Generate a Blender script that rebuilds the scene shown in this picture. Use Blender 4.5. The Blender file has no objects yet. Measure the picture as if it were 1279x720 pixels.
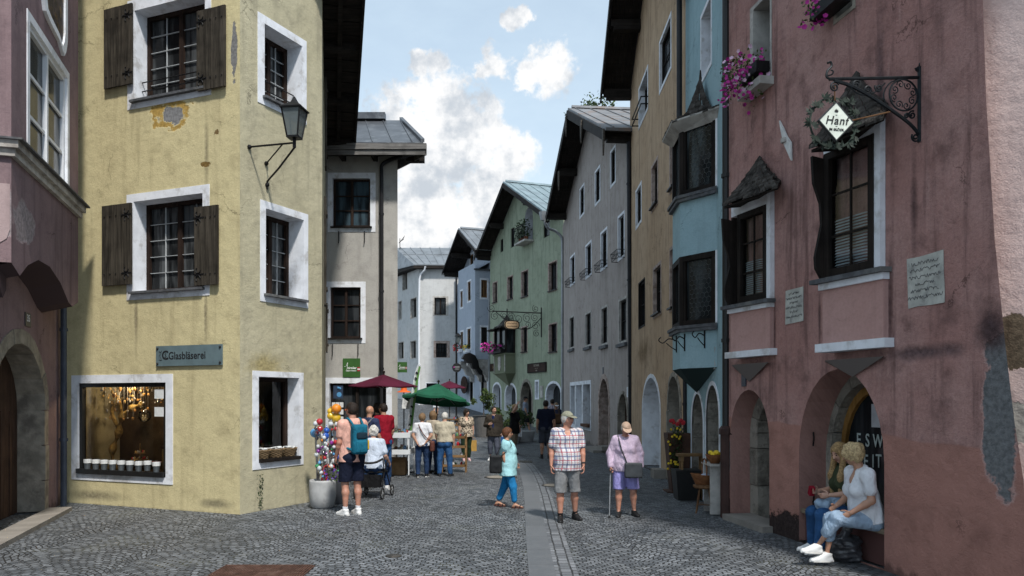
import bpy, math, random
import numpy as np
from mathutils import Vector, Matrix
from mathutils.geometry import delaunay_2d_cdt
random.seed(11)
rng = np.random.default_rng(5)
R = math.radians
SC = bpy.context.scene
COL = SC.collection
FP, HZ, CX, CAMZ = 960.0, 498.0, 640.0, 1.95      # focal length and horizon in photo pixels, camera height
# ------------------------------------------------------------------ camera, sky, sun, exposure
cd = bpy.data.cameras.new('camera')
cam = bpy.data.objects.new('camera', cd)
COL.objects.link(cam)
cam.location = (0, 0, CAMZ)
cam.rotation_euler = (R(90), 0, 0)
cd.sensor_width = 36
cd.lens = FP / 1279 * 36
cd.shift_y = (HZ - 360) / 1279
cd.clip_end = 3000
SC.camera = cam
SC.view_settings.view_transform = 'Standard'
SC.view_settings.look = 'None'
SC.view_settings.gamma = 1
SC.view_settings.use_curve_mapping = False
SC.view_settings.exposure = 0.72
TOSUN = Vector((0.30, -0.72, 1.05)).normalized()
sd = bpy.data.lights.new('sun', 'SUN')
sd.energy = 2.7
sd.angle = R(5)
sd.color = (1.0, 0.96, 0.90)
sun = bpy.data.objects.new('sun', sd)
COL.objects.link(sun)
sun.location = (10, -20, 40)
sun.rotation_euler = TOSUN.to_track_quat('Z', 'Y').to_euler()
def nd(nt, typ, inp=None, **kw):
 n = nt.nodes.new(typ)
 for k, v in kw.items():
  setattr(n, k, v)
 for k, v in (inp or {}).items():
  s = n.inputs[k]
  if isinstance(v, bpy.types.NodeSocket):
   nt.links.new(v, s)
  else:
   if hasattr(s, 'default_value'):
    try:
     s.default_value = v
    except Exception:
     s.default_value = tuple(v) + (1.0,)
 return n
def mth(nt, op, a, b=None, c=None):
 inp = {0: a}
 if b is not None: inp[1] = b
 if c is not None: inp[2] = c
 return nd(nt, 'ShaderNodeMath', inp, operation=op).outputs[0]
def mixc(nt, f, a, b, mode='MIX'):
 n = nt.nodes.new('ShaderNodeMix')
 n.data_type = 'RGBA'
 n.blend_type = mode
 for i, v in ((0, f), (6, a), (7, b)):
  s = n.inputs[i]
  if isinstance(v, bpy.types.NodeSocket):
   nt.links.new(v, s)
  else:
   s.default_value = v if i == 0 else (tuple(v) + (1.0,))[:4]
 return n.outputs[2]
def rampv(nt, v, a, b, lo=0.0, hi=1.0, smooth=True):
 n = nd(nt, 'ShaderNodeMapRange', {0: v, 1: a, 2: b, 3: lo, 4: hi})
 n.interpolation_type = 'SMOOTHSTEP' if smooth else 'LINEAR'
 return n.outputs[0]
def noise(nt, vec, scale, detail=4, rough=0.55):
 return nd(nt, 'ShaderNodeTexNoise', {'Vector': vec, 'Scale': scale, 'Detail': detail, 'Roughness': rough}).outputs[0]
wd = bpy.data.worlds.new('World')
SC.world = wd
wd.use_nodes = True
nt = wd.node_tree
nt.nodes.clear()
sky = nt.nodes.new('ShaderNodeTexSky')
sky.sky_type = 'NISHITA'
sky.sun_disc = False
sky.sun_elevation = math.asin(TOSUN.z)
sky.sun_rotation = math.atan2(TOSUN.x, TOSUN.y)
sky.altitude = 600
tc = nt.nodes.new('ShaderNodeTexCoord')
dirv = nd(nt, 'ShaderNodeVectorMath', {0: tc.outputs['Generated']}, operation='NORMALIZE').outputs[0]
def pdir(px, py):
 return Vector(((px - CX) / FP, 1.0, (HZ - py) / FP)).normalized()
heaps = [(560, 165, 70), (500, 165, 50), (600, 170, 45), (530, 205, 60), (640, 200, 40), (600, 240, 50),
   (540, 260, 60), (620, 270, 45), (520, 310, 50), (575, 300, 55), (690, 88, 30), (660, 84, 28), (612, 80, 20), (600, 92, 16),
   (528, 90, 15), (548, 84, 15), (640, 20, 13), (655, 14, 12), (480, 190, 40), (470, 300, 60)]
warp = nd(nt, 'ShaderNodeTexNoise', {'Vector': dirv, 'Scale': 9.0, 'Detail': 9, 'Roughness': 0.62})
fine = noise(nt, dirv, 34.0, 8, 0.62)
wv = nd(nt, 'ShaderNodeVectorMath', {0: warp.outputs[1], 1: (0.5, 0.5, 0.5)}, operation='SUBTRACT').outputs[0]
wv = nd(nt, 'ShaderNodeVectorMath', {0: wv, 'Scale': 0.075}, operation='SCALE').outputs[0]
dwarp = nd(nt, 'ShaderNodeVectorMath', {0: dirv, 1: wv}, operation='ADD').outputs[0]
acc = None
for (px, py, r) in heaps:
 c = pdir(px, py)
 dist = nd(nt, 'ShaderNodeVectorMath', {0: dwarp, 1: tuple(c)}, operation='DISTANCE').outputs['Value']
 v = mth(nt, 'SUBTRACT', 1.0, mth(nt, 'DIVIDE', dist, r / FP * 0.88))
 acc = v if acc is None else nd(nt, 'ShaderNodeMath', {0: acc, 1: v, 2: 0.35}, operation='SMOOTH_MAX').outputs[0]
acc = mth(nt, 'ADD', acc, mth(nt, 'MULTIPLY', mth(nt, 'SUBTRACT', warp.outputs[0], 0.5), 1.9))
acc = mth(nt, 'ADD', acc, mth(nt, 'MULTIPLY', mth(nt, 'SUBTRACT', fine, 0.5), 1.5))
acc = mth(nt, 'ADD', acc, mth(nt, 'MULTIPLY', mth(nt, 'SUBTRACT', noise(nt, dirv, 95.0, 6, 0.6), 0.5), 0.7))
cmask = rampv(nt, acc, -0.14, 0.32)
far = noise(nt, nd(nt, 'ShaderNodeMapping', {'Vector': dirv, 'Scale': (1.0, 1.0, 2.4)}).outputs[0], 2.2, 8, 0.6)
veil = rampv(nt, far, 0.35, 0.75, 0.60, 0.84)
sep = nd(nt, 'ShaderNodeSeparateXYZ', {0: dirv})
lowveil = rampv(nt, sep.outputs[2], 0.0, 0.45, 0.30, 0.0)
veil = mth(nt, 'ADD', veil, lowveil)
veil = mth(nt, 'MINIMUM', veil, 0.93)
shade = rampv(nt, noise(nt, nd(nt, 'ShaderNodeVectorMath', {0: dirv, 1: (0.02, 0.0, 0.035)}, operation='ADD').outputs[0], 15.0, 7, 0.6), 0.40, 0.60)
ccol = mixc(nt, shade, (0.56, 0.61, 0.67), (0.97, 0.97, 0.97))
bg1 = nd(nt, 'ShaderNodeBackground', {0: sky.outputs[0], 1: 0.10})
bgv = nd(nt, 'ShaderNodeBackground', {0: (0.72, 0.88, 1.0, 1), 1: 0.64})
bg2 = nd(nt, 'ShaderNodeBackground', {0: ccol, 1: 0.66})
m1 = nd(nt, 'ShaderNodeMixShader', {0: veil, 1: bg1.outputs[0], 2: bgv.outputs[0]})
m2 = nd(nt, 'ShaderNodeMixShader', {0: cmask, 1: m1.outputs[0], 2: bg2.outputs[0]})
out = nt.nodes.new('ShaderNodeOutputWorld')
nt.links.new(m2.outputs[0], out.inputs[0])
# ------------------------------------------------------------------ materials
MATS = {}
def newmat(name):
 m = bpy.data.materials.new(name)
 m.use_nodes = True
 t = m.node_tree
 b = t.nodes['Principled BSDF']
 return m, t, b
def M(name, col, rough=0.7, var=0.16, scale=7.0, bump=0.12, bscale=70.0, metal=0.0, spec=0.22, uv=False, dirt=None, dirts=2.5):
 if name in MATS: return MATS[name]
 m, t, b = newmat(name)
 c = t.nodes.new('ShaderNodeTexCoord')
 vec = c.outputs['UV' if uv else 'Object']
 f = noise(t, vec, scale, 6)
 lo = tuple(x * (1 - var) for x in col)
 hi = tuple(min(1, x * (1 + var)) for x in col)
 cc = mixc(t, rampv(t, f, 0.3, 0.7), lo, hi)
 if dirt:
  cc = mixc(t, rampv(t, noise(t, vec, dirts, 7, 0.65), 0.5, 0.68, 0, 0.8), cc, dirt)
 t.links.new(cc, b.inputs['Base Color'])
 b.inputs['Roughness'].default_value = rough
 b.inputs['Metallic'].default_value = metal
 b.inputs['Specular IOR Level'].default_value = spec
 if bump:
  bn = nd(t, 'ShaderNodeBump', {'Height': noise(t, vec, bscale, 4), 'Strength': bump, 'Distance': 0.02})
  t.links.new(bn.outputs[0], b.inputs['Normal'])
 MATS[name] = m
 return m
def blob(t, uv, cu, cz, ru, rz, amt=0.9, sc=5.0, soft=0.12):
 if amt < 0: amt, soft = -amt, 0.95
 s = nd(t, 'ShaderNodeSeparateXYZ', {0: uv})
 du = mth(t, 'DIVIDE', mth(t, 'SUBTRACT', s.outputs[0], cu), ru)
 dz = mth(t, 'DIVIDE', mth(t, 'SUBTRACT', s.outputs[1], cz), rz)
 d = mth(t, 'SQRT', mth(t, 'ADD', mth(t, 'MULTIPLY', du, du), mth(t, 'MULTIPLY', dz, dz)))
 d = mth(t, 'ADD', d, mth(t, 'MULTIPLY', mth(t, 'SUBTRACT', noise(t, uv, sc, 7, 0.65), 0.5), amt * 2))
 return rampv(t, d, 1.0 - soft, 1.0, 1.0, 0.0)
def plaster(name, col, stain=None, light=None, rough=0.92, streak=0.5, mott=0.5, bump=0.35, patches=(), line=None, lumps=0.5, base=0.45, crack=0.6):
 """painted lime plaster; UV is metres on the wall. patches: (u, z, ru, rz, colour, amount, scale)"""
 m, t, b = newmat(name)
 uv = t.nodes.new('ShaderNodeTexCoord').outputs['UV']
 stain = stain or tuple(x * 0.55 for x in col)
 light = light or tuple(min(1, x * 1.2) for x in col)
 c = col
 big = noise(t, uv, 0.55, 5, 0.6)
 c = mixc(t, rampv(t, big, 0.34, 0.66, 0, mott), c, light)
 med = noise(t, uv, 2.3, 7, 0.65)
 c = mixc(t, rampv(t, med, 0.46, 0.74, 0, mott), c, stain)
 st = noise(t, nd(t, 'ShaderNodeMapping', {'Vector': uv, 'Scale': (2.6, 0.22, 1)}).outputs[0], 1.6, 7, 0.62)
 c = mixc(t, rampv(t, st, 0.48, 0.72, 0, streak), c, stain)
 st2 = noise(t, nd(t, 'ShaderNodeMapping', {'Vector': uv, 'Scale': (5.0, 0.5, 1), 'Location': (7, 3, 0)}).outputs[0], 1.5, 6, 0.6)
 c = mixc(t, rampv(t, st2, 0.55, 0.75, 0, streak * 0.6), c, light)
 fine_ = noise(t, uv, 26.0, 5, 0.7)
 c = mixc(t, rampv(t, fine_, 0.35, 0.72, 0, 0.30), c, stain)
 if line:                                    # a repainted lower zone with its own colour: (z at u=0, slope, colour)
  s = nd(t, 'ShaderNodeSeparateXYZ', {0: uv})
  zl = mth(t, 'ADD', mth(t, 'MULTIPLY', s.outputs[0], line[1]), line[0])
  zl = mth(t, 'ADD', zl, mth(t, 'MULTIPLY', noise(t, uv, 2.0, 4), 0.12))
  lc = mixc(t, rampv(t, med, 0.42, 0.75, 0, 0.6), line[2], tuple(x * 0.55 for x in line[2]))
  c = mixc(t, rampv(t, mth(t, 'SUBTRACT', zl, s.outputs[1]), 0.0, 0.03), c, lc)
 sz_ = nd(t, 'ShaderNodeSeparateXYZ', {0: uv}).outputs[1]
 if base:                                    # splashed dirt and damp along the foot of the wall, ragged edge
  dn = mth(t, 'ADD', mth(t, 'MULTIPLY', noise(t, nd(t, 'ShaderNodeMapping', {'Vector': uv, 'Scale': (1.6, 0.8, 1)}).outputs[0], 1.7, 7, 0.7), 2.0 * base), -0.62 * base)
  c = mixc(t, rampv(t, mth(t, 'SUBTRACT', dn, sz_), 0.0, 0.10, 0, 0.62), c, tuple(x * 0.42 for x in stain))
 if crack:
  wv_ = nd(t, 'ShaderNodeTexNoise', {'Vector': uv, 'Scale': 1.4, 'Detail': 6, 'Roughness': 0.7}).outputs[1]
  cv_ = nd(t, 'ShaderNodeVectorMath', {0: uv, 1: nd(t, 'ShaderNodeVectorMath', {0: wv_, 'Scale': 0.9}, operation='SCALE').outputs[0]}, operation='ADD').outputs[0]
  vo = nd(t, 'ShaderNodeTexVoronoi', {'Vector': cv_, 'Scale': 0.55}, feature='DISTANCE_TO_EDGE')
  ck = mth(t, 'MULTIPLY', rampv(t, vo.outputs['Distance'], 0.0025, 0.007, crack, 0.0), rampv(t, noise(t, uv, 0.9, 3), 0.50, 0.60))
  c = mixc(t, ck, c, tuple(x * 0.3 for x in stain))
 h = noise(t, uv, 60.0, 5, 0.6)
 h = mth(t, 'ADD', mth(t, 'MULTIPLY', h, 0.35), mth(t, 'MULTIPLY', noise(t, uv, 3.4, 6, 0.6), 1.4 * lumps))
 for (pu, pz, ru, rz, pc, amt, sc) in patches:
  if pz > 0.5 and amt > 0 and ru * rz > 0.05:          # a pale broken rim round a flaked patch
   c = mixc(t, blob(t, uv, pu, pz, ru * 1.10, rz * 1.07, amt, sc), c, light)
  k = blob(t, uv, pu, pz, ru, rz, amt, sc)
  pcm = mixc(t, rampv(t, noise(t, uv, 18.0, 5), 0.3, 0.7), tuple(x * 0.6 for x in pc), pc)
  c = mixc(t, k, c, pcm)
  h = mth(t, 'SUBTRACT', h, mth(t, 'MULTIPLY', k, 0.5))
 t.links.new(c, b.inputs['Base Color'])
 b.inputs['Roughness'].default_value = rough
 b.inputs['Specular IOR Level'].default_value = 0.05
 bn = nd(t, 'ShaderNodeBump', {'Height': h, 'Strength': bump, 'Distance': 0.05})
 t.links.new(bn.outputs[0], b.inputs['Normal'])
 MATS[name] = m
 return m
def block_stone(name, a, b_):
 m, t, b = newmat(name)
 c = t.nodes.new('ShaderNodeTexCoord').outputs['Object']
 ri = t.nodes.new('ShaderNodeNewGeometry').outputs['Random Per Island']
 cc = mixc(t, ri, a, b_)
 cc = mixc(t, rampv(t, noise(t, c, 3.0, 7, 0.7), 0.45, 0.7, 0, 0.75), cc, tuple(x * 0.32 for x in a))
 cc = mixc(t, rampv(t, noise(t, c, 14.0, 6, 0.7), 0.5, 0.75, 0, 0.5), cc, tuple(min(1, x * 1.3) for x in b_))
 t.links.new(cc, b.inputs['Base Color'])
 b.inputs['Roughness'].default_value = 0.95
 b.inputs['Specular IOR Level'].default_value = 0.08
 h = mth(t, 'ADD', noise(t, c, 7.0, 6, 0.65), mth(t, 'MULTIPLY', noise(t, c, 40.0, 4), 0.3))
 bn = nd(t, 'ShaderNodeBump', {'Height': h, 'Strength': 0.8, 'Distance': 0.05})
 t.links.new(bn.outputs[0], b.inputs['Normal'])
 MATS[name] = m
 return m
def wood(name, a, b_, axis='Z', rough=0.75, plank=0.0, bump=0.25):
 if name in MATS: return MATS[name]
 m, t, b = newmat(name)
 c = t.nodes.new('ShaderNodeTexCoord').outputs['Object']
 sc = {'X': (1.2, 22, 22), 'Y': (22, 1.2, 22), 'Z': (22, 22, 1.2)}[axis]
 f = noise(t, nd(t, 'ShaderNodeMapping', {'Vector': c, 'Scale': sc}).outputs[0], 1.0, 6, 0.65)
 cc = mixc(t, rampv(t, f, 0.3, 0.7), a, b_)
 cc = mixc(t, rampv(t, noise(t, c, 2.4, 5), 0.42, 0.7, 0, 0.6), cc, tuple(x * 0.45 for x in a))
 t.links.new(cc, b.inputs['Base Color'])
 b.inputs['Roughness'].default_value = rough
 b.inputs['Specular IOR Level'].default_value = 0.15
 bn = nd(t, 'ShaderNodeBump', {'Height': f, 'Strength': bump, 'Distance': 0.02})
 t.links.new(bn.outputs[0], b.inputs['Normal'])
 MATS[name] = m
 return m
def glass_dark(name, a=(0.010, 0.012, 0.014), b_=(0.05, 0.055, 0.06), rough=0.09):
 """window pane with a dark room and half-drawn curtains behind it"""
 m, t, b = newmat(name)
 c = t.nodes.new('ShaderNodeTexCoord').outputs['Object']
 f = noise(t, nd(t, 'ShaderNodeMapping', {'Vector': c, 'Scale': (5, 5, 0.7)}).outputs[0], 1.0, 4)
 rd = nd(t, 'ShaderNodeObjectInfo').outputs['Random']
 cc = mixc(t, mth(t, 'MULTIPLY', rampv(t, f, 0.42, 0.62), mth(t, 'MULTIPLY', rd, 1.6)), a, b_)
 t.links.new(cc, b.inputs['Base Color'])
 b.inputs['Roughness'].default_value = rough
 b.inputs['Specular IOR Level'].default_value = 0.13
 bn = nd(t, 'ShaderNodeBump', {'Height': noise(t, c, 3.0, 2), 'Strength': 0.06, 'Distance': 0.05})
 t.links.new(bn.outputs[0], b.inputs['Normal'])
 MATS[name] = m
 return m
def glass_clear(name, tint=(0.9, 0.95, 0.95)):
 m, t, b = newmat(name)
 t.nodes.remove(b)
 tr = nd(t, 'ShaderNodeBsdfTransparent', {0: tint + (1,)})
 gl = nd(t, 'ShaderNodeBsdfGlossy', {'Roughness': 0.03})
 fr = nd(t, 'ShaderNodeFresnel', {'IOR': 1.5})
 mx = nd(t, 'ShaderNodeMixShader', {0: fr.outputs[0], 1: tr.outputs[0], 2: gl.outputs[0]})
 t.links.new(mx.outputs[0], t.nodes['Material Output'].inputs[0])
 MATS[name] = m
 return m
def flat(name, col, rough=0.5, metal=0.0, spec=0.4, emit=None):
 if name in MATS: return MATS[name]
 m, t, b = newmat(name)
 c = t.nodes.new('ShaderNodeTexCoord').outputs['Object']
 f = noise(t, c, 9.0, 4)
 cc = mixc(t, rampv(t, f, 0.3, 0.7), tuple(x * 0.88 for x in col), tuple(min(1, x * 1.1) for x in col))
 t.links.new(cc, b.inputs['Base Color'])
 b.inputs['Roughness'].default_value = rough
 b.inputs['Metallic'].default_value = metal
 b.inputs['Specular IOR Level'].default_value = spec
 if emit:
  b.inputs['Emission Color'].default_value = emit[0] + (1,)
  b.inputs['Emission Strength'].default_value = emit[1]
 MATS[name] = m
 return m
# ------------------------------------------------------------------ objects
ORG = {}
def gz(y):
 if y < 26: return 0.0
 if y < 62: return 0.0015 * (y - 26) ** 2
 return 0.0015 * 36 ** 2 + 0.06 * min(y - 62, 8)
def tag(o, label, cat, group=None, kind=None):
 if label: o['label'] = label
 if cat: o['category'] = cat
 if group: o['group'] = group
 if kind: o['kind'] = kind
 return o
def thing(name, label, cat, loc=(0, 0, 0), rz=0.0, group=None):
 o = bpy.data.objects.new(name, None)
 o.empty_display_size = 0.2
 COL.objects.link(o)
 o.location = loc
 o.rotation_euler = (0, 0, rz)
 tag(o, label, cat, group)
 ORG[o.name] = Vector(loc)
 return o
class MB:
 def __init__(s):
  s.v, s.f, s.uv, s.m = [], [], [], []
 def add(s, vs, fs, uvs=None, mi=0):
  k = len(s.v)
  s.v.extend([tuple(p) for p in vs])
  for i, f in enumerate(fs):
   s.f.append(tuple(a + k for a in f))
   s.uv.append(uvs[i] if uvs else None)
   s.m.append(mi)
  return s
 def box(s, c, h, rot=None, mi=0, taper=1.0):
  """centre, half sizes, optional 3x3 rotation"""
  vs = []
  for z in (-1, 1):
   k = taper if z > 0 else 1.0
   for x, y in ((-1, -1), (1, -1), (1, 1), (-1, 1)):
    p = Vector((x * h[0] * k, y * h[1] * k, z * h[2]))
    if rot is not None: p = rot @ p
    vs.append(p + Vector(c))
  s.add(vs, [(0, 3, 2, 1), (4, 5, 6, 7), (0, 1, 5, 4), (1, 2, 6, 5), (2, 3, 7, 6), (3, 0, 4, 7)], mi=mi)
  return s
 def hexa(s, p, mi=0):
  """8 points: bottom ring 0-3, top ring 4-7"""
  s.add(p, [(0, 3, 2, 1), (4, 5, 6, 7), (0, 1, 5, 4), (1, 2, 6, 5), (2, 3, 7, 6), (3, 0, 4, 7)], mi=mi)
  return s
 def slab(s, pts, th, mi=0):
  """polygon extruded by vector th"""
  n = len(pts)
  th = Vector(th)
  a = [Vector(p) for p in pts]
  b = [p + th for p in a]
  fs = [tuple(reversed(range(n))), tuple(range(n, 2 * n))]
  fs += [(i, (i + 1) % n, n + (i + 1) % n, n + i) for i in range(n)]
  s.add(a + b, fs, mi=mi)
  return s
 def tube(s, path, r, n=8, mi=0, cap=True):
  path = [Vector(p) for p in path]
  rs = r if isinstance(r, (list, tuple)) else [r] * len(path)
  ref = Vector((0.13, 0.27, 0.95))
  vs, prev = [], None
  for i, p in enumerate(path):
   d = (path[min(i + 1, len(path) - 1)] - path[max(i - 1, 0)])
   d = d.normalized() if d.length > 1e-9 else Vector((0, 0, 1))
   if prev is None:
    a = d.cross(ref)
    if a.length < 1e-4: a = d.cross(Vector((1, 0, 0)))
   else:
    a = prev - d * prev.dot(d)
    if a.length < 1e-5: a = d.cross(ref)
   a.normalize()
   b = d.cross(a)
   prev = a
   for k in range(n):
    t = 2 * math.pi * k / n
    vs.append(p + (a * math.cos(t) + b * math.sin(t)) * rs[i])
  fs = []
  for i in range(len(path) - 1):
   for k in range(n):
    fs.append((i * n + k, i * n + (k + 1) % n, (i + 1) * n + (k + 1) % n, (i + 1) * n + k))
  if cap:
   fs.append(tuple(reversed(range(n))))
   fs.append(tuple((len(path) - 1) * n + k for k in range(n)))
  s.add(vs, fs, mi=mi)
  return s
 def lathe(s, prof, n=20, c=(0, 0, 0), mi=0, cap=True):
  """profile [(r, z)] round the z axis through c"""
  c = Vector(c)
  vs = []
  for r, z in prof:
   for k in range(n):
    t = 2 * math.pi * k / n
    vs.append(c + Vector((r * math.cos(t), r * math.sin(t), z)))
  fs = []
  for i in range(len(prof) - 1):
   for k in range(n):
    fs.append((i * n + k, i * n + (k + 1) % n, (i + 1) * n + (k + 1) % n, (i + 1) * n + k))
  if cap:
   fs.append(tuple(reversed(range(n))))
   fs.append(tuple((len(prof) - 1) * n + k for k in range(n)))
  s.add(vs, fs, mi=mi)
  return s
 def ball(s, c, r, n=10, m=6, mi=0, sc=(1, 1, 1)):
  c = Vector(c)
  vs = [c + Vector((0, 0, -r * sc[2]))]
  for i in range(1, m):
   a = -math.pi / 2 + math.pi * i / m
   for k in range(n):
    t = 2 * math.pi * k / n
    vs.append(c + Vector((r * sc[0] * math.cos(a) * math.cos(t), r * sc[1] * math.cos(a) * math.sin(t), r * sc[2] * math.sin(a))))
  vs.append(c + Vector((0, 0, r * sc[2])))
  fs = [(0, 1 + (k + 1) % n, 1 + k) for k in range(n)]
  for i in range(m - 2):
   for k in range(n):
    fs.append((1 + i * n + k, 1 + i * n + (k + 1) % n, 1 + (i + 1) * n + (k + 1) % n, 1 + (i + 1) * n + k))
  L = len(vs) - 1
  fs += [(L, 1 + (m - 2) * n + k, 1 + (m - 2) * n + (k + 1) % n) for k in range(n)]
  s.add(vs, fs, mi=mi)
  return s
 def leaf(s, p, size, mi=0, flatness=0.0):
  d = Vector((random.gauss(0, 1), random.gauss(0, 1), random.gauss(0, 0.8)))
  d.normalize()
  a = d.orthogonal().normalized()
  a = Matrix.Rotation(random.uniform(0, 6.28), 3, d) @ a
  b = d.cross(a)
  p = Vector(p)
  w = size * random.uniform(0.7, 1.3)
  s.add([p - a * w * 0.5, p + b * w * 0.28 + d * w * 0.06, p + a * w * 0.5, p - b * w * 0.28 + d * w * 0.06], [(0, 1, 2, 3)], mi=mi)
 def build(s, name, mat, parent=None, smooth=False, local=False, label=None, loc=None):
  me = bpy.data.meshes.new(name)
  org = Vector((0, 0, 0))
  if parent is not None and not local:
   org = ORG.get(parent.name, org)
  if loc is not None:
   org = Vector(loc)
  vs = [(p[0] - org.x, p[1] - org.y, p[2] - org.z) for p in s.v]
  me.from_pydata(vs, [], s.f)
  if any(u is not None for u in s.uv):
   l = me.uv_layers.new(name='UVMap')
   k = 0
   for i, f in enumerate(s.f):
    u = s.uv[i]
    for j in range(len(f)):
     if u: l.data[k].uv = u[j]
     k += 1
  for mm in (mat if isinstance(mat, (list, tuple)) else [mat]):
   me.materials.append(mm)
  if isinstance(mat, (list, tuple)):
   me.polygons.foreach_set('material_index', s.m)
  if smooth:
   me.polygons.foreach_set('use_smooth', [True] * len(me.polygons))
  me.validate()
  me.update()
  o = bpy.data.objects.new(name, me)
  COL.objects.link(o)
  if parent is not None:
   o.parent = parent
   ORG[o.name] = ORG.get(parent.name, Vector((0, 0, 0))) if not local else Vector((0, 0, 0))
  elif loc is not None:
   o.location = loc
   ORG[o.name] = Vector(loc)
  if label: o['label'] = label
  return o
def text(body, size, mat, parent, mtx, name='lettering', ext=0.002, align='CENTER', shear=0.0, bold=0.0, spacing=1.0, xs=1.0):
 cu = bpy.data.curves.new('lettering', 'FONT')
 cu.body = body
 cu.size = size
 cu.align_x = align
 cu.align_y = 'CENTER'
 cu.extrude = ext
 cu.shear = shear
 cu.offset = bold
 cu.space_character = spacing
 cu.resolution_u = 3
 o = bpy.data.objects.new('tmp_text', cu)
 COL.objects.link(o)
 dg = bpy.context.evaluated_depsgraph_get()
 me = bpy.data.meshes.new_from_object(o.evaluated_get(dg))
 bpy.data.objects.remove(o)
 bpy.data.curves.remove(cu)
 org = ORG.get(parent.name, Vector((0, 0, 0))) if parent else Vector((0, 0, 0))
 me.transform(Matrix.Translation(-org) @ mtx @ Matrix.Diagonal((xs, 1, 1, 1)))
 me.materials.clear()
 me.materials.append(mat)
 q = bpy.data.objects.new(name, me)
 COL.objects.link(q)
 if parent: q.parent = parent
 return q
def copy_tree(o, parent=None):
 c = o.copy()
 COL.objects.link(c)
 c.parent = parent
 for ch in list(o.children):
  copy_tree(ch, c)
 return c
def ray(px, py):
 return Vector(((px - CX) / FP, 1.0, (HZ - py) / FP))
def at(px, y, py=None):
 """point at depth y; on the ground when py is None"""
 if py is None: return Vector(((px - CX) / FP * y, y, gz(y)))
 return Vector(((px - CX) / FP * y, y, CAMZ + (HZ - py) / FP * y))
class Fac:
 """a vertical wall plane; u runs left to right as seen from the street, o is the distance out of the wall"""
 def __init__(s, p0, p1):
  s.p0, s.p1 = Vector(p0), Vector(p1)
  s.L = (s.p1 - s.p0).length
  s.d = (s.p1 - s.p0) / s.L
  s.n = Vector((s.d.y, -s.d.x))
  s.holes = []
 def P(s, u, z, o=0.0):
  q = s.p0 + s.d * u + s.n * o
  return Vector((q.x, q.y, z))
 def hit(s, px, py, o=0.0):
  r = ray(px, py)
  q = s.p0 + s.n * o
  t = q.dot(s.n) / (r.x * s.n.x + r.y * s.n.y)
  p = Vector((r.x * t, r.y * t))
  return (p - s.p0).dot(s.d), CAMZ + r.z * t
 def U(s, px, o=0.0):
  return s.hit(px, HZ, o)[0]
 def Z(s, px, py, o=0.0):
  return s.hit(px, py, o)[1]
 def rect(s, x0, x1, y0, y1, o=0.0):
  xm = (x0 + x1) / 2
  return s.U(x0, o), s.U(x1, o), s.Z(xm, y1, o), s.Z(xm, y0, o)    # u0, u1, z0, z1
 def box(s, mb, u0, u1, z0, z1, o0, o1, mi=0):
  p = [s.P(u0, z0, o1), s.P(u1, z0, o1), s.P(u1, z0, o0), s.P(u0, z0, o0),
    s.P(u0, z1, o1), s.P(u1, z1, o1), s.P(u1, z1, o0), s.P(u0, z1, o0)]
  return mb.hexa(p, mi)
 def mtx(s, u, z, o):
  q = s.P(u, z, o)
  return Matrix(((s.d.x, 0, s.n.x, q.x), (s.d.y, 0, s.n.y, q.y), (0, 1, 0, q.z), (0, 0, 0, 1)))
 def ring(s, mb, outer, inner, o0, o1, mi=0):
  """flat band between two polygons with the same number of points, o0 back to o1 front"""
  n = len(outer)
  for i in range(n):
   j = (i + 1) % n
   a, b, c, d = outer[i], outer[j], inner[j], inner[i]
   p = [s.P(a[0], a[1], o1), s.P(b[0], b[1], o1), s.P(c[0], c[1], o1), s.P(d[0], d[1], o1),
     s.P(a[0], a[1], o0), s.P(b[0], b[1], o0), s.P(c[0], c[1], o0), s.P(d[0], d[1], o0)]
   uvs = [[a, b, c, d], [a, b, b, a], [d, c, c, d]]
   mb.add(p, [(0, 1, 2, 3), (1, 0, 4, 5), (3, 2, 6, 7)], uvs, mi=mi)
 def reveal(s, mb, poly, o0, o1, poly2=None, skip=(), mi=0):
  n = len(poly)
  q = poly2 or poly
  for i in range(n):
   if i in skip: continue
   j = (i + 1) % n
   a, b = poly[i], poly[j]
   c, d = q[j], q[i]
   mb.add([s.P(a[0], a[1], o0), s.P(b[0], b[1], o0), s.P(c[0], c[1], o1), s.P(d[0], d[1], o1)], [(0, 1, 2, 3)],
     [[(a[0] , a[1]), (b[0], b[1]), (c[0] + 0.3, c[1] + 0.3), (d[0] + 0.3, d[1] + 0.3)]], mi=mi)
 def sheet(s, mb, outer, holes, o=0.0, mi=0):
  vs, es = [], []
  def ring(poly):
   k = len(vs)
   vs.extend(Vector(p) for p in poly)
   es.extend((k + i, k + (i + 1) % len(poly)) for i in range(len(poly)))
  ring(outer)
  for h in holes: ring(h)
  rv, re, rf, _, _, _ = delaunay_2d_cdt(vs, es, [], 0, 1e-5)
  def inside(p, poly):
   c = False
   n = len(poly)
   for i in range(n):
    a, b = poly[i], poly[(i + 1) % n]
    if (a[1] > p[1]) != (b[1] > p[1]) and p[0] < (b[0] - a[0]) * (p[1] - a[1]) / (b[1] - a[1]) + a[0]:
     c = not c
   return c
  fs, uvs = [], []
  for f in rf:
   c = (sum(rv[i][0] for i in f) / len(f), sum(rv[i][1] for i in f) / len(f))
   if not inside(c, outer) or any(inside(c, h) for h in holes): continue
   a, b, e = (rv[i] for i in f[:3])
   if (b[0] - a[0]) * (e[1] - a[1]) - (b[1] - a[1]) * (e[0] - a[0]) < 0: f = tuple(reversed(f))
   fs.append(tuple(f))
   uvs.append([(rv[i][0], rv[i][1]) for i in f])
  mb.add([s.P(p[0], p[1], o) for p in rv], fs, uvs, mi=mi)
def rectp(u0, u1, z0, z1):
 return [(u0, z0), (u1, z0), (u1, z1), (u0, z1)]
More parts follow.
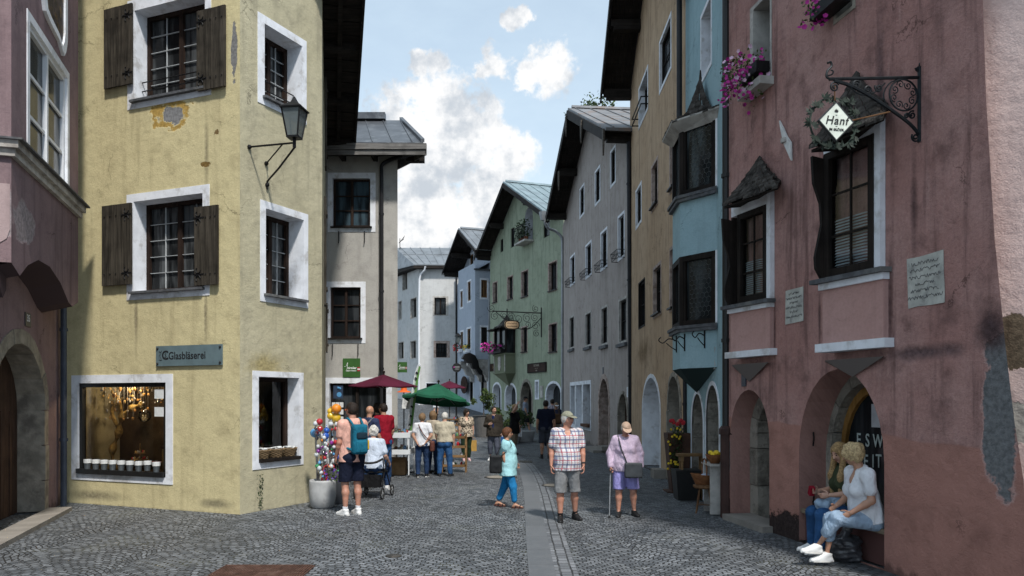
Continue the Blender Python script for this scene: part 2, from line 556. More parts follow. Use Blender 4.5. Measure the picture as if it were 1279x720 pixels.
def archp(u0, u1, z0, zs, zt, n=12, po=1.0):
 """doorway outline: jambs from z0 to the springing zs, an arch up to zt"""
 c, w = (u0 + u1) / 2, (u1 - u0) / 2
 pts = [(u0, z0), (u1, z0)]
 for i in range(n + 1):
  a = math.pi * i / n
  pts.append((c + w * math.cos(a), zs + (zt - zs) * abs(math.sin(a)) ** po))
 return pts
def wallside(mb, a, b, z0, z1, u=0.0):
 """a plain wall quad between ground points a and b"""
 l = (Vector(b) - Vector(a)).length
 mb.add([(a[0], a[1], z0), (b[0], b[1], z0), (b[0], b[1], z1), (a[0], a[1], z1)], [(0, 1, 2, 3)], [[(u, z0), (u + l, z0), (u + l, z1), (u, z1)]])
# ------------------------------------------------------------------ shared materials
white_paint = M('white_paint', (0.72, 0.74, 0.78), 0.75, 0.08, 5, 0.15, 50, dirt=(0.42, 0.41, 0.40), dirts=3.0)
white_frame = M('white_frame', (0.70, 0.72, 0.75), 0.5, 0.05, 5, 0.03)
brown_frame = wood('brown_frame', (0.016, 0.010, 0.008), (0.038, 0.023, 0.017))
dark_frame = wood('dark_frame', (0.010, 0.008, 0.007), (0.024, 0.018, 0.015))
tan_frame = wood('tan_frame', (0.12, 0.065, 0.03), (0.2, 0.11, 0.05))
shutter_wood = wood('shutter_wood', (0.020, 0.017, 0.013), (0.075, 0.064, 0.050))
old_wood = wood('old_wood', (0.05, 0.042, 0.036), (0.14, 0.12, 0.10), 'X')
eave_wood = wood('eave_wood', (0.012, 0.010, 0.009), (0.036, 0.030, 0.026), 'X')
grey_board = wood('grey_board', (0.10, 0.095, 0.09), (0.22, 0.21, 0.2), 'X')
iron = M('black_iron', (0.014, 0.014, 0.015), 0.5, 0.2, 9, 0.08, 60, metal=0.4)
pipe_metal = M('pipe_metal', (0.03, 0.03, 0.033), 0.5, 0.2, 3, 0.03, 40, metal=0.5)
zinc_pipe = M('zinc_pipe', (0.28, 0.29, 0.3), 0.45, 0.15, 3, 0.03, 40, metal=0.6)
zinc = M('zinc', (0.24, 0.255, 0.27), 0.45, 0.15, 1.5, 0.06, 20, metal=0.5, dirt=(0.14, 0.145, 0.15), dirts=1.2)
slate = M('slate', (0.085, 0.088, 0.095), 0.7, 0.3, 9, 0.3, 30, dirt=(0.16, 0.16, 0.15))
stone = M('stone', (0.27, 0.245, 0.205), 0.9, 0.25, 5, 0.5, 14, dirt=(0.13, 0.115, 0.10), dirts=2.2)
pale_stone = M('pale_stone', (0.42, 0.40, 0.37), 0.9, 0.2, 4, 0.35, 16, dirt=(0.20, 0.18, 0.165), dirts=2.6)
marble = M('red_marble', (0.38, 0.30, 0.26), 0.85, 0.3, 7, 0.3, 18, dirt=(0.20, 0.13, 0.10), dirts=3.2)
step_stone = M('step_stone', (0.24, 0.22, 0.195), 0.85, 0.15, 3, 0.2, 30, dirt=(0.2, 0.18, 0.16))
pane_dark = glass_dark('pane_dark')
pane_room = glass_dark('pane_room', (0.010, 0.011, 0.012), (0.13, 0.14, 0.145))
pane_clear = glass_clear('pane_clear')
leafm = M('leaf_green', (0.055, 0.085, 0.022), 0.6, 0.4, 3.0, 0)
leaf_dark = M('leaf_dark', (0.028, 0.05, 0.016), 0.6, 0.4, 3.0, 0)
leaf_light = M('leaf_light', (0.10, 0.14, 0.035), 0.6, 0.3, 3.0, 0)
magenta = flat('magenta_petal', (0.42, 0.02, 0.24), 0.7)
pale_petal = flat('pale_petal', (0.62, 0.42, 0.55), 0.7)
yellow_petal = flat('yellow_petal', (0.72, 0.50, 0.03), 0.7)
red_petal = flat('red_petal', (0.45, 0.02, 0.03), 0.7)
black_paint = flat('black_paint', (0.012, 0.012, 0.012), 0.5)
void = flat('dark_room', (0.008, 0.007, 0.007), 1.0, spec=0.0)
# ------------------------------------------------------------------ ground
def ground_mat():
 m, t, b = newmat('cobbles')
 g = t.nodes.new('ShaderNodeNewGeometry').outputs['Position']
 s = nd(t, 'ShaderNodeSeparateXYZ', {0: g})
 x, y = s.outputs[0], s.outputs[1]
 wob = nd(t, 'ShaderNodeTexNoise', {'Vector': g, 'Scale': 0.5, 'Detail': 3})
 ws = nd(t, 'ShaderNodeSeparateXYZ', {0: wob.outputs[1]})
 x2 = mth(t, 'ADD', x, mth(t, 'MULTIPLY', mth(t, 'SUBTRACT', ws.outputs[0], 0.5), 0.7))
 y2 = mth(t, 'ADD', y, mth(t, 'MULTIPLY', mth(t, 'SUBTRACT', ws.outputs[1], 0.5), 0.9))
 fx = mth(t, 'FRACT', mth(t, 'DIVIDE', mth(t, 'ADD', x2, 60.0), 1.5))
 fx = mth(t, 'SUBTRACT', fx, 0.5)
 arc = mth(t, 'MULTIPLY', mth(t, 'MULTIPLY', fx, fx), 2.0)
 yy = mth(t, 'ADD', y2, arc)
 xx = mth(t, 'MULTIPLY', mth(t, 'ADD', fx, mth(t, 'MULTIPLY', mth(t, 'FLOOR', mth(t, 'DIVIDE', mth(t, 'ADD', x2, 60.0), 1.5)), 1.37)), 1.6)
 cv = nd(t, 'ShaderNodeCombineXYZ', {0: xx, 1: yy})
 jit = nd(t, 'ShaderNodeTexNoise', {'Vector': g, 'Scale': 7.0, 'Detail': 3})
 jv = nd(t, 'ShaderNodeVectorMath', {0: jit.outputs[1], 1: (0.5, 0.5, 0.5)}, operation='SUBTRACT').outputs[0]
 jv = nd(t, 'ShaderNodeVectorMath', {0: jv, 'Scale': 0.075}, operation='SCALE').outputs[0]
 v = nd(t, 'ShaderNodeVectorMath', {0: cv.outputs[0], 1: jv}, operation='ADD').outputs[0]
 br = nd(t, 'ShaderNodeTexBrick', {'Vector': v, 'Color1': (0.10, 0.113, 0.128, 1), 'Color2': (0.30, 0.323, 0.35, 1), 'Mortar': (0.016, 0.016, 0.016, 1),
          'Scale': 1.0, 'Mortar Size': 0.0105, 'Mortar Smooth': 0.5, 'Bias': -0.1, 'Brick Width': 0.108, 'Row Height': 0.090})
 br.offset = 0.5
 col = br.outputs[0]
 big = noise(t, g, 0.35, 6, 0.65)
 col = mixc(t, rampv(t, big, 0.35, 0.62, 0, 0.65), col, (0.62, 0.60, 0.57), 'MULTIPLY')
 wear = noise(t, g, 3.2, 6, 0.7)
 col = mixc(t, rampv(t, wear, 0.56, 0.74, 0, 0.55), col, (0.33, 0.34, 0.345))
 grit = noise(t, g, 22.0, 5, 0.7)
 col = mixc(t, rampv(t, grit, 0.3, 0.75, 0, 0.55), col, (0.05, 0.05, 0.05))
 moss = noise(t, g, 0.8, 7, 0.7)
 col = mixc(t, mth(t, 'MULTIPLY', br.outputs[1], rampv(t, moss, 0.52, 0.64)), col, (0.06, 0.06, 0.035))
 t.links.new(col, b.inputs['Base Color'])
 h = mth(t, 'SUBTRACT', 1.0, br.outputs[1])
 h = mth(t, 'ADD', h, mth(t, 'MULTIPLY', grit, 0.45))
 h = mth(t, 'ADD', h, mth(t, 'MULTIPLY', noise(t, g, 9.0, 2), 0.55))
 bn = nd(t, 'ShaderNodeBump', {'Height': h, 'Strength': 1.0, 'Distance': 0.045})
 t.links.new(bn.outputs[0], b.inputs['Normal'])
 b.inputs['Roughness'].default_value = 0.62
 b.inputs['Specular IOR Level'].default_value = 0.35
 return m
cob = ground_mat()
ys = [-80, -20, -5, 5, 15, 22] + [26 + i * 1.5 for i in range(25)] + [66, 70, 90, 200, 700]
xs = [-500, -60, -12, -6, 0, 6, 12, 60, 500]
mb = MB()
vs = [(x, y, gz(y)) for y in ys for x in xs]
n = len(xs)
mb.add(vs, [(j * n + i, j * n + i + 1, (j + 1) * n + i + 1, (j + 1) * n + i) for j in range(len(ys) - 1) for i in range(n - 1)])
tag(mb.build('ground', cob), None, None, kind='structure')
def sett_strip_mat(name, w, h, c1, c2, mortar, ms=0.008, off=0.5):
 m, t, b = newmat(name)
 uv = t.nodes.new('ShaderNodeTexCoord').outputs['UV']
 g = t.nodes.new('ShaderNodeNewGeometry').outputs['Position']
 jit = nd(t, 'ShaderNodeTexNoise', {'Vector': uv, 'Scale': 6.0, 'Detail': 2})
 jv = nd(t, 'ShaderNodeVectorMath', {0: jit.outputs[1], 1: (0.5, 0.5, 0.5)}, operation='SUBTRACT').outputs[0]
 jv = nd(t, 'ShaderNodeVectorMath', {0: jv, 'Scale': 0.03}, operation='SCALE').outputs[0]
 v = nd(t, 'ShaderNodeVectorMath', {0: uv, 1: jv}, operation='ADD').outputs[0]
 br = nd(t, 'ShaderNodeTexBrick', {'Vector': v, 'Color1': c1 + (1,), 'Color2': c2 + (1,), 'Mortar': mortar + (1,), 'Scale': 1.0,
          'Mortar Size': ms, 'Mortar Smooth': 0.4, 'Brick Width': w, 'Row Height': h})
 br.offset = off
 col = mixc(t, rampv(t, noise(t, g, 5.0, 6, 0.7), 0.4, 0.7, 0, 0.5), br.outputs[0], (0.14, 0.145, 0.15))
 t.links.new(col, b.inputs['Base Color'])
 hh = mth(t, 'ADD', mth(t, 'SUBTRACT', 1.0, br.outputs[1]), mth(t, 'MULTIPLY', noise(t, g, 20.0, 5), 0.4))
 bn = nd(t, 'ShaderNodeBump', {'Height': hh, 'Strength': 0.6, 'Distance': 0.02})
 t.links.new(bn.outputs[0], b.inputs['Normal'])
 b.inputs['Roughness'].default_value = 0.6
 return m
slabm = sett_strip_mat('drain_slab', 0.9, 0.6, (0.10, 0.107, 0.115), (0.13, 0.137, 0.146), (0.07, 0.07, 0.07), 0.005, 0.0)
rowm = sett_strip_mat('sett_row', 0.15, 0.125, (0.09, 0.097, 0.107), (0.22, 0.23, 0.245), (0.016, 0.016, 0.016), 0.012)
cl = [(694, 7.2), (681, 8.0), (676, 9.0), (671.5, 10.5), (668, 12.4), (665.5, 14.5), (663, 16.5), (660, 18.4), (656, 20.3), (651, 22.2), (643.5, 24.0), (634, 26.0), (620, 28.5), (604, 32)]
cl = [at(p, y) for p, y in cl]
fine_cl = []
for i in range(len(cl) - 1):
 a, b_, c, d = cl[max(i - 1, 0)], cl[i], cl[i + 1], cl[min(i + 2, len(cl) - 1)]
 for k in range(4):
  t_ = k / 4
  fine_cl.append(0.5 * ((2 * b_) + (c - a) * t_ + (2 * a - 5 * b_ + 4 * c - d) * t_ ** 2 + (3 * b_ - a - 3 * c + d) * t_ ** 3))
def strip(o0, o1, lift, name, mat):
 mb = MB()
 vs, us, s = [], [], 0
 for i, p in enumerate(fine_cl):
  d = (fine_cl[min(i + 1, len(fine_cl) - 1)] - fine_cl[max(i - 1, 0)]).normalized()
  nrm = Vector((d.y, -d.x, 0))
  if i: s += (p - fine_cl[i - 1]).length
  for o in (o0, o1):
   q = p + nrm * o
   vs.append((q.x, q.y, gz(q.y) + lift))
   us.append((s, o + 0.29))
 fs = [(2 * i, 2 * i + 1, 2 * i + 3, 2 * i + 2) for i in range(len(fine_cl) - 1)]
 mb.add(vs, fs, [[us[a] for a in f] for f in fs])
 tag(mb.build(name, mat), None, None, kind='structure')
strip(-0.15, 0.15, 0.009, 'drain_channel', slabm)
strip(0.15, 0.40, 0.005, 'sett_border', rowm)
rust = M('rusty_iron', (0.095, 0.05, 0.036), 0.8, 0.35, 14, 0.4, 60, dirt=(0.17, 0.11, 0.085), dirts=8)
t_ = thing('drain_grate', 'rusty brown rectangular grate set in the cobbles at the bottom edge', 'drain grate', at(325, 8.55))
mb = MB(); g0 = at(325, 8.55)
mb.box((g0.x, g0.y - 0.12, 0.008), (0.52, 0.50, 0.006))
mb.build('frame', rust, t_)
mb = MB()
for i in range(34):
 mb.box((g0.x - 0.495 + i * 0.03, g0.y - 0.12, 0.020), (0.008, 0.46, 0.007))
for k in (-0.46, 0, 0.46):
 mb.box((g0.x, g0.y - 0.12 + k, 0.0185), (0.5, 0.010, 0.0085))
mb.build('bars', rust, t_)
cover_m = M('cover_iron', (0.06, 0.057, 0.052), 0.6, 0.3, 20, 0.4, 60, metal=0.4, dirt=(0.13, 0.11, 0.09), dirts=5)
cover_stone = M('cover_stone', (0.24, 0.215, 0.18), 0.8, 0.2, 10, 0.2, 40)
def cover(px, y, r, label, mid):
 p = at(px, y)
 o = thing('manhole_cover', label, 'manhole cover', p)
 mb = MB(); mb.lathe([(r, 0.0), (r, 0.014), (r * 0.86, 0.016), (r * 0.86, 0.010)], 28, p, cap=False); mb.build('rim', cover_m, o)
 mb = MB(); mb.lathe([(r * 0.855, 0.004), (r * 0.855, 0.013), (0.001, 0.015)], 28, p); mb.build('lid', mid, o)
cover(626, 19.0, 0.41, 'round manhole cover with pale stone filling behind the woman in turquoise', cover_stone)
cover(695, 17.2, 0.33, 'round brown manhole cover behind the man in the plaid shirt', cover_stone)
t_ = MB(); p = at(492, 9.5); t_.lathe([(0.10, 0.0), (0.10, 0.012), (0.06, 0.016), (0.001, 0.014)], 18, p)
tag(t_.build('valve_cap', cover_m, loc=p), 'small dark water valve cap in the cobbles of the near street', 'valve cap')
t_ = MB(); p = at(657, 23.6)
t_.box((p.x, p.y, 0.012), (0.2, 0.28, 0.008))
for k in range(6): t_.box((p.x - 0.15 + 0.06 * k, p.y, 0.025), (0.012, 0.24, 0.005))
tag(t_.build('gully_grate', cover_m, loc=p), 'small dark gully grate at the far end of the drain channel', 'drain grate')
# ------------------------------------------------------------------ window builder
def pane_obj(F, w, poly, o, mat, name='pane'):
 mb = MB()
 F.sheet(mb, poly, [], o)
 return mb.build(name, mat, w)
def window(F, root, px, depth=0.28, band=(0.12, 0.12, 0.12, 0.12), bandm=None, frame=None, grid=(2, 3), fw=0.06, sill=None,
   pane=None, revm=None, extra=None, bars=0.018, uvrect=None, halfbars=True, name='window', label=None, barm=None):
 """an opening with its reveal, painted band, frame, glazing bars, pane and sill"""
 u0, u1, z0, z1 = uvrect or F.rect(*px)
 F.holes.append(rectp(u0, u1, z0, z1))
 frame = frame or brown_frame
 o = -depth
 mb = MB()
 F.box(mb, u0, u0 + fw, z0, z1, o, o + 0.07)
 F.box(mb, u1 - fw, u1, z0, z1, o, o + 0.07)
 F.box(mb, u0 + fw, u1 - fw, z1 - fw, z1, o, o + 0.07)
 F.box(mb, u0 + fw, u1 - fw, z0, z0 + fw * 1.2, o, o + 0.07)
 iu0, iu1, iz0, iz1 = u0 + fw, u1 - fw, z0 + fw * 1.2, z1 - fw
 cols, rows = grid
 cw = (iu1 - iu0) / cols
 for i in range(1, cols):
  F.box(mb, iu0 + cw * i - fw * 0.55, iu0 + cw * i + fw * 0.55, iz0, iz1, o, o + 0.075)
 thin = mb if barm is None else MB()
 for j in range(1, rows):
  z = iz0 + (iz1 - iz0) * j / rows
  F.box(thin, iu0, iu1, z - bars / 2, z + bars / 2, o + 0.022, o + 0.05)
 if halfbars:
  for i in range(cols):
   u = iu0 + cw * (i + 0.5)
   F.box(thin, u - bars / 2, u + bars / 2, iz0, iz1, o + 0.022, o + 0.048)
 w = mb.build(name, frame, root, label=label)
 if barm is not None: thin.build('glazing_bar', barm, w)
 pane_obj(F, w, rectp(u0 + 0.005, u1 - 0.005, z0 + 0.005, z1 - 0.005), o + 0.012, pane or pane_dark)
 mb = MB()
 F.reveal(mb, rectp(u0, u1, z0, z1), 0.0, o)
 if band:
  l, r, b, t = band
  F.ring(mb, rectp(u0 - l, u1 + r, z0 - b, z1 + t), rectp(u0, u1, z0, z1), 0.0, 0.012)
 mb.build('surround', bandm or white_paint, w)
 if sill is not None:
  mb = MB()
  F.box(mb, u0 - 0.05, u1 + 0.05, z0 - 0.03, z0 + 0.012, -0.1 if depth > 0.12 else -0.02, 0.09)
  mb.build('sill', sill, w)
 return w, (u0, u1, z0, z1)
def shutter(F, w, px, o=0.05, tilt=0.0, flip=1):
 u0, u1, z0, z1 = F.rect(*px)
 mb = MB()
 nb = 4
 for i in range(nb):
  a, b = u0 + (u1 - u0) * i / nb, u0 + (u1 - u0) * (i + 1) / nb
  F.box(mb, a + 0.003, b - 0.003, z0, z1, o + 0.004 * (i % 2), o + 0.036 + 0.004 * (i % 2))
 for zz in (z0 + (z1 - z0) * 0.14, z0 + (z1 - z0) * 0.86):
  F.box(mb, (u1 - 0.22) if flip > 0 else (u0 - 0.02), (u1 + 0.02) if flip > 0 else (u0 + 0.22), zz - 0.012, zz + 0.012, o + 0.041, o + 0.046, 1)
  c = u1 - 0.10 if flip > 0 else u0 + 0.10
  for k in (-1, 1):
   pth = [F.P(c + 0.05 * math.cos(a) , zz + k * (0.07 - 0.05 * math.sin(a)), o + 0.048) for a in [i * 0.5 for i in range(9)]]
   mb.tube(pth, 0.009, 5, 1)
  for i in range(5):
   mb.ball(F.P(u0 + (u1 - u0) * (0.1 + 0.2 * i), zz, o + 0.048), 0.012, 6, 4, 1)
 mb.build('shutter', [shutter_wood, iron], w)
def pipe(root, pts, r, mat, name='downpipe', brackets=()):
 mb = MB()
 mb.tube(pts, r, 10)
 for p in brackets:
  mb.lathe([(r * 1.25, -0.03), (r * 1.25, 0.03)], 10, p)
  mb.box(Vector(p) + Vector((0.0, 0.05, 0)), (0.02, 0.06, 0.02))
 mb.build(name, mat, root)
def curve(pts, n=6):
 out = []
 pts = [Vector(p) for p in pts]
 for i in range(len(pts) - 1):
  a, b, c, d = pts[max(i - 1, 0)], pts[i], pts[i + 1], pts[min(i + 2, len(pts) - 1)]
  for k in range(n):
   t = k / n
   out.append(0.5 * ((2 * b) + (c - a) * t + (2 * a - 5 * b + 4 * c - d) * t * t + (3 * b - a - 3 * c + d) * t ** 3))
 out.append(pts[-1])
 return out
def spiral(F, u, z, r0, turns, o, start=0.0, sgn=1, n=26):
 pts = []
 for i in range(n + 1):
  k = i / n
  a = start + sgn * turns * 2 * math.pi * k
  r = r0 * (1 - 0.82 * k)
  pts.append(F.P(u + r * math.cos(a), z + r * math.sin(a), o))
 return pts
blockm = block_stone('block_stone', (0.20, 0.18, 0.15), (0.34, 0.31, 0.265))
def blocks(F, mb, inner, outer, o, depth, gap=0.007, z_splits=(0.55, 1.15, 1.75)):
 segs = []
 n = len(inner)
 def jamb(a, b, c, d):
  za, zb = min(a[1], b[1]), max(a[1], b[1])
  cuts = [za] + [z for z in z_splits if za + 0.2 < z < zb - 0.2] + [zb]
  for i in range(len(cuts) - 1): segs.append(([(a[0], cuts[i] + gap), (a[0], cuts[i + 1] - gap)], [(c[0], cuts[i] + gap), (c[0], cuts[i + 1] - gap)]))
 jamb(inner[1], inner[2], outer[1], outer[2])
 jamb(inner[-1], inner[0], outer[-1], outer[0])
 k = 2
 while k < n - 1:
  e = min(k + (2 if random.random() < 0.7 else 3), n - 1)
  def tr(pl):
   q = [Vector(p) for p in pl]
   q[0] = q[0] + (q[1] - q[0]).normalized() * gap; q[-1] = q[-1] + (q[-2] - q[-1]).normalized() * gap
   return [tuple(x) for x in q]
  segs.append((tr(inner[k:e + 1]), tr(outer[k:e + 1]))); k = e
 for i_, o_ in segs:
  pr = o + random.uniform(0.0, 0.022); m = len(i_); r_ = random.uniform(-0.012, 0.012)
  V = [F.P(p[0], p[1], pr) for p in o_] + [F.P(p[0], p[1], pr) for p in i_] + [F.P(p[0], p[1], -depth) for p in i_] + [F.P(p[0], p[1], -0.03 + min(o, 0)) for p in o_]
  fs = []
  for q in range(m - 1):
   fs += [(q, q + 1, m + q + 1, m + q), (m + q, m + q + 1, 2 * m + q + 1, 2 * m + q), (3 * m + q, 3 * m + q + 1, q + 1, q)]
  fs += [(0, m, 2 * m, 3 * m), (m - 1, 2 * m - 1, 3 * m - 1, 4 * m - 1)]
  mb.add(V, fs)
def stone_arch(F, root, u0, u1, z0, zs, zt, fwid, depth, mat, name='archway', proud=0.03, n=12, doorm=None, jd=None, mortar=True):
 """door opening: wall hole, dressed stone ring on the face, stone reveal, door leaf at the back"""
 inner = archp(u0, u1, z0, zs, zt, n)
 F.holes.append(inner)
 mb = MB()
 F.reveal(mb, inner, -0.03, -depth, skip=(0,))
 if fwid > 0:
  ins = archp(u0 + 0.006, u1 - 0.006, z0, zs, zt - 0.006, n)
  blocks(F, mb, ins, archp(u0 - fwid, u1 + fwid, z0, zs, zt + fwid, n), proud - 0.02, depth - 0.03)
 a = mb.build(name, mat, root)
 if doorm is not None:
  mb = MB()
  F.sheet(mb, inner, [], -depth + 0.02)
  nb = 6
  for i in range(1, nb):
   u = u0 + (u1 - u0) * i / nb
   F.box(mb, u - 0.008, u + 0.008, z0, zs, -depth + 0.02, -depth + 0.035)
  mb.build('door', doorm, a)
 return a
# ------------------------------------------------------------------ left: mauve house with the oriel
mauve = plaster('mauve_plaster', (0.235, 0.165, 0.175), (0.125, 0.090, 0.098), (0.30, 0.23, 0.24), streak=0.6)
L1 = thing('mauve_house', 'mauve plastered house with a heavy oriel and stone arched door at the left edge', 'house', (-8.0, 12.5, 0))
F1 = Fac((-6.42, 8.0), (-8.285, 14.09))
o1 = 0.463
nrm1 = F1.n
uc, ur = F1.U(26), F1.U(60)
hw = ur - uc
stone_arch(F1, L1, uc - hw + 0.22, uc + hw - 0.22, 0.02, 1.75, F1.Z(30, 412) - 0.22, 0.22, 0.42, stone, doorm=wood('old_door', (0.04, 0.024, 0.018), (0.085, 0.05, 0.035)))
mb = MB()
F1.sheet(mb, rectp(0, F1.L, -0.3, 12), F1.holes)
far1 = F1.P(F1.L, 0, -6)
wallside(mb, (F1.p1.x, F1.p1.y), (far1.x, far1.y), -0.3, 12)
nr = F1.P(0, 0, -6)
wallside(mb, (nr.x, nr.y), (F1.p0.x, F1.p0.y), -0.3, 12)
wallside(mb, (far1.x, far1.y), (nr.x, nr.y), -0.3, 12)
mb.build('wall', mauve, L1)
Fo = Fac((-6.58, 10.1), (-7.62, 13.5))
Lo = Fo.L
zc = Fo.Z(98, 258)
zb = Fo.Z(97, 386)
ow, _ = None, None
w, (wu0, wu1, wz0, wz1) = window(Fo, L1, (37, 84, 62, 222), depth=0.10, band=(0.12, 0.12, 0.10, 0.12), frame=white_frame, grid=(2, 3), fw=0.07, bars=0.05, halfbars=False,
  pane=glass_dark('pane_sky', (0.03, 0.035, 0.037), (0.13, 0.14, 0.13)))
bot = [(0, zb + 0.22), (0.35, zb + 0.10), (0.7, zb + 0.30), (1.2, zb + 0.46), (1.8, zb + 0.46), (2.4, zb + 0.30), (2.9, zb + 0.05), (3.15, zb), (Lo, zb + 0.12)]
mb = MB()
outer = bot + [(Lo, 12), (0, 12)]
Fo.sheet(mb, outer, Fo.holes)
sideF = Fac(Fo.P(0, 0, -o1)[:2], Fo.P(0, 0, 0)[:2])
sideF.sheet(mb, rectp(0, sideF.L, zb + 0.22, 12), [])
sideG = Fac(Fo.P(Lo, 0, 0)[:2], Fo.P(Lo, 0, -o1)[:2])
sideG.sheet(mb, rectp(0, sideG.L, zb + 0.12, 12), [])
orl = mb.build('oriel', plaster('mauve_oriel', (0.235, 0.165, 0.175), (0.125, 0.090, 0.098), (0.30, 0.23, 0.24), streak=0.75,
  patches=[(0.55, zb + 0.85, 0.5, 0.28, (0.36, 0.31, 0.32), 0.8, 3.0)]), L1)
mb = MB()
for i in range(len(bot) - 1):
 a, b = bot[i], bot[i + 1]
 mb.add([Fo.P(a[0], a[1], -0.002), Fo.P(b[0], b[1], -0.002), Fo.P(b[0], b[1] - 0.12, -o1 + 0.002), Fo.P(a[0], a[1] - 0.12, -o1 + 0.002)], [(0, 1, 2, 3)])
for u in (0.1,):
 cc = [(u, zb + 0.4), (u, zb - 0.1), (u + 0.12, zb - 0.22), (u + 0.25, zb - 0.1), (u + 0.28, zb + 0.4)]
 mb.slab([Fo.P(a, b, -0.16) for a, b in cc], Fo.n.to_3d() * -(o1 - 0.17))
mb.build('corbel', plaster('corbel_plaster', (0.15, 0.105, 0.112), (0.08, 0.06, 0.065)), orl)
mb = MB()
for (za, zb_, oo) in ((zc - 0.20, zc - 0.10, 0.06), (zc - 0.10, zc, 0.11)):
 Fo.box(mb, -oo, Lo + oo * 0.6, za, zb_, -o1 + 0.01, oo)
mb.build('cornice', pale_stone, orl)
mb = MB()
Fo.box(mb, -0.15, Lo + 0.10, zc, zc + 0.025, -o1 + 0.01, 0.17)
mb.build('cornice_flashing', slate, orl)
mb = MB()
sideF.sheet(mb, [(0.0, zb + 0.45), (sideF.L - 0.16, zb + 0.45), (sideF.L - 0.05, zb + 0.53), (sideF.L - 0.012, zb + 0.65), (sideF.L - 0.012, zb + 1.25), (0.0, zb + 1.25)], [], 0.012)
mb.build('plaster_repair', plaster('pale_mauve_plaster', (0.40, 0.31, 0.31), (0.26, 0.20, 0.2)), orl)
pt = thing('wall_painting', 'dark painting in a curved white frame above the mauve oriel window', 'painting', Fo.P(Fo.U(66), 7, 0))
u0, u1 = Fo.U(51), Fo.U(81)
zt0 = Fo.Z(66, 38)
outl = [(u0, zt0 + 0.25), (u0 + 0.1, zt0 + 0.05), (u0 + 0.3, zt0 + 0.0), (u1 - 0.45, zt0 - 0.06), (u1 - 0.2, zt0 - 0.18), (u1 - 0.08, zt0 - 0.05), (u1, zt0 + 0.15), (u1, zt0 + 1.5), (u0, zt0 + 1.5)]
cu, cz = (u0 + u1) / 2, zt0 + 0.7
inn = [(cu + (a - cu) * 0.80, cz + (b - cz) * 0.86) for a, b in outl]
mb = MB(); Fo.ring(mb, outl, inn, 0.0, 0.05); mb.build('frame', white_paint, pt)
mb = MB(); Fo.sheet(mb, inn, [], 0.02); mb.build('canvas', M('dark_canvas', (0.045, 0.035, 0.035), 0.5, 0.9, 9, 0.05, dirt=(0.22, 0.14, 0.05), dirts=6), pt)
np_ = MB(); F1.box(np_, F1.U(31), F1.U(38), F1.Z(34, 408), F1.Z(34, 391), 0.0, 0.015)
npl = tag(np_.build('number_plate', flat('dark_blue', (0.012, 0.016, 0.035), 0.4), loc=F1.P(F1.U(34), 3, 0)), 'small dark blue house number plate under the mauve oriel', 'number plate')
text('35', 0.16, white_paint, npl, F1.mtx(F1.U(34.5), F1.Z(34, 398), 0.018))
mb = MB(); F1.box(mb, F1.U(-60), F1.U(58), -0.02, 0.07, 0.04, 0.40)
mb.build('door_step', step_stone, L1)
# ------------------------------------------------------------------ left: yellow house
YA = Fac((-8.28, 14.4), (-4.57, 12.91))
YB = Fac((-4.57, 12.91), (-3.66, 14.81))
YC = Fac((-3.66, 14.81), (-5.30, 21.85))
ZT = 10.3
Y = thing('yellow_house', 'pale yellow plastered corner house with white framed windows and wooden shutters', 'house', (-6.0, 15.0, 0))
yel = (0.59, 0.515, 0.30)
_pa = YA.hit(214, 145); _pb = YA.hit(293, 62); _pc = YA.hit(257, 205); _pd = YA.hit(150, 395)
ymat = plaster('yellow_plaster', yel, (0.36, 0.305, 0.175), (0.63, 0.55, 0.32), streak=0.6, mott=0.65, lumps=0.9, base=0.10, patches=[
 (_pa[0], _pa[1] + 0.03, 0.50, 0.27, (0.50, 0.33, 0.10), 0.8, 4.0), (_pa[0] + 0.05, _pa[1] + 0.02, 0.31, 0.17, (0.26, 0.26, 0.265), 1.1, 4.5),
 (YA.U(170), YA.Z(170, 400), 0.07, 0.75, (0.36, 0.31, 0.19), -0.5, 2.0), (YA.U(257), YA.Z(257, 395), 0.06, 0.6, (0.36, 0.31, 0.19), -0.5, 2.5), (YA.U(258), YA.Z(258, 190), 0.08, 0.9, (0.38, 0.33, 0.2), -0.5, 2.0), (YA.U(120), YA.Z(120, 620), 0.9, 0.14, (0.33, 0.29, 0.18), -0.6, 2.0), (YA.U(270), YA.Z(270, 630), 0.5, 0.12, (0.33, 0.29, 0.18), -0.6, 2.0),
 (_pb[0], _pb[1], 0.065, 0.5, (0.24, 0.235, 0.23), 1.0, 4.0), (_pc[0], _pc[1], 0.10, 0.05, (0.22, 0.14, 0.05), 1.3, 9.0),
 (_pc[0] + 0.25, _pc[1] + 0.5, 0.05, 0.05, (0.22, 0.15, 0.07), 1.6, 12.0)])
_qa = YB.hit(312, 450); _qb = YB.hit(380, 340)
ymatB = plaster('yellow_plaster_painted_shade', (0.46, 0.42, 0.285), (0.29, 0.265, 0.19), (0.54, 0.495, 0.35), streak=0.6, mott=0.7, lumps=1.2, base=0.12, patches=[  # greyer copy of the yellow plaster, the side's shade put into its colour
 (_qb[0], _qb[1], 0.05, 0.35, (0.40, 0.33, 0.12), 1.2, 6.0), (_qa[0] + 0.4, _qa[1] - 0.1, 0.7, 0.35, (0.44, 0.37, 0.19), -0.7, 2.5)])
wp = (0.13, 0.13, 0.13, 0.13)
lead_bar = flat('white_bar', (0.42, 0.44, 0.45), 0.5)
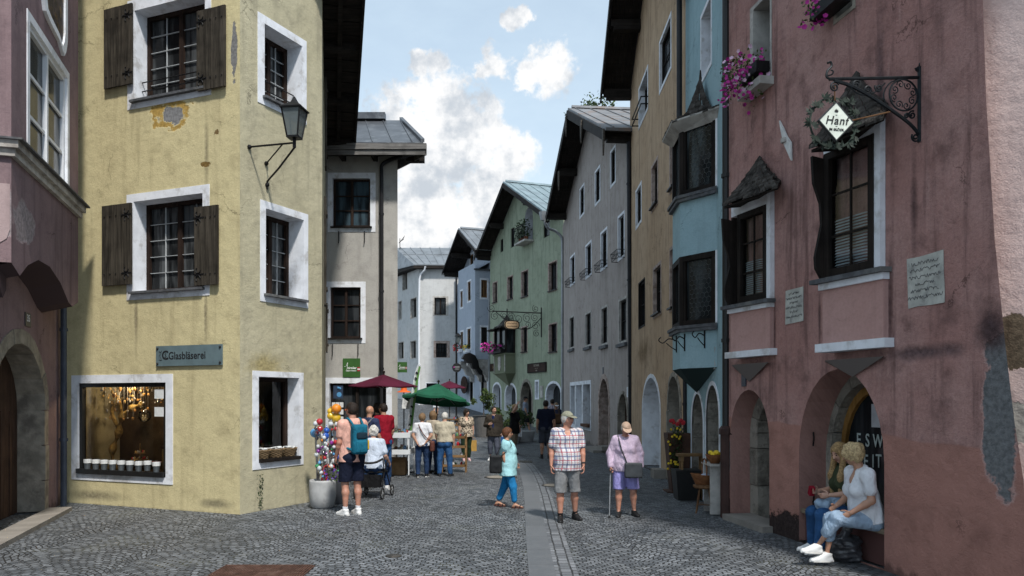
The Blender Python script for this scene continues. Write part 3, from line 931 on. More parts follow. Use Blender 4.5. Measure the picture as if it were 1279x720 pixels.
for i, (px, sl, sr, band) in enumerate([((169, 257, 3, 119), (135, 170, 11, 110), (250.5, 286, 13, 113), (0.17, 0.13, 0.13, 0.2)),
         ((168, 254, 247, 363), (132.5, 169, 257, 357), (247.5, 277, 259, 357), (0.17, 0.15, 0.13, 0.14))]):
 w, (u0, u1, z0, z1) = window(YA, Y, px, depth=0.34, band=band, grid=(2, 5), frame=brown_frame, bars=0.009, sill=slate, fw=0.075, pane=pane_room, barm=lead_bar)
 shutter(YA, w, sl, 0.05, flip=1)
 shutter(YA, w, sr, 0.05, flip=-1)
 if i == 0:
  mb = MB()
  for k in range(3): mb.tube([YA.P(u0, z0 + 0.08 + 0.16 * k, -0.16), YA.P(u1, z0 + 0.08 + 0.16 * k, -0.16)], 0.011, 6)
  mb.build('window_rail', iron, w)
for i, (px, band) in enumerate([((330.5, 377.5, 44, 133), (0.16, 0.12, 0.14, 0.14)), ((332, 379.5, 268, 372), (0.13, 0.12, 0.13, 0.13))]):
 w, (u0, u1, z0, z1) = window(YB, Y, px, depth=0.42, band=band, grid=(2, 5), frame=brown_frame, bars=0.009, sill=slate, fw=0.075, pane=pane_room, barm=lead_bar)
 if i == 0:
  mb = MB()
  for k in range(3): mb.tube([YB.P(u0, z0 + 0.08 + 0.16 * k, -0.2), YB.P(u1, z0 + 0.08 + 0.16 * k, -0.2)], 0.011, 6)
  mb.build('window_rail', iron, w)
def shopwin(F, px, band, fm, dp, name):
 u0, u1, z0, z1 = F.rect(*px)
 F.holes.append(rectp(u0, u1, z0, z1))
 mb = MB(); f = 0.075; o = -dp
 F.box(mb, u0, u0 + f, z0, z1, o, o + 0.08); F.box(mb, u1 - f, u1, z0, z1, o, o + 0.08)
 F.box(mb, u0 + f, u1 - f, z1 - f, z1, o, o + 0.08); F.box(mb, u0 + f, u1 - f, z0, z0 + f, o, o + 0.08)
 w = mb.build('shop_window', fm, Y)
 pane_obj(F, w, rectp(u0 + 0.01, u1 - 0.01, z0 + 0.01, z1 - 0.01), o + 0.03, pane_clear)
 mb = MB(); F.reveal(mb, rectp(u0, u1, z0, z1), 0, o)
 l, r, b, t = band
 F.ring(mb, rectp(u0 - l, u1 + r, z0 - b, z1 + t), rectp(u0, u1, z0, z1), 0, 0.014)
 mb.build('surround', white_paint, w)
 mb = MB()
 i0 = o + 0.002
 bd = o - 1.0
 P = F.P
 e = 0.25
 mb.add([P(u0 - e, z0, bd), P(u1 + e, z0, bd), P(u1 + e, z1 + e, bd), P(u0 - e, z1 + e, bd)], [(0, 1, 2, 3)])
 mb.add([P(u0 - e, z0, i0), P(u1 + e, z0, i0), P(u1 + e, z0, bd), P(u0 - e, z0, bd)], [(0, 1, 2, 3)])
 mb.add([P(u0 - e, z1 + e, i0), P(u1 + e, z1 + e, i0), P(u1 + e, z1 + e, bd), P(u0 - e, z1 + e, bd)], [(0, 1, 2, 3)])
 mb.add([P(u0 - e, z0, i0), P(u0 - e, z0, bd), P(u0 - e, z1 + e, bd), P(u0 - e, z1 + e, i0)], [(0, 1, 2, 3)])
 mb.add([P(u1 + e, z0, i0), P(u1 + e, z0, bd), P(u1 + e, z1 + e, bd), P(u1 + e, z1 + e, i0)], [(0, 1, 2, 3)])
 mb.build('display_niche', M('niche_brown', (0.05, 0.036, 0.024), 0.8, 0.4, 3, 0.1), w)
 return w, (u0, u1, z0, z1)
SW, swr = shopwin(YA, (98.5, 208, 478.5, 594), (0.17, 0.16, 0.12, 0.15), black_paint, 0.10, 'a')
mb = MB(); YA.box(mb, swr[0], swr[1] - 0.02, swr[2] + 0.001, swr[2] + 0.09, -0.018, 0.06); mb.build('sill', black_paint, SW)
SW2, swr2 = shopwin(YB, (323, 373.5, 471.5, 576), (0.14, 0.12, 0.11, 0.10), brown_frame, 0.34, 'b')
mb = MB(); YB.box(mb, swr2[0] + 0.01, swr2[1] - 0.01, swr2[2] + 0.001, swr2[2] + 0.06, -0.25, 0.07); mb.build('sill', dark_frame, SW2)
mb = MB()
YA.sheet(mb, rectp(-1.3, YA.L, -0.3, ZT), YA.holes)
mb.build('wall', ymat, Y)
mb = MB()
YB.sheet(mb, rectp(0, YB.L, -0.3, ZT), YB.holes)
YC.sheet(mb, rectp(0, YC.L, -0.3, ZT), [])
b1 = YC.P(YC.L, 0, -6); b0 = YA.P(0, 0, -6)
wallside(mb, YC.p1, b1[:2], -0.3, ZT); wallside(mb, b1[:2], b0[:2], -0.3, ZT); wallside(mb, b0[:2], YA.p0, -0.3, ZT)
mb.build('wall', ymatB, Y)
mb = MB()
for (ua, z0, z1) in ((0.6, YC.Z(406, 405), YC.Z(406, 298)), (1.9, YC.Z(405, 225), YC.Z(405, 120)), (4.2, 3.1, 4.3)):
 mb = MB()
 YC.box(mb, ua, ua + 0.39, z0, z1, 0.03, 0.075)
 for k in (0.15, 0.85): YC.box(mb, ua + 0.02, ua + 0.37, z0 + (z1 - z0) * k - 0.03, z0 + (z1 - z0) * k + 0.03, 0.076, 0.1)
 mb.build('side_shutter', shutter_wood, Y)
pass
def zE(u): return 9.98 - 0.92 * u / YC.L
def EP(u, o, dz=0.0): return YC.P(u, zE(u) + dz, o)
U0, U1, OV = -0.55, YC.L - 0.55, 0.80
mb = MB()
mb.hexa([EP(U0, OV), EP(U1, OV), EP(U1, -0.3), EP(U0, -0.3), EP(U0, OV, 0.06), EP(U1, OV, 0.06), EP(U1, -0.3, 0.06), EP(U0, -0.3, 0.06)])
nb = 30
for k in range(nb):
 a, b = U0 + (U1 - U0) * (k + 0.04) / nb, U0 + (U1 - U0) * (k + 0.96) / nb
 d = -0.02 - 0.014 * (k % 2)
 mb.hexa([EP(a, OV - 0.02, d), EP(b, OV - 0.02, d), EP(b, 0.01, d), EP(a, 0.01, d), EP(a, OV - 0.02, -0.002), EP(b, OV - 0.02, -0.002), EP(b, 0.01, -0.002), EP(a, 0.01, -0.002)])
for k in range(4):
 u = U0 + 0.2 + (U1 - U0 - 0.4) * k / 3
 mb.hexa([EP(u - 0.07, OV - 0.1, -0.2), EP(u + 0.07, OV - 0.1, -0.2), EP(u + 0.07, 0.01, -0.24), EP(u - 0.07, 0.01, -0.24),
    EP(u - 0.07, OV - 0.1, -0.036), EP(u + 0.07, OV - 0.1, -0.036), EP(u + 0.07, 0.01, -0.036), EP(u - 0.07, 0.01, -0.036)])
for (oa, ob, da, db) in ((OV - 0.03, OV + 0.03, -0.13, 0.12), (0.30, 0.40, -0.15, -0.036)):
 mb.hexa([EP(U0, ob, da), EP(U1, ob, da), EP(U1, oa, da), EP(U0, oa, da), EP(U0, ob, db), EP(U1, ob, db), EP(U1, oa, db), EP(U0, oa, db)])
mb.build('eave', eave_wood, Y)
rb = [YA.P(-0.2, 0, 0.15), YA.P(YA.L + 0.1, 0, 0.15), YB.P(YB.L, 0, 0.12), EP(U0, OV - 0.1), EP(U1, OV - 0.1), YC.P(YC.L, 0, -6), YA.P(-0.2, 0, -6)]
full = [(p.x, p.y, 10.35) for p in rb]
full[3] = tuple(EP(U0, OV - 0.05, 0.07)); full[4] = tuple(EP(U1, OV - 0.05, 0.07))
ridge = Vector((-6.5, 17.5, 13.0))
mb = MB()
for i in range(len(full)):
 mb.add([full[i], full[(i + 1) % len(full)], ridge], [(0, 1, 2)])
mb.build('roof', slate, Y)
pz = at(80, 13.95)
pipe(Y, [Vector((pz.x, pz.y, z)) for z in (10.2, 6, 3, 0.0)], 0.055, M('blue_grey_pipe', (0.06, 0.075, 0.105), 0.5, 0.2, 4, 0.05, metal=0.3), brackets=[(pz.x, pz.y, 3.2), (pz.x, pz.y, 1.2)])
wp_ = MB()
for k in range(90):
 h = random.random() ** 1.3
 u, z = YB.hit(325, 640 - 62 * h)
 wp_.leaf(YB.P(YB.U(325) + random.gauss(0, 0.03), 0.03 + 0.62 * h, random.uniform(0.015, 0.05)), 0.035)
tag(wp_.build('wall_weed', leaf_dark, loc=YB.P(YB.U(325), 0, 0.02)), 'thin green weed climbing the foot of the yellow corner wall', 'weed', kind='stuff')
# ------------------------------------------------------------------ left: grey house behind
G = thing('grey_corner_house', 'grey plastered house with green shop signs and a dark metal hipped roof', 'house', (-4.5, 24, 0))
FG = Fac((-5.75, 22.0), (-3.275, 22.0))
gm = plaster('grey_plaster', (0.40, 0.385, 0.355), (0.25, 0.24, 0.225), (0.48, 0.465, 0.435), streak=0.5, mott=0.6)
curt = glass_dark('pane_curtain', (0.014, 0.018, 0.022), (0.05, 0.08, 0.10))
window(FG, G, (416, 463, 223, 284), depth=0.16, band=(0.14, 0.15, 0.14, 0.16), frame=brown_frame, grid=(2, 3), halfbars=False, bars=0.03, pane=curt, sill=dark_frame)
window(FG, G, (413, 451, 359, 423), depth=0.16, band=(0.12, 0.14, 0.14, 0.16), frame=brown_frame, grid=(2, 3), halfbars=False, bars=0.03, pane=pane_dark, sill=dark_frame)
u0, u1, z0, z1 = FG.rect(412, 483, 479, 584)
z0 = 0.0
FG.holes.append(rectp(u0, u1, z0, z1))
mb = MB()
FG.box(mb, u0, u0 + 0.09, z0, z1, -0.25, -0.16); FG.box(mb, u1 - 0.09, u1, z0, z1, -0.25, -0.16); FG.box(mb, u0, u1, z1 - 0.09, z1, -0.25, -0.158)
FG.box(mb, u0 + 0.72, u0 + 0.80, z0, z1 - 0.09, -0.25, -0.17)
dr = mb.build('shop_door', dark_frame, G)
pane_obj(FG, dr, rectp(u0, u1, z0, z1), -0.23, pane_dark)
mb = MB(); FG.reveal(mb, rectp(u0, u1, z0, z1), 0, -0.25, skip=(0,)); FG.ring(mb, [(u0 - 0.16, z0), (u1 + 0.16, z0), (u1 + 0.16, z1 + 0.16), (u0 - 0.16, z1 + 0.16)], [(u0, z0), (u1, z0), (u1, z1), (u0, z1)], 0, 0.015)
mb.build('surround', white_paint, dr)
mb = MB()
FG.sheet(mb, rectp(0, FG.L, -0.3, 9.1), FG.holes)
wallside(mb, FG.p1, (-7.2, 27), -0.3, 9.1); wallside(mb, (-7.2, 27), (-11, 27), -0.3, 9.1); wallside(mb, (-11, 27), (-11, 22), -0.3, 9.1); wallside(mb, (-11, 22), FG.p0, -0.3, 9.1)
mb.build('wall', gm, G)
zr = at(500, 21.3, 181).z
mb = MB()
rf = [(-11.0, 21.25, zr), (-2.45, 21.25, zr), (-3.5, 24.4, zr + 1.75), (-11, 24.4, zr + 1.75)]
mb.slab(rf, (0, 0, 0.05))
mb.slab([(-2.45, 21.25, zr), (-6.9, 27.4, zr), (-6.4, 26, zr + 1.75), (-3.5, 24.4, zr + 1.75)], (0, 0, 0.05))
mb.slab([(-11, 24.4, zr + 1.75), (-3.5, 24.4, zr + 1.75), (-6.4, 26, zr + 1.75), (-11, 26, zr + 1.75)], (0, 0, 0.05))
for k in range(14):
 x = -2.75 - 0.55 * k
 xt = max(-11, -3.55 - 0.55 * k)
 mb.slab([Vector((x, 21.25, zr + 0.05)), Vector((x - 0.02, 21.25, zr + 0.05)), Vector((xt - 0.02, 24.4, zr + 1.8)), Vector((xt, 24.4, zr + 1.8))], (0, 0, 0.04))
mb.slab([(-2.42, 21.25, zr + 0.05), (-2.52, 21.25, zr + 0.05), (-3.57, 24.4, zr + 1.8), (-3.47, 24.4, zr + 1.8)], (0, 0, 0.10))
mb.box((-7, 24.3, zr + 1.88), (3.0, 0.12, 0.10))
r_ = mb.build('roof', M('dark_roof_metal', (0.10, 0.105, 0.115), 0.4, 0.25, 2, 0.1, 10, metal=0.5, dirt=(0.2, 0.21, 0.22)), G)
mb = MB()
mb.slab([(-11, 21.22, zr - 0.30), (-2.40, 21.22, zr - 0.30), (-2.40, 21.27, zr - 0.30), (-11, 21.27, zr - 0.30)], (0, 0, 0.14))
mb.slab([(-11, 21.18, zr - 0.155), (-2.36, 21.18, zr - 0.155), (-2.36, 21.23, zr - 0.155), (-11, 21.23, zr - 0.155)], (0, 0, 0.16))
mb.slab([(-2.40, 21.27, zr - 0.30), (-2.36, 21.27, zr - 0.30), (-6.86, 27.4, zr - 0.30), (-6.9, 27.4, zr - 0.30)], (0, 0, 0.30))
mb.build('fascia', grey_board, r_)
mb = MB()
mb.slab([(-11, 21.28, zr - 0.10), (-2.44, 21.28, zr - 0.10), (-6.94, 27.4, zr - 0.10), (-11, 27.4, zr - 0.10)], (0, 0, 0.03))
for k in range(9): mb.box((-3.0 - 0.9 * k, 21.66, zr - 0.18), (0.06, 0.33, 0.075))
mb.box((-2.75, 21.9, zr - 0.2), (0.25, 0.12, 0.1))
mb.build('soffit', eave_wood, r_)
xp = at(477, 21.85).x
pp = curve([at(531, 21.3, 187), at(519, 21.4, 192), at(505, 21.6, 195), at(488, 21.85, 200), at(478, 21.88, 206), at(477, 21.88, 214)], 4)
pipe(G, pp + [Vector((xp, 21.88, z)) for z in (7, 5, 2.5, 0.0)], 0.055, pipe_metal, brackets=[(xp, 21.88, 7.2), (xp, 21.88, 5.0), (xp, 21.88, 2.8)])
for px, py in ((424, 300), (456, 300), (416, 441), (448, 441)):
 u, z = FG.hit(px, py)
 mb = MB()
 mb.tube([FG.P(u, z + 0.25, 0.03), FG.P(u, z - 0.05, 0.03), FG.P(u, z - 0.1, 0.07)], 0.015, 5)
 mb.build('shutter_hook', iron, G)
# ------------------------------------------------------------------ far white house
W = thing('white_house', 'white plastered house with a zinc roof closing the far end of the street', 'house', (-6, 59, gz(58)))
wm = plaster('white_plaster', (0.53, 0.53, 0.52), (0.36, 0.36, 0.355), (0.62, 0.62, 0.61), streak=0.4, mott=0.6)
FW = Fac((-7.0, 57.5), (-3.9, 57.5))
FW2 = Fac((-9.6, 63.0), (-7.0, 57.5))
window(FW, W, (543, 557.5, 372, 393.5), depth=0.2, band=(0.12, 0.18, 0.08, 0.1), bandm=pale_stone, frame=brown_frame, grid=(2, 1), halfbars=False)
window(FW, W, (545, 558.5, 429, 446.5), depth=0.2, band=(0.17, 0.23, 0.03, 0.18), bandm=marble, frame=dark_frame, grid=(2, 3), bars=0.04)
window(FW, W, (533, 546, 479, 503), depth=0.2, band=(0.05, 0.05, 0.0, 0.06), frame=dark_frame, grid=(2, 1), halfbars=False)
for px in ((503.5, 509, 338, 362), (498.5, 502, 377, 399), (513.5, 520.5, 373, 397), (498.5, 504.5, 428, 448), (513.5, 520, 426.5, 447.5)):
 window(FW2, W, px, depth=0.35, band=(0.1, 0.1, 0.06, 0.06), bandm=pale_stone, frame=dark_frame, grid=(1, 1), halfbars=False)
mb = MB()
zw = at(540, 57.5, 333).z
FW.sheet(mb, rectp(0, FW.L, 0.5, zw), FW.holes)
FW2.sheet(mb, rectp(0, FW2.L, 0.5, zw), FW2.holes)
wallside(mb, FW.p1, (-3.9, 68), 0.5, zw); wallside(mb, (-3.9, 68), (-9.6, 68), 0.5, zw); wallside(mb, (-9.6, 68), (-9.6, 63), 0.5, zw)
mb.build('wall', wm, W)
mb = MB()
zt = at(520, 62.5, 311).z
A, B_, C_, D_ = Vector((-7.3, 57.0, zw)), Vector((-3.4, 57.0, zw)), Vector((-3.4, 62.5, zt)), Vector((-9.5, 62.5, zt))
mb.slab([A, B_, C_, D_], (0, 0, 0.08))
mb.slab([A, D_, (-10.2, 63, zw + 0.5)], (0, 0, 0.08))
mb.slab([D_, C_, (-3.4, 68.3, zw), (-10.2, 68.3, zw)], (0, 0, 0.08))
for k in range(8):
 x = -7.0 + 0.5 * k
 xt = -9.1 + 0.8 * k
 mb.slab([Vector((x, 57.02, zw + 0.085)), Vector((x + 0.05, 57.02, zw + 0.085)), Vector((xt + 0.05, 62.5, zt + 0.085)), Vector((xt, 62.5, zt + 0.085))], (0, 0, 0.05))
mid = [A.lerp(D_, 0.55) + Vector((0, 0, 0.085)), B_.lerp(C_, 0.55) + Vector((0, 0, 0.085))]
mb.slab([mid[0], mid[1], mid[1] + Vector((0, 0.07, 0.02)), mid[0] + Vector((0, 0.07, 0.02))], (0, 0, 0.05))
rw = mb.build('roof', zinc, W)
mb = MB()
mb.slab([(-7.3, 57.0, zw - 0.02), (-3.4, 57.0, zw - 0.02), (-3.4, 57.45, zw - 0.02), (-7.1, 57.45, zw - 0.02)], (0, 0, -0.2))
mb.slab([(-7.3, 57.0, zw - 0.02), (-7.05, 57.5, zw - 0.02), (-9.6, 63, zw + 0.2), (-10.2, 63, zw + 0.3)], (0, 0, -0.18))
mb.build('soffit', eave_wood, rw)
xp = at(526, 57.3).x
pp = [at(532, 57.0, 333), at(530.5, 57.1, 338), at(526, 57.35, 343), at(524.5, 57.4, 350)]
pipe(W, pp + [Vector((at(524, 57.4).x, 57.4, z)) for z in (9, 6, 3.5, 1.3)], 0.075, white_frame)
an = thing('antenna', 'small television aerial above the eave of the far white house', 'antenna', at(500, 60, 311))
mb = MB(); mb.tube([at(500, 60, 312), at(500, 60, 298)], 0.03, 6)
for k in range(4): mb.tube([at(498.5 + 2 * k, 60, 304 - 1.6 * k), at(502 + 1.2 * k, 60, 300 - 1.8 * k)], 0.02, 5)
mb.tube([at(499, 60, 303), at(505, 60, 299)], 0.02, 5)
mb.build('mast', iron, an)
# ------------------------------------------------------------------ right side: gable roofs over the street
def gable_roof(F, root, ov, pn, pr, pf, depth, mat, ridge_cap=True, barge=0.22, purlins=True, thick=0.10, back_n=None):
 """verge points in (px, py): near eave, ridge, far eave, on the plane ov out of the wall; roof runs back over the house"""
 pts = [F.hit(*p, o=ov) if not isinstance(p[0], str) else p[1:] for p in (pf, pr, pn)]     # left (far) to right (near)
 mb, me, mw = MB(), MB(), MB()
 for a, b in ((pts[0], pts[1]), (pts[1], pts[2])):
  q = [F.P(a[0], a[1], ov), F.P(b[0], b[1], ov), F.P(b[0], b[1], -depth), F.P(a[0], a[1], -depth)]
  mb.slab(q, (0, 0, thick))
  L = 8
  for k in range(int((depth + ov) / 0.62)):       # standing seams running down the slope
   o_ = ov - 0.25 - 0.62 * k
   v = [F.P(a[0], a[1], o_), F.P(b[0], b[1], o_), F.P(b[0], b[1], o_ - 0.03), F.P(a[0], a[1], o_ - 0.03)]
   mb.slab([p + Vector((0, 0, thick + 0.002)) for p in v], (0, 0, 0.035))
  nb = 7
  for k in range(nb):                             # boards under the overhang
   o0, o1 = 0.01 + (ov - 0.05) * k / nb, 0.01 + (ov - 0.05) * (k + 0.93) / nb
   v = [F.P(a[0], a[1], o0), F.P(b[0], b[1], o0), F.P(b[0], b[1], o1), F.P(a[0], a[1], o1)]
   me.slab([p + Vector((0, 0, -0.004)) for p in v], (0, 0, -0.03 - 0.01 * (k % 2)))
  v = [F.P(a[0], a[1], ov), F.P(b[0], b[1], ov), F.P(b[0], b[1] - barge, ov), F.P(a[0], a[1] - barge, ov)]
  me.slab([p + F.n.to_3d() * 0.004 for p in v], F.n.to_3d() * 0.05)
 if ridge_cap:
  u, z = pts[1]
  mb.slab([F.P(u - 0.16, z + thick - 0.03, ov - 0.15), F.P(u, z + thick + 0.12, ov - 0.15), F.P(u + 0.16, z + thick - 0.03, ov - 0.15)], -F.n.to_3d() * depth)
 r = mb.build('roof', mat, root)
 me.build('eave', eave_wood, r)
 if purlins:
  for t, side in ((0.06, 0), (0.52, 0), (0.5, 1), (0.94, 1), (1.0, 0)):
   a, b = (pts[0], pts[1]) if side == 0 else (pts[1], pts[2])
   u, z = a[0] + (b[0] - a[0]) * t, a[1] + (b[1] - a[1]) * t
   mw = MB()
   zz = z - 0.06 - abs((b[1] - a[1]) / (b[0] - a[0])) * 0.12
   F.box(mw, u - 0.12, u + 0.12, zz - 0.30, zz, 0.01, ov - 0.12)
   F.box(mw, u - 0.12, u + 0.12, zz - 0.20, zz, ov - 0.119, ov - 0.04)
   mw.build('purlin', eave_wood, r)
 return r, pts
def gable_wall(F, root, mat, pts, z0=-0.3, depth=8, drop=0.05, extra_u=0.0, mats=None):
 def roofz(u):
  a, b = (pts[0], pts[1]) if u < pts[1][0] else (pts[1], pts[2])
  return a[1] + (b[1] - a[1]) * (u - a[0]) / (b[0] - a[0]) - drop
 outer = [(0, z0), (F.L, z0), (F.L, roofz(F.L)), (pts[1][0], pts[1][1] - drop), (0, roofz(0))]
 mb = MB()
 F.sheet(mb, outer, F.holes)
 a, b = F.P(F.L, 0, -depth), F.P(0, 0, -depth)
 mb.add([F.P(F.L, z0), F.P(F.L, z0, -depth), F.P(F.L, roofz(F.L), -depth), F.P(F.L, roofz(F.L))], [(0, 1, 2, 3)], [[(0, z0), (depth, z0), (depth, 10), (0, 10)]])
 mb.add([F.P(0, z0, -depth), F.P(0, z0), F.P(0, roofz(0)), F.P(0, roofz(0), -depth)], [(0, 1, 2, 3)], [[(0, z0), (depth, z0), (depth, 10), (0, 10)]])
 return mb.build('wall', mat, root)
# ---------------- pale blue house at the far bend
BF = thing('pale_blue_house', 'pale blue house with a corner oriel and gabled roof beside the far white house', 'house', (-2.5, 54, gz(54)))
FB = Fac((-4.45, 58.2), (-1.42, 50.2))
blu = (0.42, 0.465, 0.53)
bm = plaster('pale_blue_plaster', blu, (0.26, 0.30, 0.37), (0.42, 0.47, 0.55), streak=0.35, mott=0.4)
zbl = at(605, 50, 340).z
oo = 1.0
ua, ub = FB.U(573, oo), FB.U(594, oo)
FO = Fac(FB.P(ua, 0, oo)[:2], FB.P(ub, 0, oo)[:2])
FS = Fac(FB.P(ub, 0, oo)[:2], FB.P(ub, 0, 0)[:2])
zo0 = FS.Z(600, 449); zo1 = FS.Z(600, 338)
ds = dict(depth=0.12, band=(0.10, 0.12, 0.12, 0.12), frame=tan_frame, grid=(2, 2), halfbars=False, fw=0.09)
window(FO, BF, (575.5, 578.5, 364, 384), **{**ds, 'grid': (1, 2)})
window(FO, BF, (584.5, 588.5, 352, 376), **{**ds, 'grid': (1, 2)})
window(FO, BF, (575.5, 579, 415, 436), **{**ds, 'grid': (1, 2)})
window(FO, BF, (584, 588.5, 411, 436), **{**ds, 'grid': (1, 2)})
window(FS, BF, (601.5, 609, 350, 372), **ds)
window(FS, BF, (601.5, 609, 409, 436), **{**ds, 'frame': dark_frame})
mb = MB()
FO.sheet(mb, rectp(0, FO.L, zo0, zo1 + 0.5), FO.holes)
FS.sheet(mb, rectp(0, FS.L, zo0, zo1), FS.holes)
mb.add([FB.P(ua, zo0, oo), FB.P(ub, zo0, oo), FB.P(ub, zo0, 0), FB.P(ua, zo0, 0)], [(0, 1, 2, 3)])
mb.add([FB.P(ua, zo1 + 0.5, oo), FB.P(ub, zo1, oo), FB.P(ub, zo1 + 0.55, 0), FB.P(ua, zo1 + 0.9, 0)], [(0, 1, 2, 3)])
mb.add([FB.P(ua, zo0, oo), FB.P(ua, zo1 + 0.5, oo), FB.P(ua, zo1 + 0.9, 0), FB.P(ua, zo0, 0)], [(0, 1, 2, 3)])
orl = mb.build('oriel', bm, BF)
mb = MB()
FS.box(mb, -0.1, FS.L, zo1, zo1 + 0.09, 0.003, 0.12)
mb.build('ledge', slate, orl)
mb = MB()
prof = [(0.0, zo0), (0, zo0 - 0.35), (0.3, zo0 - 0.55), (0.45, zo0 - 0.9), (0.7, zo0 - 1.0), (0.8, zo0 - 1.35), (1.0, zo0 - 1.45), (1.0, zo0)]
for uu in (ua + 0.2, (ua + ub) / 2, ub - 0.35):
 mb = MB()
 mb.slab([FB.P(uu, z - 0.004, oo - o_) for o_, z in prof], FB.d.to_3d() * 0.32)
 mb.build('console', pale_stone, orl)
window(FB, BF, (587.5, 592, 318, 334), **{**ds, 'grid': (1, 2), 'frame': tan_frame})
window(FB, BF, (587, 591.5, 477, 502), **{**ds, 'grid': (1, 2), 'frame': dark_frame})
window(FB, BF, (601, 609, 456, 500), **{**ds, 'grid': (1, 2), 'frame': dark_frame})
rb_, pts = gable_roof(FB, BF, 1.45, (594, 312), (573, 287), (553, 341), 9, zinc, barge=0.18)
gable_wall(FB, BF, bm, pts, z0=0.3, depth=9)
mb = MB()
u, z = pts[2]
mb.slab([FB.P(u - 0.6, z + 0.6, 0.2), FB.P(u - 0.2, z + 0.1, 0.2), FB.P(u + 2.4, z - 1.1, 0.2), FB.P(u + 2.4, z - 0.6, 0.2)], -FB.n.to_3d() * 8)
mb.build('lean_to_roof', zinc, BF)
pipe(BF, [at(570.5, 57.2, 345), at(570.5, 57.2, 470), at(570.5, 57.2, 500)], 0.07, pipe_metal)
pipe(BF, [at(611.7, 50.0, 352), at(611.7, 50.0, 430), at(611.7, 50.0, 515)], 0.07, zinc_pipe)
mb = MB()
hd = [(0, 0), (0.2, 0.35), (0.6, 0.45), (1.0, 0.25), (1.25, -0.2), (1.35, -0.75), (1.6, -1.0), (1.6, -1.35), (1.3, -1.25), (1.1, -0.9), (0.8, -0.8), (0.7, -0.4), (0.35, -0.35), (0.2, -0.1)]
hu, hz_ = FS.hit(589, 452)
mb.slab([FS.P(-0.95 + a * 0.85, hz_ + b * 0.8 + 0.2, -0.05) for a, b in hd], FS.n.to_3d() * 0.35)
mb.build('door_hood', iron, BF)
# ---------------- green house
GN = thing('green_house', 'green plastered house with a gabled roof, stone framed windows and flower oriel', 'house', (1.0, 43, gz(43)))
FN = Fac((-1.40, 49.2), (2.58, 38.5))
gm_ = plaster('green_plaster', (0.30, 0.34, 0.25), (0.165, 0.19, 0.138), (0.39, 0.43, 0.33), streak=0.65, mott=0.5)
sb = dict(depth=0.22, band=(0.10, 0.06, 0.06, 0.06), bandm=marble, frame=dark_frame, grid=(1, 2), halfbars=False, fw=0.07, sill=iron)
for px in ((616.5, 621.5, 353, 378), (634.5, 641, 346, 374), (652, 660, 339, 371), (686, 696, 328, 363), (652, 659, 409, 440), (686.5, 696, 405, 440)):
 window(FN, GN, px, **sb)
window(FN, GN, (617.5, 622, 416, 443), **sb)
gr_ = dict(depth=0.12, band=None, frame=dark_frame, grid=(1, 1), halfbars=False, fw=0.05, bandm=gm_)
window(FN, GN, (625.5, 629, 299, 315), **gr_)
window(FN, GN, (638.5, 643, 285, 309), **gr_)
window(FN, GN, (679.5, 687, 276, 296), **gr_)
u0, u1, z0, z1 = FN.rect(656, 666, 259, 302)
FN.holes.append(archp(u0, u1, z0, z1 - 0.55, z1, 8))
mb = MB(); FN.reveal(mb, archp(u0, u1, z0, z1 - 0.55, z1, 8), 0, -0.5, skip=()); ad = mb.build('balcony_door', white_paint, GN)
pane_obj(FN, ad, archp(u0, u1, z0, z1 - 0.55, z1, 8), -0.48, pane_dark)
mb = MB(); FN.box(mb, u0 - 0.25, u1 + 0.15, z0 - 0.12, z0 - 0.02, 0.003, 0.55)
mb.build('balcony_slab', pale_stone, ad)
mb = MB()
for k in range(9):
 u = u0 - 0.22 + (u1 - u0 + 0.34) * k / 8
 mb.tube([FN.P(u, z0, 0.5), FN.P(u, z0 + 0.75, 0.62)], 0.02, 5)
mb.tube([FN.P(u0 - 0.22, z0 + 0.75, 0.62), FN.P(u1 + 0.12, z0 + 0.75, 0.62)], 0.025, 5)
mb.build('balcony_railing', iron, ad)
pl = thing('balcony_plants', 'leafy potted plants crowding the little balcony in the green gable', 'plants', FN.P((u0 + u1) / 2, z0, 0.3))
mb = MB(); mb2 = MB()
for k in range(3): mb2.lathe([(0.10, 0), (0.14, 0.22)], 10, FN.P(u0 + 0.1 + 0.4 * k, z0 - 0.015, 0.28))
for k in range(330): mb.leaf(FN.P(random.uniform(u0 - 0.2, u1 + 0.1), z0 + 0.2 + random.random() ** 1.2 * 0.95, random.uniform(0.1, 0.6)), 0.13)
mb2.build('pots', M('terracotta', (0.28, 0.11, 0.06), 0.8), pl); mb.build('foliage', leaf_dark, pl)
for (a, b, yt, yb) in ((616.5, 626, 480, 520), (632, 645, 481, 530), (683, 701, 479, 545)):
 u0, u1, z0, z1 = FN.rect(a, b, yt, yb)
 z0 = max(z0, gz(44) + (0.75 if a < 680 else 0.0))
 ap = archp(u0, u1, z0, z1 - (u1 - u0) * 0.30, z1, 8)
 FN.holes.append(ap)
 mb = MB()
 FN.reveal(mb, ap, 0, -0.42)
 FN.ring(mb, archp(u0 - 0.13, u1 + 0.13, z0 - 0.02, z1 - (u1 - u0) * 0.30, z1 + 0.13, 8), ap, 0, 0.02)
 sw = mb.build('arched_window', white_paint, GN)
 pane_obj(FN, sw, ap, -0.40, pane_dark)
u0, u1, z0, z1 = FN.rect(651, 665, 477, 535)
stone_arch(FN, GN, u0, u1, gz(43) - 0.1, z1 - 1.0, z1, 0.16, 0.5, stone, doorm=dark_frame)
u0, u1, z0, z1 = FN.rect(669.5, 673, 477, 497)
window(FN, GN, None, uvrect=(u0, u1, z0, z1), depth=0.3, band=(0.1, 0.1, 0.1, 0.1), frame=white_frame, grid=(1, 1), halfbars=False)
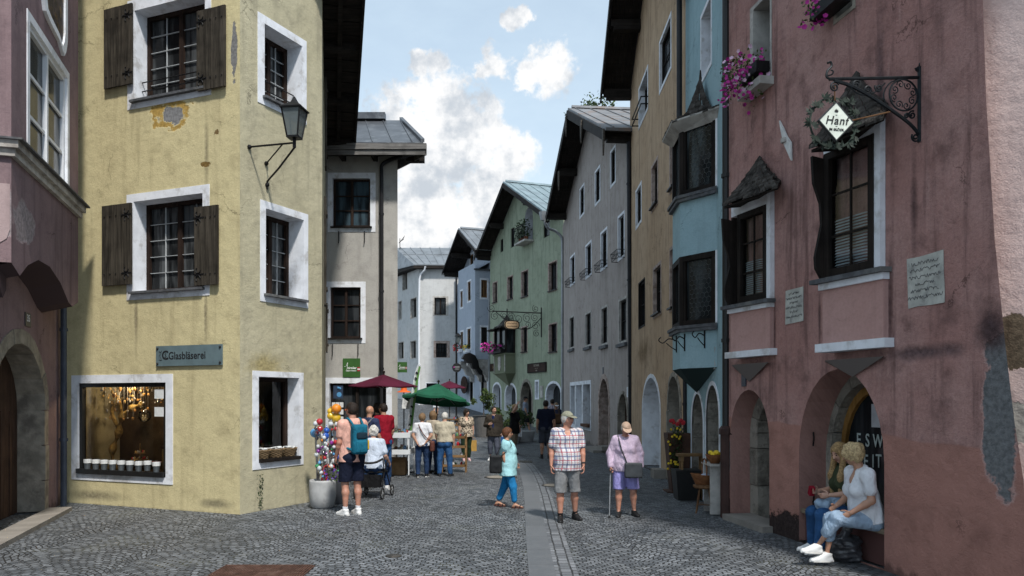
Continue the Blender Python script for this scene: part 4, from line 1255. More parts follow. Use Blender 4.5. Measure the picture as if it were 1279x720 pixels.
mb = MB(); u0, u1, z0, z1 = FN.rect(675.5, 679, 482, 497); FN.box(mb, u0, u1, z0, z1, 0.003, 0.04); mb.build('stone_plaque', pale_stone, GN)
rn_, pts = gable_roof(FN, GN, 0.95, (678, 265), (629, 229), (593, 321), 9, M('green_zinc', (0.26, 0.33, 0.35), 0.45, 0.15, 1.5, 0.06, 20, metal=0.4, dirt=(0.18, 0.22, 0.24), dirts=1.2), barge=0.26)
gable_wall(FN, GN, gm_, pts, z0=0.0, depth=9)
uo0, uo1 = FN.U(629), FN.U(644.5)
of = 0.62
OF = Fac(FN.P(uo0 + 0.12, 0, of)[:2], FN.P(uo1 - 0.05, 0, of)[:2])
zA, zB, zC_, zD = OF.Z(637, 409), OF.Z(637, 440), OF.Z(637, 466), OF.Z(636, 476)
mb = MB()
ul, uh = uo0 + 0.12, uo1 - 0.05
for (z0, z1) in ((zC_, zB),):
 FN.box(mb, ul, uh, z0, z1, 0.003, of)
mb.add([FN.P(ul, zC_ - 0.002, of), FN.P(uh, zC_ - 0.002, of), FN.P(uh, zC_ - 0.002, 0), FN.P(ul, zC_ - 0.002, 0), FN.P((ul + uh) / 2, zC_ - 0.75, 0.02)], [(0, 1, 4), (1, 2, 4), (3, 0, 4)])
for zz in (zC_, zB - 0.1): FN.box(mb, ul - 0.05, uh + 0.05, zz, zz + 0.09, 0.003, of + 0.06)
ori = mb.build('flower_oriel', plaster('oriel_green', (0.33, 0.36, 0.24), (0.2, 0.22, 0.15), (0.42, 0.45, 0.33)), GN)
mb = MB()
for u in (ul, uh - 0.09): FN.box(mb, u, u + 0.09, zC_ + 0.1, zB - 0.11, of + 0.002, of + 0.03)
cu, cz = (ul + uh) / 2, (zC_ + zB) / 2
mb.slab([FN.P(cu + a * 0.25, cz + b * 0.42, of + 0.004) for a, b in ((-1, -0.4), (-0.5, -0.9), (0, -1), (0.5, -0.9), (1, -0.4), (0.8, 0.2), (1, 0.8), (0.4, 1), (-0.4, 1), (-1, 0.8), (-0.8, 0.2))], FN.n.to_3d() * 0.03)
mb.build('shield_panel', pale_stone, ori)
mb = MB()
FN.box(mb, ul + 0.06, uh - 0.06, zB, zA + 0.3, 0.003, of - 0.08)
mb.build('oriel_window', pane_dark, ori)
mb = MB()
for u in (ul, uh - 0.1, cu - 0.05): FN.box(mb, u, u + 0.1, zB, zA + 0.25, of - 0.079, of)
FN.box(mb, ul, ul + 0.1, zB, zA + 0.25, 0.004, 0.1); FN.box(mb, uh - 0.1, uh, zB, zA + 0.25, 0.004, 0.1)
mb.build('oriel_frame', dark_frame, ori)
def tent_roof(mbr, base, apex, th=0.05, rows=7, curve_=0.12):
 """shingled roof from a base polyline up to an apex, laid in overlapping courses"""
 base = [Vector(b) for b in base]; apex = Vector(apex)
 n = len(base)
 def lvl(k):
  t = k / rows
  c = curve_ * math.sin(math.pi * t)
  return [b.lerp(apex, t) + Vector((0, 0, -c)) + (apex - b) * 0 for b in base]
 for k in range(rows):
  lo, hi = lvl(k), lvl(k + 1.15 if k < rows - 1 else k + 1)
  for i in range(n - 1):
   m = max(1, int((lo[i + 1] - lo[i]).length / 0.13))
   for j in range(m):
    a0, a1 = (j + 0.04) / m, (j + 0.96) / m
    dz = random.uniform(-0.025, 0.02)
    p = [lo[i].lerp(lo[i + 1], a0) + Vector((0, 0, dz)), lo[i].lerp(lo[i + 1], a1) + Vector((0, 0, dz + random.uniform(-0.012, 0.012))),
      hi[i].lerp(hi[i + 1], a1), hi[i].lerp(hi[i + 1], a0)]
    q = [v + Vector((0, 0, th * (1.0 if w < 2 else 0.25))) for w, v in enumerate(p)]
    mbr.hexa([p[0], p[1], p[2], p[3], q[0], q[1], q[2], q[3]])
shingle = M('wood_shingle', (0.042, 0.037, 0.033), 0.9, 0.6, 6, 0.6, 30, spec=0.08, dirt=(0.11, 0.10, 0.09), dirts=9)
mb = MB()
zr0 = OF.Z(636, 407)
tent_roof(mb, [FN.P(ul - 0.55, zr0 - 0.1, 0.0), FN.P(ul - 0.5, zr0 - 0.1, of + 0.35), FN.P(uh + 0.15, zr0 - 0.05, of + 0.35), FN.P(uh + 0.2, zr0 - 0.05, 0.0)],
   FN.P(cu, OF.Z(638, 389), 0.15), rows=6, curve_=0.25)
mb.tube([FN.P(cu, OF.Z(638, 391), 0.15), FN.P(cu, OF.Z(638, 381), 0.15)], 0.035, 6)
mb.build('tent_roof', shingle, ori)
def flowers(name, label, cat, box, n_leaf, n_fl, petal, size, leafmat=None, trail=0.0, box_mat=None, boxgeo=None, group=None, petal2=None):
 """box: centre, half sizes of the foliage volume"""
 c, h = Vector(box[0]), box[1]
 o = thing(name, label, cat, c, group=group)
 a, b, b2 = MB(), MB(), MB()
 for k in range(n_leaf):
  p = c + Vector([random.uniform(-1, 1) * h[i] for i in range(3)])
  if trail: p.z -= random.random() ** 2 * trail
  a.leaf(p, size * 1.3)
 for k in range(n_fl):
  p = c + Vector([random.uniform(-1.1, 1.1) * h[i] for i in range(3)])
  if trail: p.z -= random.random() ** 1.5 * trail
  t = b2 if (petal2 and random.random() < 0.3) else b
  d = Vector((random.gauss(-0.4, 0.6), random.gauss(-0.8, 0.4), random.gauss(0.3, 0.5))).normalized()
  e = d.orthogonal().normalized(); f = d.cross(e)
  r = size * random.uniform(0.5, 0.95)
  pts_ = [p + (e * math.cos(t_ * 1.2566) + f * math.sin(t_ * 1.2566)) * r + d * r * 0.25 for t_ in range(5)]
  t.add([p] + pts_, [(0, 1 + i, 1 + (i + 1) % 5) for i in range(5)])
 a.build('foliage', leafmat or leafm, o)
 b.build('blossoms', petal, o)
 if petal2: b2.build('blossoms', petal2, o)
 if boxgeo is not None: boxgeo.build('flower_box', box_mat, o)
 return o
bx = MB(); FN.box(bx, ul - 0.35, uh - 0.02, zB + 0.02, zB + 0.24, of + 0.03, of + 0.3)
flowers('flower_box', 'magenta petunias in the window box of the green oriel', 'flower box', (FN.P(cu - 0.25, zB + 0.42, of + 0.2), (0.75, 0.3, 0.22)), 260, 90, magenta, 0.10, leaf_dark, 0.15, iron, bx)
pipe(GN, curve([at(679, 37.9, 270), at(684, 38.0, 284), at(694, 38.2, 289), at(702, 38.2, 297), at(703, 38.2, 310)], 4) + [at(703, 38.2, 400), at(703, 38.2, 540)], 0.07, zinc_pipe)
mb = MB(); mb.lathe([(0.10, -0.3), (0.17, -0.05), (0.2, 0.12), (0.12, 0.14)], 10, at(678.5, 37.9, 268)); mb.build('rain_head', zinc_pipe, GN)
dark_board = wood('dark_board', (0.030, 0.016, 0.012), (0.055, 0.03, 0.022), 'X')
sg = thing('house_sign', 'dark brown sign board with pale lettering beside the green house arch', 'sign', FN.P(FN.U(672), 3.5, 0))
u0, u1, z0, z1 = FN.rect(660.5, 683.5, 453.5, 465.5)
mb = MB(); FN.box(mb, u0, u1, z0, z1, 0.003, 0.06); mb.build('board', dark_board, sg)
mb = MB(); FN.ring(mb, rectp(u0, u1, z0, z1), rectp(u0 + 0.05, u1 - 0.05, z0 + 0.05, z1 - 0.05), 0.06, 0.075); mb.build('rim', dark_frame, sg)
pale_letter = flat('pale_letter', (0.35, 0.31, 0.25), 0.6)
text('GASTHAUS', 0.17, pale_letter, sg, FN.mtx((u0 + u1) / 2, z1 - 0.14, 0.066), xs=0.9)
text('~ ~~~ ~~', 0.12, pale_letter, sg, FN.mtx((u0 + u1) / 2, (z0 + z1) / 2 - 0.03, 0.066))
text('1494', 0.13, pale_letter, sg, FN.mtx((u0 + u1) / 2, z0 + 0.10, 0.066))
sg = thing('house_sign', 'dark board with gold lettering left of the green flower oriel', 'sign', FN.P(FN.U(620), 3.5, 0))
u0, u1, z0, z1 = FN.rect(613.5, 627, 454, 463.5)
mb = MB(); FN.box(mb, u0, u1, z0, z1, 0.003, 0.06); mb.build('board', dark_board, sg)
text('GASTHOF', 0.24, flat('gold_letter', (0.25, 0.18, 0.06), 0.6), sg, FN.mtx((u0 + u1) / 2, (z0 + z1) / 2, 0.066), xs=1.0)
ub_ = FN.U(677)
wi = thing('wrought_iron_sign', 'scrolled wrought iron arm with an oval tavern sign on the green house', 'sign', FN.P(ub_, 5, 0))
FI = Fac((FN.P(ub_, 0, 3.1).x, FN.P(ub_, 0, 3.1).y), (FN.P(ub_, 0, 0.02).x, FN.P(ub_, 0, 0.02).y))
zt_, zb2 = FI.Z(676, 389), FI.Z(676, 419)
mb = MB()
mb.tube([FI.P(FI.L, zt_ + 0.2, 0), FI.P(FI.L, zb2 - 0.1, 0)], 0.035, 6)
mb.tube([FI.P(0.3, zt_ - 0.1, 0), FI.P(FI.L, zt_ - 0.1, 0)], 0.03, 6)
mb.tube(curve([FI.P(0.5, zt_ - 0.15, 0), FI.P(1.1, zt_ - 0.55, 0), FI.P(1.7, zt_ - 0.95, 0), FI.P(2.4, zt_ - 0.95, 0), FI.P(FI.L, zt_ - 0.35, 0)]), 0.02, 5)
for (u, z, r, s0) in ((0.45, -0.35, 0.25, 1), (0.95, -0.32, 0.2, 2), (1.35, -0.35, 0.22, 0), (1.75, -0.45, 0.28, 3), (2.25, -0.4, 0.26, 1), (2.7, -0.35, 0.22, 2), (2.75, -0.8, 0.24, 0), (2.3, -0.75, 0.2, 4), (2.8, -1.2, 0.2, 1), (2.75, 0.12, 0.2, 2), (0.25, 0.05, 0.22, 3), (1.6, -0.75, 0.18, 1)):
 mb.tube(spiral(FI, u, zt_ + z, r, 1.6, 0, s0), 0.014, 5)
mb.build('scroll_arm', iron, wi)
su, sz = FI.hit(640, 406)
mb = MB(); mb.slab([FI.P(su + 0.42 * math.copysign(abs(math.cos(a)) ** 0.6, math.cos(a)), sz + 0.24 * math.copysign(abs(math.sin(a)) ** 0.7, math.sin(a)), -0.03) for a in [i * math.pi / 12 for i in range(24)]], FI.n.to_3d() * 0.06)
mb.build('oval_board', flat('tan_board', (0.36, 0.25, 0.15), 0.7), wi)
mb = MB(); ov_ = [(su + 0.42 * math.copysign(abs(math.cos(a)) ** 0.6, math.cos(a)), sz + 0.24 * math.copysign(abs(math.sin(a)) ** 0.7, math.sin(a))) for a in [i * math.pi / 12 for i in range(24)]]
FI.ring(mb, ov_, [(su + (a - su) * 0.88, sz + (b - sz) * 0.82) for a, b in ov_], 0.03, 0.04); mb.build('rim', dark_frame, wi)
for k, zz in enumerate((0.08, -0.08)):
 mb = MB()
 mb.tube([FI.P(su - 0.27 + i * 0.045, sz + zz + (0.03 if i % 2 else -0.03), 0.034) for i in range(13)], 0.012, 4)
 mb.build('carved_line', dark_frame, wi)
mb = MB(); mb.tube([FI.P(su, zt_ - 0.1, 0), FI.P(su, sz + 0.24, 0)], 0.012, 5); mb.build('hanger', iron, wi)
# ---------------- grey house with the big gable
GR = thing('grey_gable_house', 'tall grey plastered house with a deep dark wooden gable eave', 'house', (3.3, 31, 0))
FR = Fac((2.53, 38.45), (3.835, 25.0))
grm = plaster('mauve_grey_plaster', (0.385, 0.34, 0.315), (0.215, 0.188, 0.172), (0.47, 0.42, 0.39), streak=0.6, mott=0.5)
thin = dict(depth=0.11, band=(0.09, 0.09, 0.09, 0.09), bandm=white_paint, frame=dark_frame, grid=(1, 2), halfbars=False, fw=0.05)
for px in ((725, 730, 235, 268), (744.2, 749.8, 213, 252), (763.5, 769, 188, 229)):
 window(FR, GR, px, **thin)
for px in ((713, 718.3, 321, 354), (732.3, 739, 306, 344), (751.3, 758.5, 290, 334), (773, 780, 270, 321)):
 w, (u0, u1, z0, z1) = window(FR, GR, px, **{**thin, 'depth': 0.15})
 mb = MB()
 for k in range(6):
  u = u0 - 0.08 + (u1 - u0 + 0.16) * k / 5
  mb.tube([FR.P(u, z0 - 0.1, 0.22), FR.P(u, z0 + 0.16, 0.26)], 0.012, 4)
 for zz, o_ in ((z0 - 0.1, 0.22), (z0 + 0.16, 0.26), (z0 + 0.03, 0.24)): mb.tube([FR.P(u0 - 0.1, zz, 0.01), FR.P(u0 - 0.1, zz, o_), FR.P(u1 + 0.1, zz, o_), FR.P(u1 + 0.1, zz, 0.01)], 0.014, 4)
 mb.build('window_basket', iron, w)
for px in ((712, 717.4, 397, 434), (732, 738.6, 392, 431), (752, 759, 385, 429), (774, 783, 375, 426)):
 w, (u0, u1, z0, z1) = window(FR, GR, px, depth=0.14, band=(0.10, 0.08, 0.08, 0.08), bandm=pale_stone, frame=dark_frame, grid=(1, 2), halfbars=False, fw=0.05)
 mb = MB(); FR.box(mb, u0 - 0.14, u1 + 0.12, z0 - 0.20, z0 - 0.085, 0.003, 0.10); mb.build('sill', slate, w)
u0, u1, z0, z1 = FR.rect(713.5, 738, 481, 532)
uu = [FR.U(x) for x in (713.5, 719.5, 728.5, 738)]
FR.holes.append([(u0, 0.75), (uu[1], 0.75), (uu[1], 0.32), (uu[2], 0.32), (uu[2], 0.75), (u1, 0.75), (u1, z1), (u0, z1)])
mb = MB()
d_ = -0.30
FR.reveal(mb, [(u0, 0.75), (uu[1], 0.75), (uu[1], 0.32), (uu[2], 0.32), (uu[2], 0.75), (u1, 0.75), (u1, z1), (u0, z1)], 0, d_)
for (a, b, c, d) in ((u0 - 0.14, u0, 0.62, z1), (u1, u1 + 0.14, 0.62, z1), (u0 - 0.14, u1 + 0.14, z1, z1 + 0.16), (uu[1] - 0.12, uu[1] + 0.12, 0.3, z1), (uu[2] - 0.12, uu[2] + 0.12, 0.3, z1), (u0, uu[1] - 0.12, 0.62, 0.75), (uu[2] + 0.12, u1, 0.62, 0.75)):
 FR.box(mb, a, b, c, d, -0.29 if (c < 0.5 and b - a < 0.3) else 0.0, 0.02)
sf = mb.build('shop_front', white_paint, GR)
mb = MB(); FR.box(mb, uu[1] + 0.13, uu[2] - 0.13, 0.34, z1 - 0.03, d_ + 0.02, d_ + 0.07); mb.build('door', white_frame, sf)
mb = MB(); FR.box(mb, uu[1] + 0.28, uu[2] - 0.28, 1.2, z1 - 0.25, d_ + 0.072, d_ + 0.075); mb.build('pane', pane_dark, sf)
mb = MB()
FR.box(mb, u0 + 0.02, uu[1] - 0.13, 0.78, z1 - 0.03, d_ + 0.01, d_ + 0.03); FR.box(mb, uu[2] + 0.13, u1 - 0.02, 0.78, z1 - 0.03, d_ + 0.01, d_ + 0.03)
mb.build('pane', pane_dark, sf)
mb = MB(); FR.box(mb, uu[2] + 0.02, u1 - 0.02, 0.76, 0.88, -0.2, 0.12); mb.build('flower_box', wood('box_wood', (0.10, 0.05, 0.03), (0.16, 0.08, 0.05)), sf)
mb = MB()
FR.box(mb, uu[1] - 0.5, uu[2] + 0.6, -0.05, 0.15, 0.005, 0.75); FR.box(mb, uu[1] - 0.3, uu[2] + 0.35, 0.15, 0.30, 0.005, 0.40)
mb.build('steps', step_stone, sf)
u0, u1, z0, z1 = FR.rect(749, 761, 473, 558)
stone_arch(FR, GR, u0, u1, -0.05, z1 - 1.0, z1, 0.18, 0.7, marble, doorm=dark_frame)
mb = MB(); FR.box(mb, u0 - 0.3, u1 + 0.6, -0.05, 0.10, 0.035, 0.7); FR.box(mb, u1 + 0.1, u1 + 0.75, 0.102, 0.25, 0.035, 0.42); mb.build('steps', step_stone, GR)
u0, u1, z0, z1 = FR.rect(773, 784.5, 492, 568)
stone_arch(FR, GR, u0, u1, -0.05, z1 - 0.75, z1, 0.10, 0.25, stone, doorm=wood('plank_door', (0.05, 0.028, 0.018), (0.09, 0.05, 0.03)))
rr_, pts = gable_roof(FR, GR, 0.92, (757, 163), (710, 138), (683, 270), 8.5, M('rusty_roof_metal', (0.19, 0.19, 0.195), 0.55, 0.2, 1.2, 0.08, 15, metal=0.3, dirt=(0.22, 0.15, 0.11), dirts=1.4), barge=0.34)
gable_wall(FR, GR, grm, pts, depth=8.5)
for px, py in ((708, 158), (727, 165), (755, 178), (699, 226)):
 u, z = FR.hit(px, py, 0.98)
 mb = MB(); mb.slab([FR.P(u - 0.10, z + 0.40, 0.98), FR.P(u + 0.10, z + 0.40, 0.98), FR.P(u + 0.08, z - 0.1, 0.98), FR.P(u, z - 0.42, 0.98), FR.P(u - 0.07, z - 0.1, 0.98)], FR.n.to_3d() * 0.05)
 mb.build('carved_drop', old_wood, rr_)
pipe(GR, [at(786, 24.9, 160), at(786, 24.75, 200), at(787, 24.75, 350), at(788.5, 24.75, 573)], 0.075, pipe_metal, brackets=[at(786.3, 24.75, 230), at(787, 24.75, 350), at(788, 24.75, 470)])
nb_ = MB(); u, z = FR.hit(754, 464); FR.box(nb_, u - 0.11, u + 0.11, z - 0.15, z + 0.15, 0.003, 0.02)
tag(nb_.build('number_plate', bpy.data.materials['dark_blue'], loc=FR.P(u, z, 0)), 'small dark number plate above the grey house stone arch', 'number plate')
nb_ = MB(); u, z = FR.hit(787, 490); nb_.box(at(786.6, 25.1, 490), (0.07, 0.12, 0.17)); nb_.box(at(786.6, 25.1, 485), (0.075, 0.13, 0.02))
tag(nb_.build('letter_box', white_frame, loc=at(786.6, 25.1, 490)), 'small pale letter box by the downpipe of the grey house', 'letter box')
# ---------------- tan house
TN = thing('tan_house', 'tall ochre tan plastered house between the grey gable and blue house', 'house', (3.9, 20.5, 0))
FT = Fac((3.84, 25.0), (3.715, 16.45))
_t1 = FT.hit(812, 290); _t2 = FT.hit(805, 440)
tnm = plaster('tan_plaster', (0.47, 0.335, 0.22), (0.25, 0.172, 0.115), (0.55, 0.41, 0.285), streak=0.8, mott=0.6, patches=[(_t2[0], _t2[1], 1.6, 0.5, (0.27, 0.185, 0.11), -0.9, 2.0)])
wb = dict(depth=0.12, band=(0.10, 0.09, 0.09, 0.09), bandm=white_paint, frame=dark_frame, grid=(1, 2), halfbars=False, fw=0.05)
w, (u0, u1, z0, z1) = window(FT, TN, (799, 809.5, 100, 146), **{**wb, 'depth': 0.24})
mb = MB()
for zz in (z0 + 0.05, z0 + 0.25): mb.tube([FT.P(u0 - 0.1, zz, 0.01), FT.P(u0 - 0.1, zz, 0.2), FT.P(u1 + 0.1, zz, 0.2), FT.P(u1 + 0.1, zz, 0.01)], 0.02, 5)
mb.build('window_rail', iron, w)
window(FT, TN, (825, 838.5, 38, 98), **wb)
window(FT, TN, (795.3, 801.5, 236, 279), **wb)
window(FT, TN, (798.5, 806, 352, 408), **{**wb, 'band': (0.05, 0.04, 0.04, 0.04), 'bandm': dark_frame, 'revm': None})
sbw = dict(depth=0.15, band=(0.10, 0.08, 0.08, 0.08), bandm=marble, frame=dark_frame, grid=(1, 2), halfbars=False, fw=0.05, sill=iron)
window(FT, TN, (815, 822, 205, 257), **sbw)
window(FT, TN, (817, 826, 334, 392), **sbw)
window(FT, TN, (838, 842, 312, 385), **sbw)
window(FT, TN, (838, 843, 178, 235), **sbw)
u0, u1, z0, z1 = FT.rect(803.5, 825, 472, 590)
ap = archp(u0, u1, 0.02, z1 - 0.95, z1, 12)
FT.holes.append(ap)
mb = MB(); FT.reveal(mb, ap, 0, -0.55, skip=(0,)); FT.ring(mb, archp(u0 - 0.11, u1 + 0.11, 0.02, z1 - 0.95, z1 + 0.11, 12), ap, 0, 0.015)
wa = mb.build('white_archway', white_paint, TN)
mb = MB(); FT.sheet(mb, ap, [], -0.53); mb.build('door', white_frame, wa)
u0, u1, z0, z1 = FT.rect(834.5, 851, 470, 598)
stone_arch(FT, TN, u0, u1, 0.02, z1 - 0.8, z1, 0.10, 0.6, stone, doorm=dark_frame)
rt_, pts = gable_roof(FT, TN, 0.92, ('u', FT.L + 0.35, 11.6), ('u', FT.L * 0.5, 14.6), (752, 118), 8, slate, barge=0.30)
gable_wall(FT, TN, tnm, pts, depth=8)
pipe(TN, [at(849, 16.25, -60), at(849, 16.25, 150), at(850, 16.25, 230)], 0.06, pipe_metal)
pipe(TN, [at(856, 16.35, 455), at(856.5, 16.35, 520), at(857.5, 16.3, 605)], 0.05, pipe_metal, brackets=[at(856.3, 16.35, 505)])
mb = MB(); FT.box(mb, FT.U(828), FT.U(833), -0.02, 0.22, 0.005, 0.3); mb.build('kerb_stone', step_stone, TN)
# ---------------- blue house with the two splayed bays
BL = thing('blue_house', 'turquoise blue house with stacked splayed bay windows and a slate tent roof', 'house', (3.7, 14.6, 0))
FL = Fac((3.715, 16.45), (3.57, 12.75))
blm = plaster('blue_plaster', (0.30, 0.44, 0.485), (0.20, 0.295, 0.33), (0.37, 0.51, 0.55), streak=0.4, mott=0.5)
A3, B3 = Vector((3.60, 13.50)), Vector((3.10, 14.18))
C3, D3 = Vector((3.14, 15.02)), Vector((3.66, 15.35))
Fa, Fb, Fc = Fac(B3, A3), Fac(C3, B3), Fac(D3, C3)
hx = glass_clear('x_tmp') if False else None
def bay(zs, name, root):
 mb = MB()
 for F in (Fa, Fb, Fc):
  F.sheet(mb, rectp(0, F.L, zs[0], zs[1]), [])
 ring_ = [A3, B3, C3, D3]
 mb.add([(p.x, p.y, zs[1]) for p in ring_], [(0, 1, 2, 3)])
 mb.add([(p.x, p.y, zs[0]) for p in ring_], [(3, 2, 1, 0)])
 return mb.build(name, blm, root)
z_w1b, z_w1t = Fa.Z(872, 240), Fa.Z(872, 148)
z_w2b, z_w2t = Fa.Z(868, 406), Fa.Z(868, 318)
z_bot = Fa.Z(868, 460)
by = bay((z_w2t, z_w1b - 0.06), 'bay', BL)
by2 = bay((z_bot, z_w2b - 0.06), 'bay', BL)
mb = MB()
ring_ = [A3, B3, C3, D3]
ap3 = FL.P(FL.U(872), Fa.Z(866, 490), 0.02)
mb.add([(p.x, p.y, z_bot) for p in ring_] + [ap3], [(0, 1, 4), (1, 2, 4), (2, 3, 4)])
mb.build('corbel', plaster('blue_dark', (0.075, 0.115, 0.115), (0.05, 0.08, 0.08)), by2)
def bay_window(z0, z1, root, hexy, flowers_=False):
 fr = MB()
 for F in (Fa, Fb, Fc):
  F.box(fr, 0, 0.09, z0, z1, -0.08, 0.012); F.box(fr, F.L - 0.09, F.L, z0, z1, -0.08, 0.0122)
  F.box(fr, 0.09, F.L - 0.09, z1 - 0.1, z1, -0.08, 0.0118); F.box(fr, 0.09, F.L - 0.09, z0, z0 + 0.09, -0.08, 0.0117)
 F = Fa
 F.box(fr, 0.09, 0.13, z0 + 0.09, z1 - 0.1, -0.06, 0.0); F.box(fr, F.L - 0.13, F.L - 0.09, z0 + 0.09, z1 - 0.1, -0.06, 0.0)
 w = fr.build('bay_window', dark_frame, root)
 p = MB()
 for F in (Fa, Fb, Fc): F.sheet(p, rectp(0.05, F.L - 0.05, z0 + 0.05, z1 - 0.05), [], -0.05)
 p.build('pane', glass_dark('pane_bay', (0.012, 0.014, 0.015), (0.06, 0.075, 0.08), 0.07), w)
 h = MB()
 F = Fa
 r = 0.055
 nz = int((z1 - z0 - 0.22) / (r * 1.5)); nu = int((F.L - 0.28) / (r * 1.732))
 for i in range(nu):
  for j in range(nz):
   u = 0.15 + r * 0.87 + i * r * 1.732 + (r * 0.866 if j % 2 else 0); z = z0 + 0.14 + r + j * r * 1.5
   if u > F.L - 0.2: continue
   h.tube([F.P(u + r * math.sin(k * math.pi / 3), z + r * math.cos(k * math.pi / 3), -0.042) for k in range(4)], 0.004, 3, cap=False)
 h.build('lead_net', flat('lead', (0.22, 0.23, 0.23), 0.5, 0.3), w)
 s_ = MB()
 out_ = [A3 + Vector((-0.03, -0.10)), B3 + Vector((-0.10, -0.04)), C3 + Vector((-0.10, 0.04)), D3 + Vector((0.0, 0.1))]
 s_.slab([(q.x, q.y, z0 - 0.06) for q in out_], (0, 0, 0.055))
 s_.slab([(q.x + (0.03 if q.x < 3.5 else 0), q.y, z0 - 0.12) for q in out_], (0, 0, 0.055))
 s_.build('sill', slate, w)
 if flowers_:
  return w
 return w
bay_window(z_w1b, z_w1t, BL, True)
bay_window(z_w2b, z_w2t, BL, True)
w3 = MB(); Fa.box(w3, Fa.L - 0.02, Fa.L + 0.05, z_w1b, z_w1t, -0.1, 0.02); Fa.box(w3, Fa.L - 0.02, Fa.L + 0.05, z_w2b, z_w2t, -0.1, 0.02)
w3.build('white_edge', white_paint, BL)
mb = MB()
zr0 = z_w1t
ob = [A3 + Vector((0.02, -0.22)), B3 + Vector((-0.18, -0.12)), C3 + Vector((-0.18, 0.12)), D3 + Vector((0.05, 0.22))]
tent_roof(mb, [(q.x, q.y, zr0 + 0.02) for q in ob], FL.P(FL.U(882), FL.Z(882, 96), 0.10), rows=9, curve_=0.28, th=0.035)
mb.tube([FL.P(FL.U(882), FL.Z(882, 100), 0.1), FL.P(FL.U(882), FL.Z(882, 88), 0.1)], [0.03, 0.012], 6)
tr = mb.build('tent_roof', shingle, BL)
mb = MB()
mb.slab([(q.x, q.y, zr0 - 0.0) for q in ob], (0, 0, 0.03))
for i in range(3):
 a, b = ob[i], ob[i + 1]
 c, d = ring_[i + 1], ring_[i]
 mb.add([(a.x, a.y, zr0), (b.x, b.y, zr0), (c.x, c.y, zr0 - 0.16), (d.x, d.y, zr0 - 0.16)], [(0, 1, 2, 3)])
mb.build('cornice', pale_stone, tr)
window(FL, BL, (877, 889, 10, 88), depth=0.3, band=(0.08, 0.06, 0.09, 0.09), frame=dark_frame, grid=(1, 2), halfbars=False, fw=0.06)
for (a, b, yt) in ((864.8, 879, 490), (882.5, 899, 479)):
 u0, u1 = FL.U(a), FL.U(b)
 z1 = FL.Z((a + b) / 2, yt + 2)
 ap = archp(u0, u1, 0.02, z1 - 0.62, z1, 12)
 FL.holes.append(ap)
 mb = MB(); FL.ring(mb, archp(u0 - 0.075, u1 + 0.075, 0.02, z1 - 0.62, z1 + 0.075, 12), ap, 0, 0.012)
 w = mb.build('archway', white_paint, BL)
 mb = MB(); FL.reveal(mb, ap, -0.03, -0.6, skip=(0,)); blocks(FL, mb, archp(u0 + 0.012, u1 - 0.012, 0.02, z1 - 0.62, z1 - 0.012, 12), archp(u0 + 0.003, u1 - 0.003, 0.02, z1 - 0.62, z1 - 0.003, 12), -0.03, 0.55); mb.build('stone_reveal', blockm, w)
 mb = MB(); FL.sheet(mb, ap, [], -0.58); mb.build('door', dark_frame, w)
mb = MB()
FL.sheet(mb, rectp(0, FL.L, -0.3, 10.6), FL.holes)
wallside(mb, FL.p1, (11, 12.75), -0.3, 10.6); wallside(mb, (11, 16.45), FL.p0, -0.3, 10.6); wallside(mb, (11, 12.75), (11, 16.45), -0.3, 10.6)
mb.build('wall', blm, BL)
mb = MB(); mb.slab([(3.2, 12.6, 10.6), (3.3, 16.6, 10.6), (11.2, 16.6, 10.6), (11.2, 12.6, 10.6)], (0, 0, 0.15)); mb.build('roof', zinc, BL)
xq = at(909, 12.55).x
pipe(BL, [Vector((xq, 12.6, z)) for z in (10.5, 9, 6, 3, 1.35)], 0.07, black_paint, brackets=[(xq, 12.6, 5.6), (xq, 12.6, 2.9)])
mb = MB(); mb.tube([Vector((xq, 12.6, z)) for z in (1.4, 0.75, 0.0)], 0.10, 12); mb.lathe([(0.125, 1.36), (0.125, 1.45), (0.09, 1.5)], 12, (xq, 12.6, 0)); mb.build('pipe_boot', M('boot_red', (0.05, 0.026, 0.022), 0.6, 0.3, 4), BL)
for px, py in ((868, 420), (879, 418)):
 pass
for (F, px, py) in ((Fa, 856, 428), (Fa, 881, 424), (Fb, 846, 430)):
 u, z = F.hit(px, py)
 mb = MB()
 q = F.P(u, z, 0.0); e = F.P(u, z + 0.05, 0.34)
 mb.tube([F.P(u, z + 0.16, 0.01), F.P(u, z - 0.16, 0.01)], 0.014, 5)
 mb.tube(curve([F.P(u, z + 0.06, 0.01), F.P(u, z + 0.10, 0.15), F.P(u, z + 0.02, 0.26), F.P(u, z + 0.07, 0.34), F.P(u, z + 0.13, 0.30)]), 0.011, 5)
 mb.tube(curve([F.P(u, z - 0.12, 0.01), F.P(u, z - 0.05, 0.12), F.P(u, z + 0.02, 0.2)]), 0.009, 5)
 mb.build('scroll_hook', iron, by2)
pq = MB(); u, z = FL.hit(893.5, 446)
pq.slab([FL.P(u + a * 0.13, z + b * 0.22, 0.003) for a, b in ((-0.6, -1), (0.6, -1), (1, -0.7), (0.8, 0), (1, 0.7), (0.5, 1), (-0.5, 1), (-1, 0.7), (-0.8, 0), (-1, -0.7))], FL.n.to_3d() * 0.03)
pl_ = tag(pq.build('wall_plaque', pale_stone, loc=FL.P(u, z, 0)), 'pale shaped plaque with dark writing on the blue wall under the bay', 'plaque')
for k in range(4):
 mb = MB(); mb.tube([FL.P(u - 0.07 + i * 0.023, z + 0.10 - 0.065 * k + (0.009 if i % 2 else -0.009), 0.035) for i in range(7)], 0.005, 4)
 mb.build('writing', black_paint, pl_)
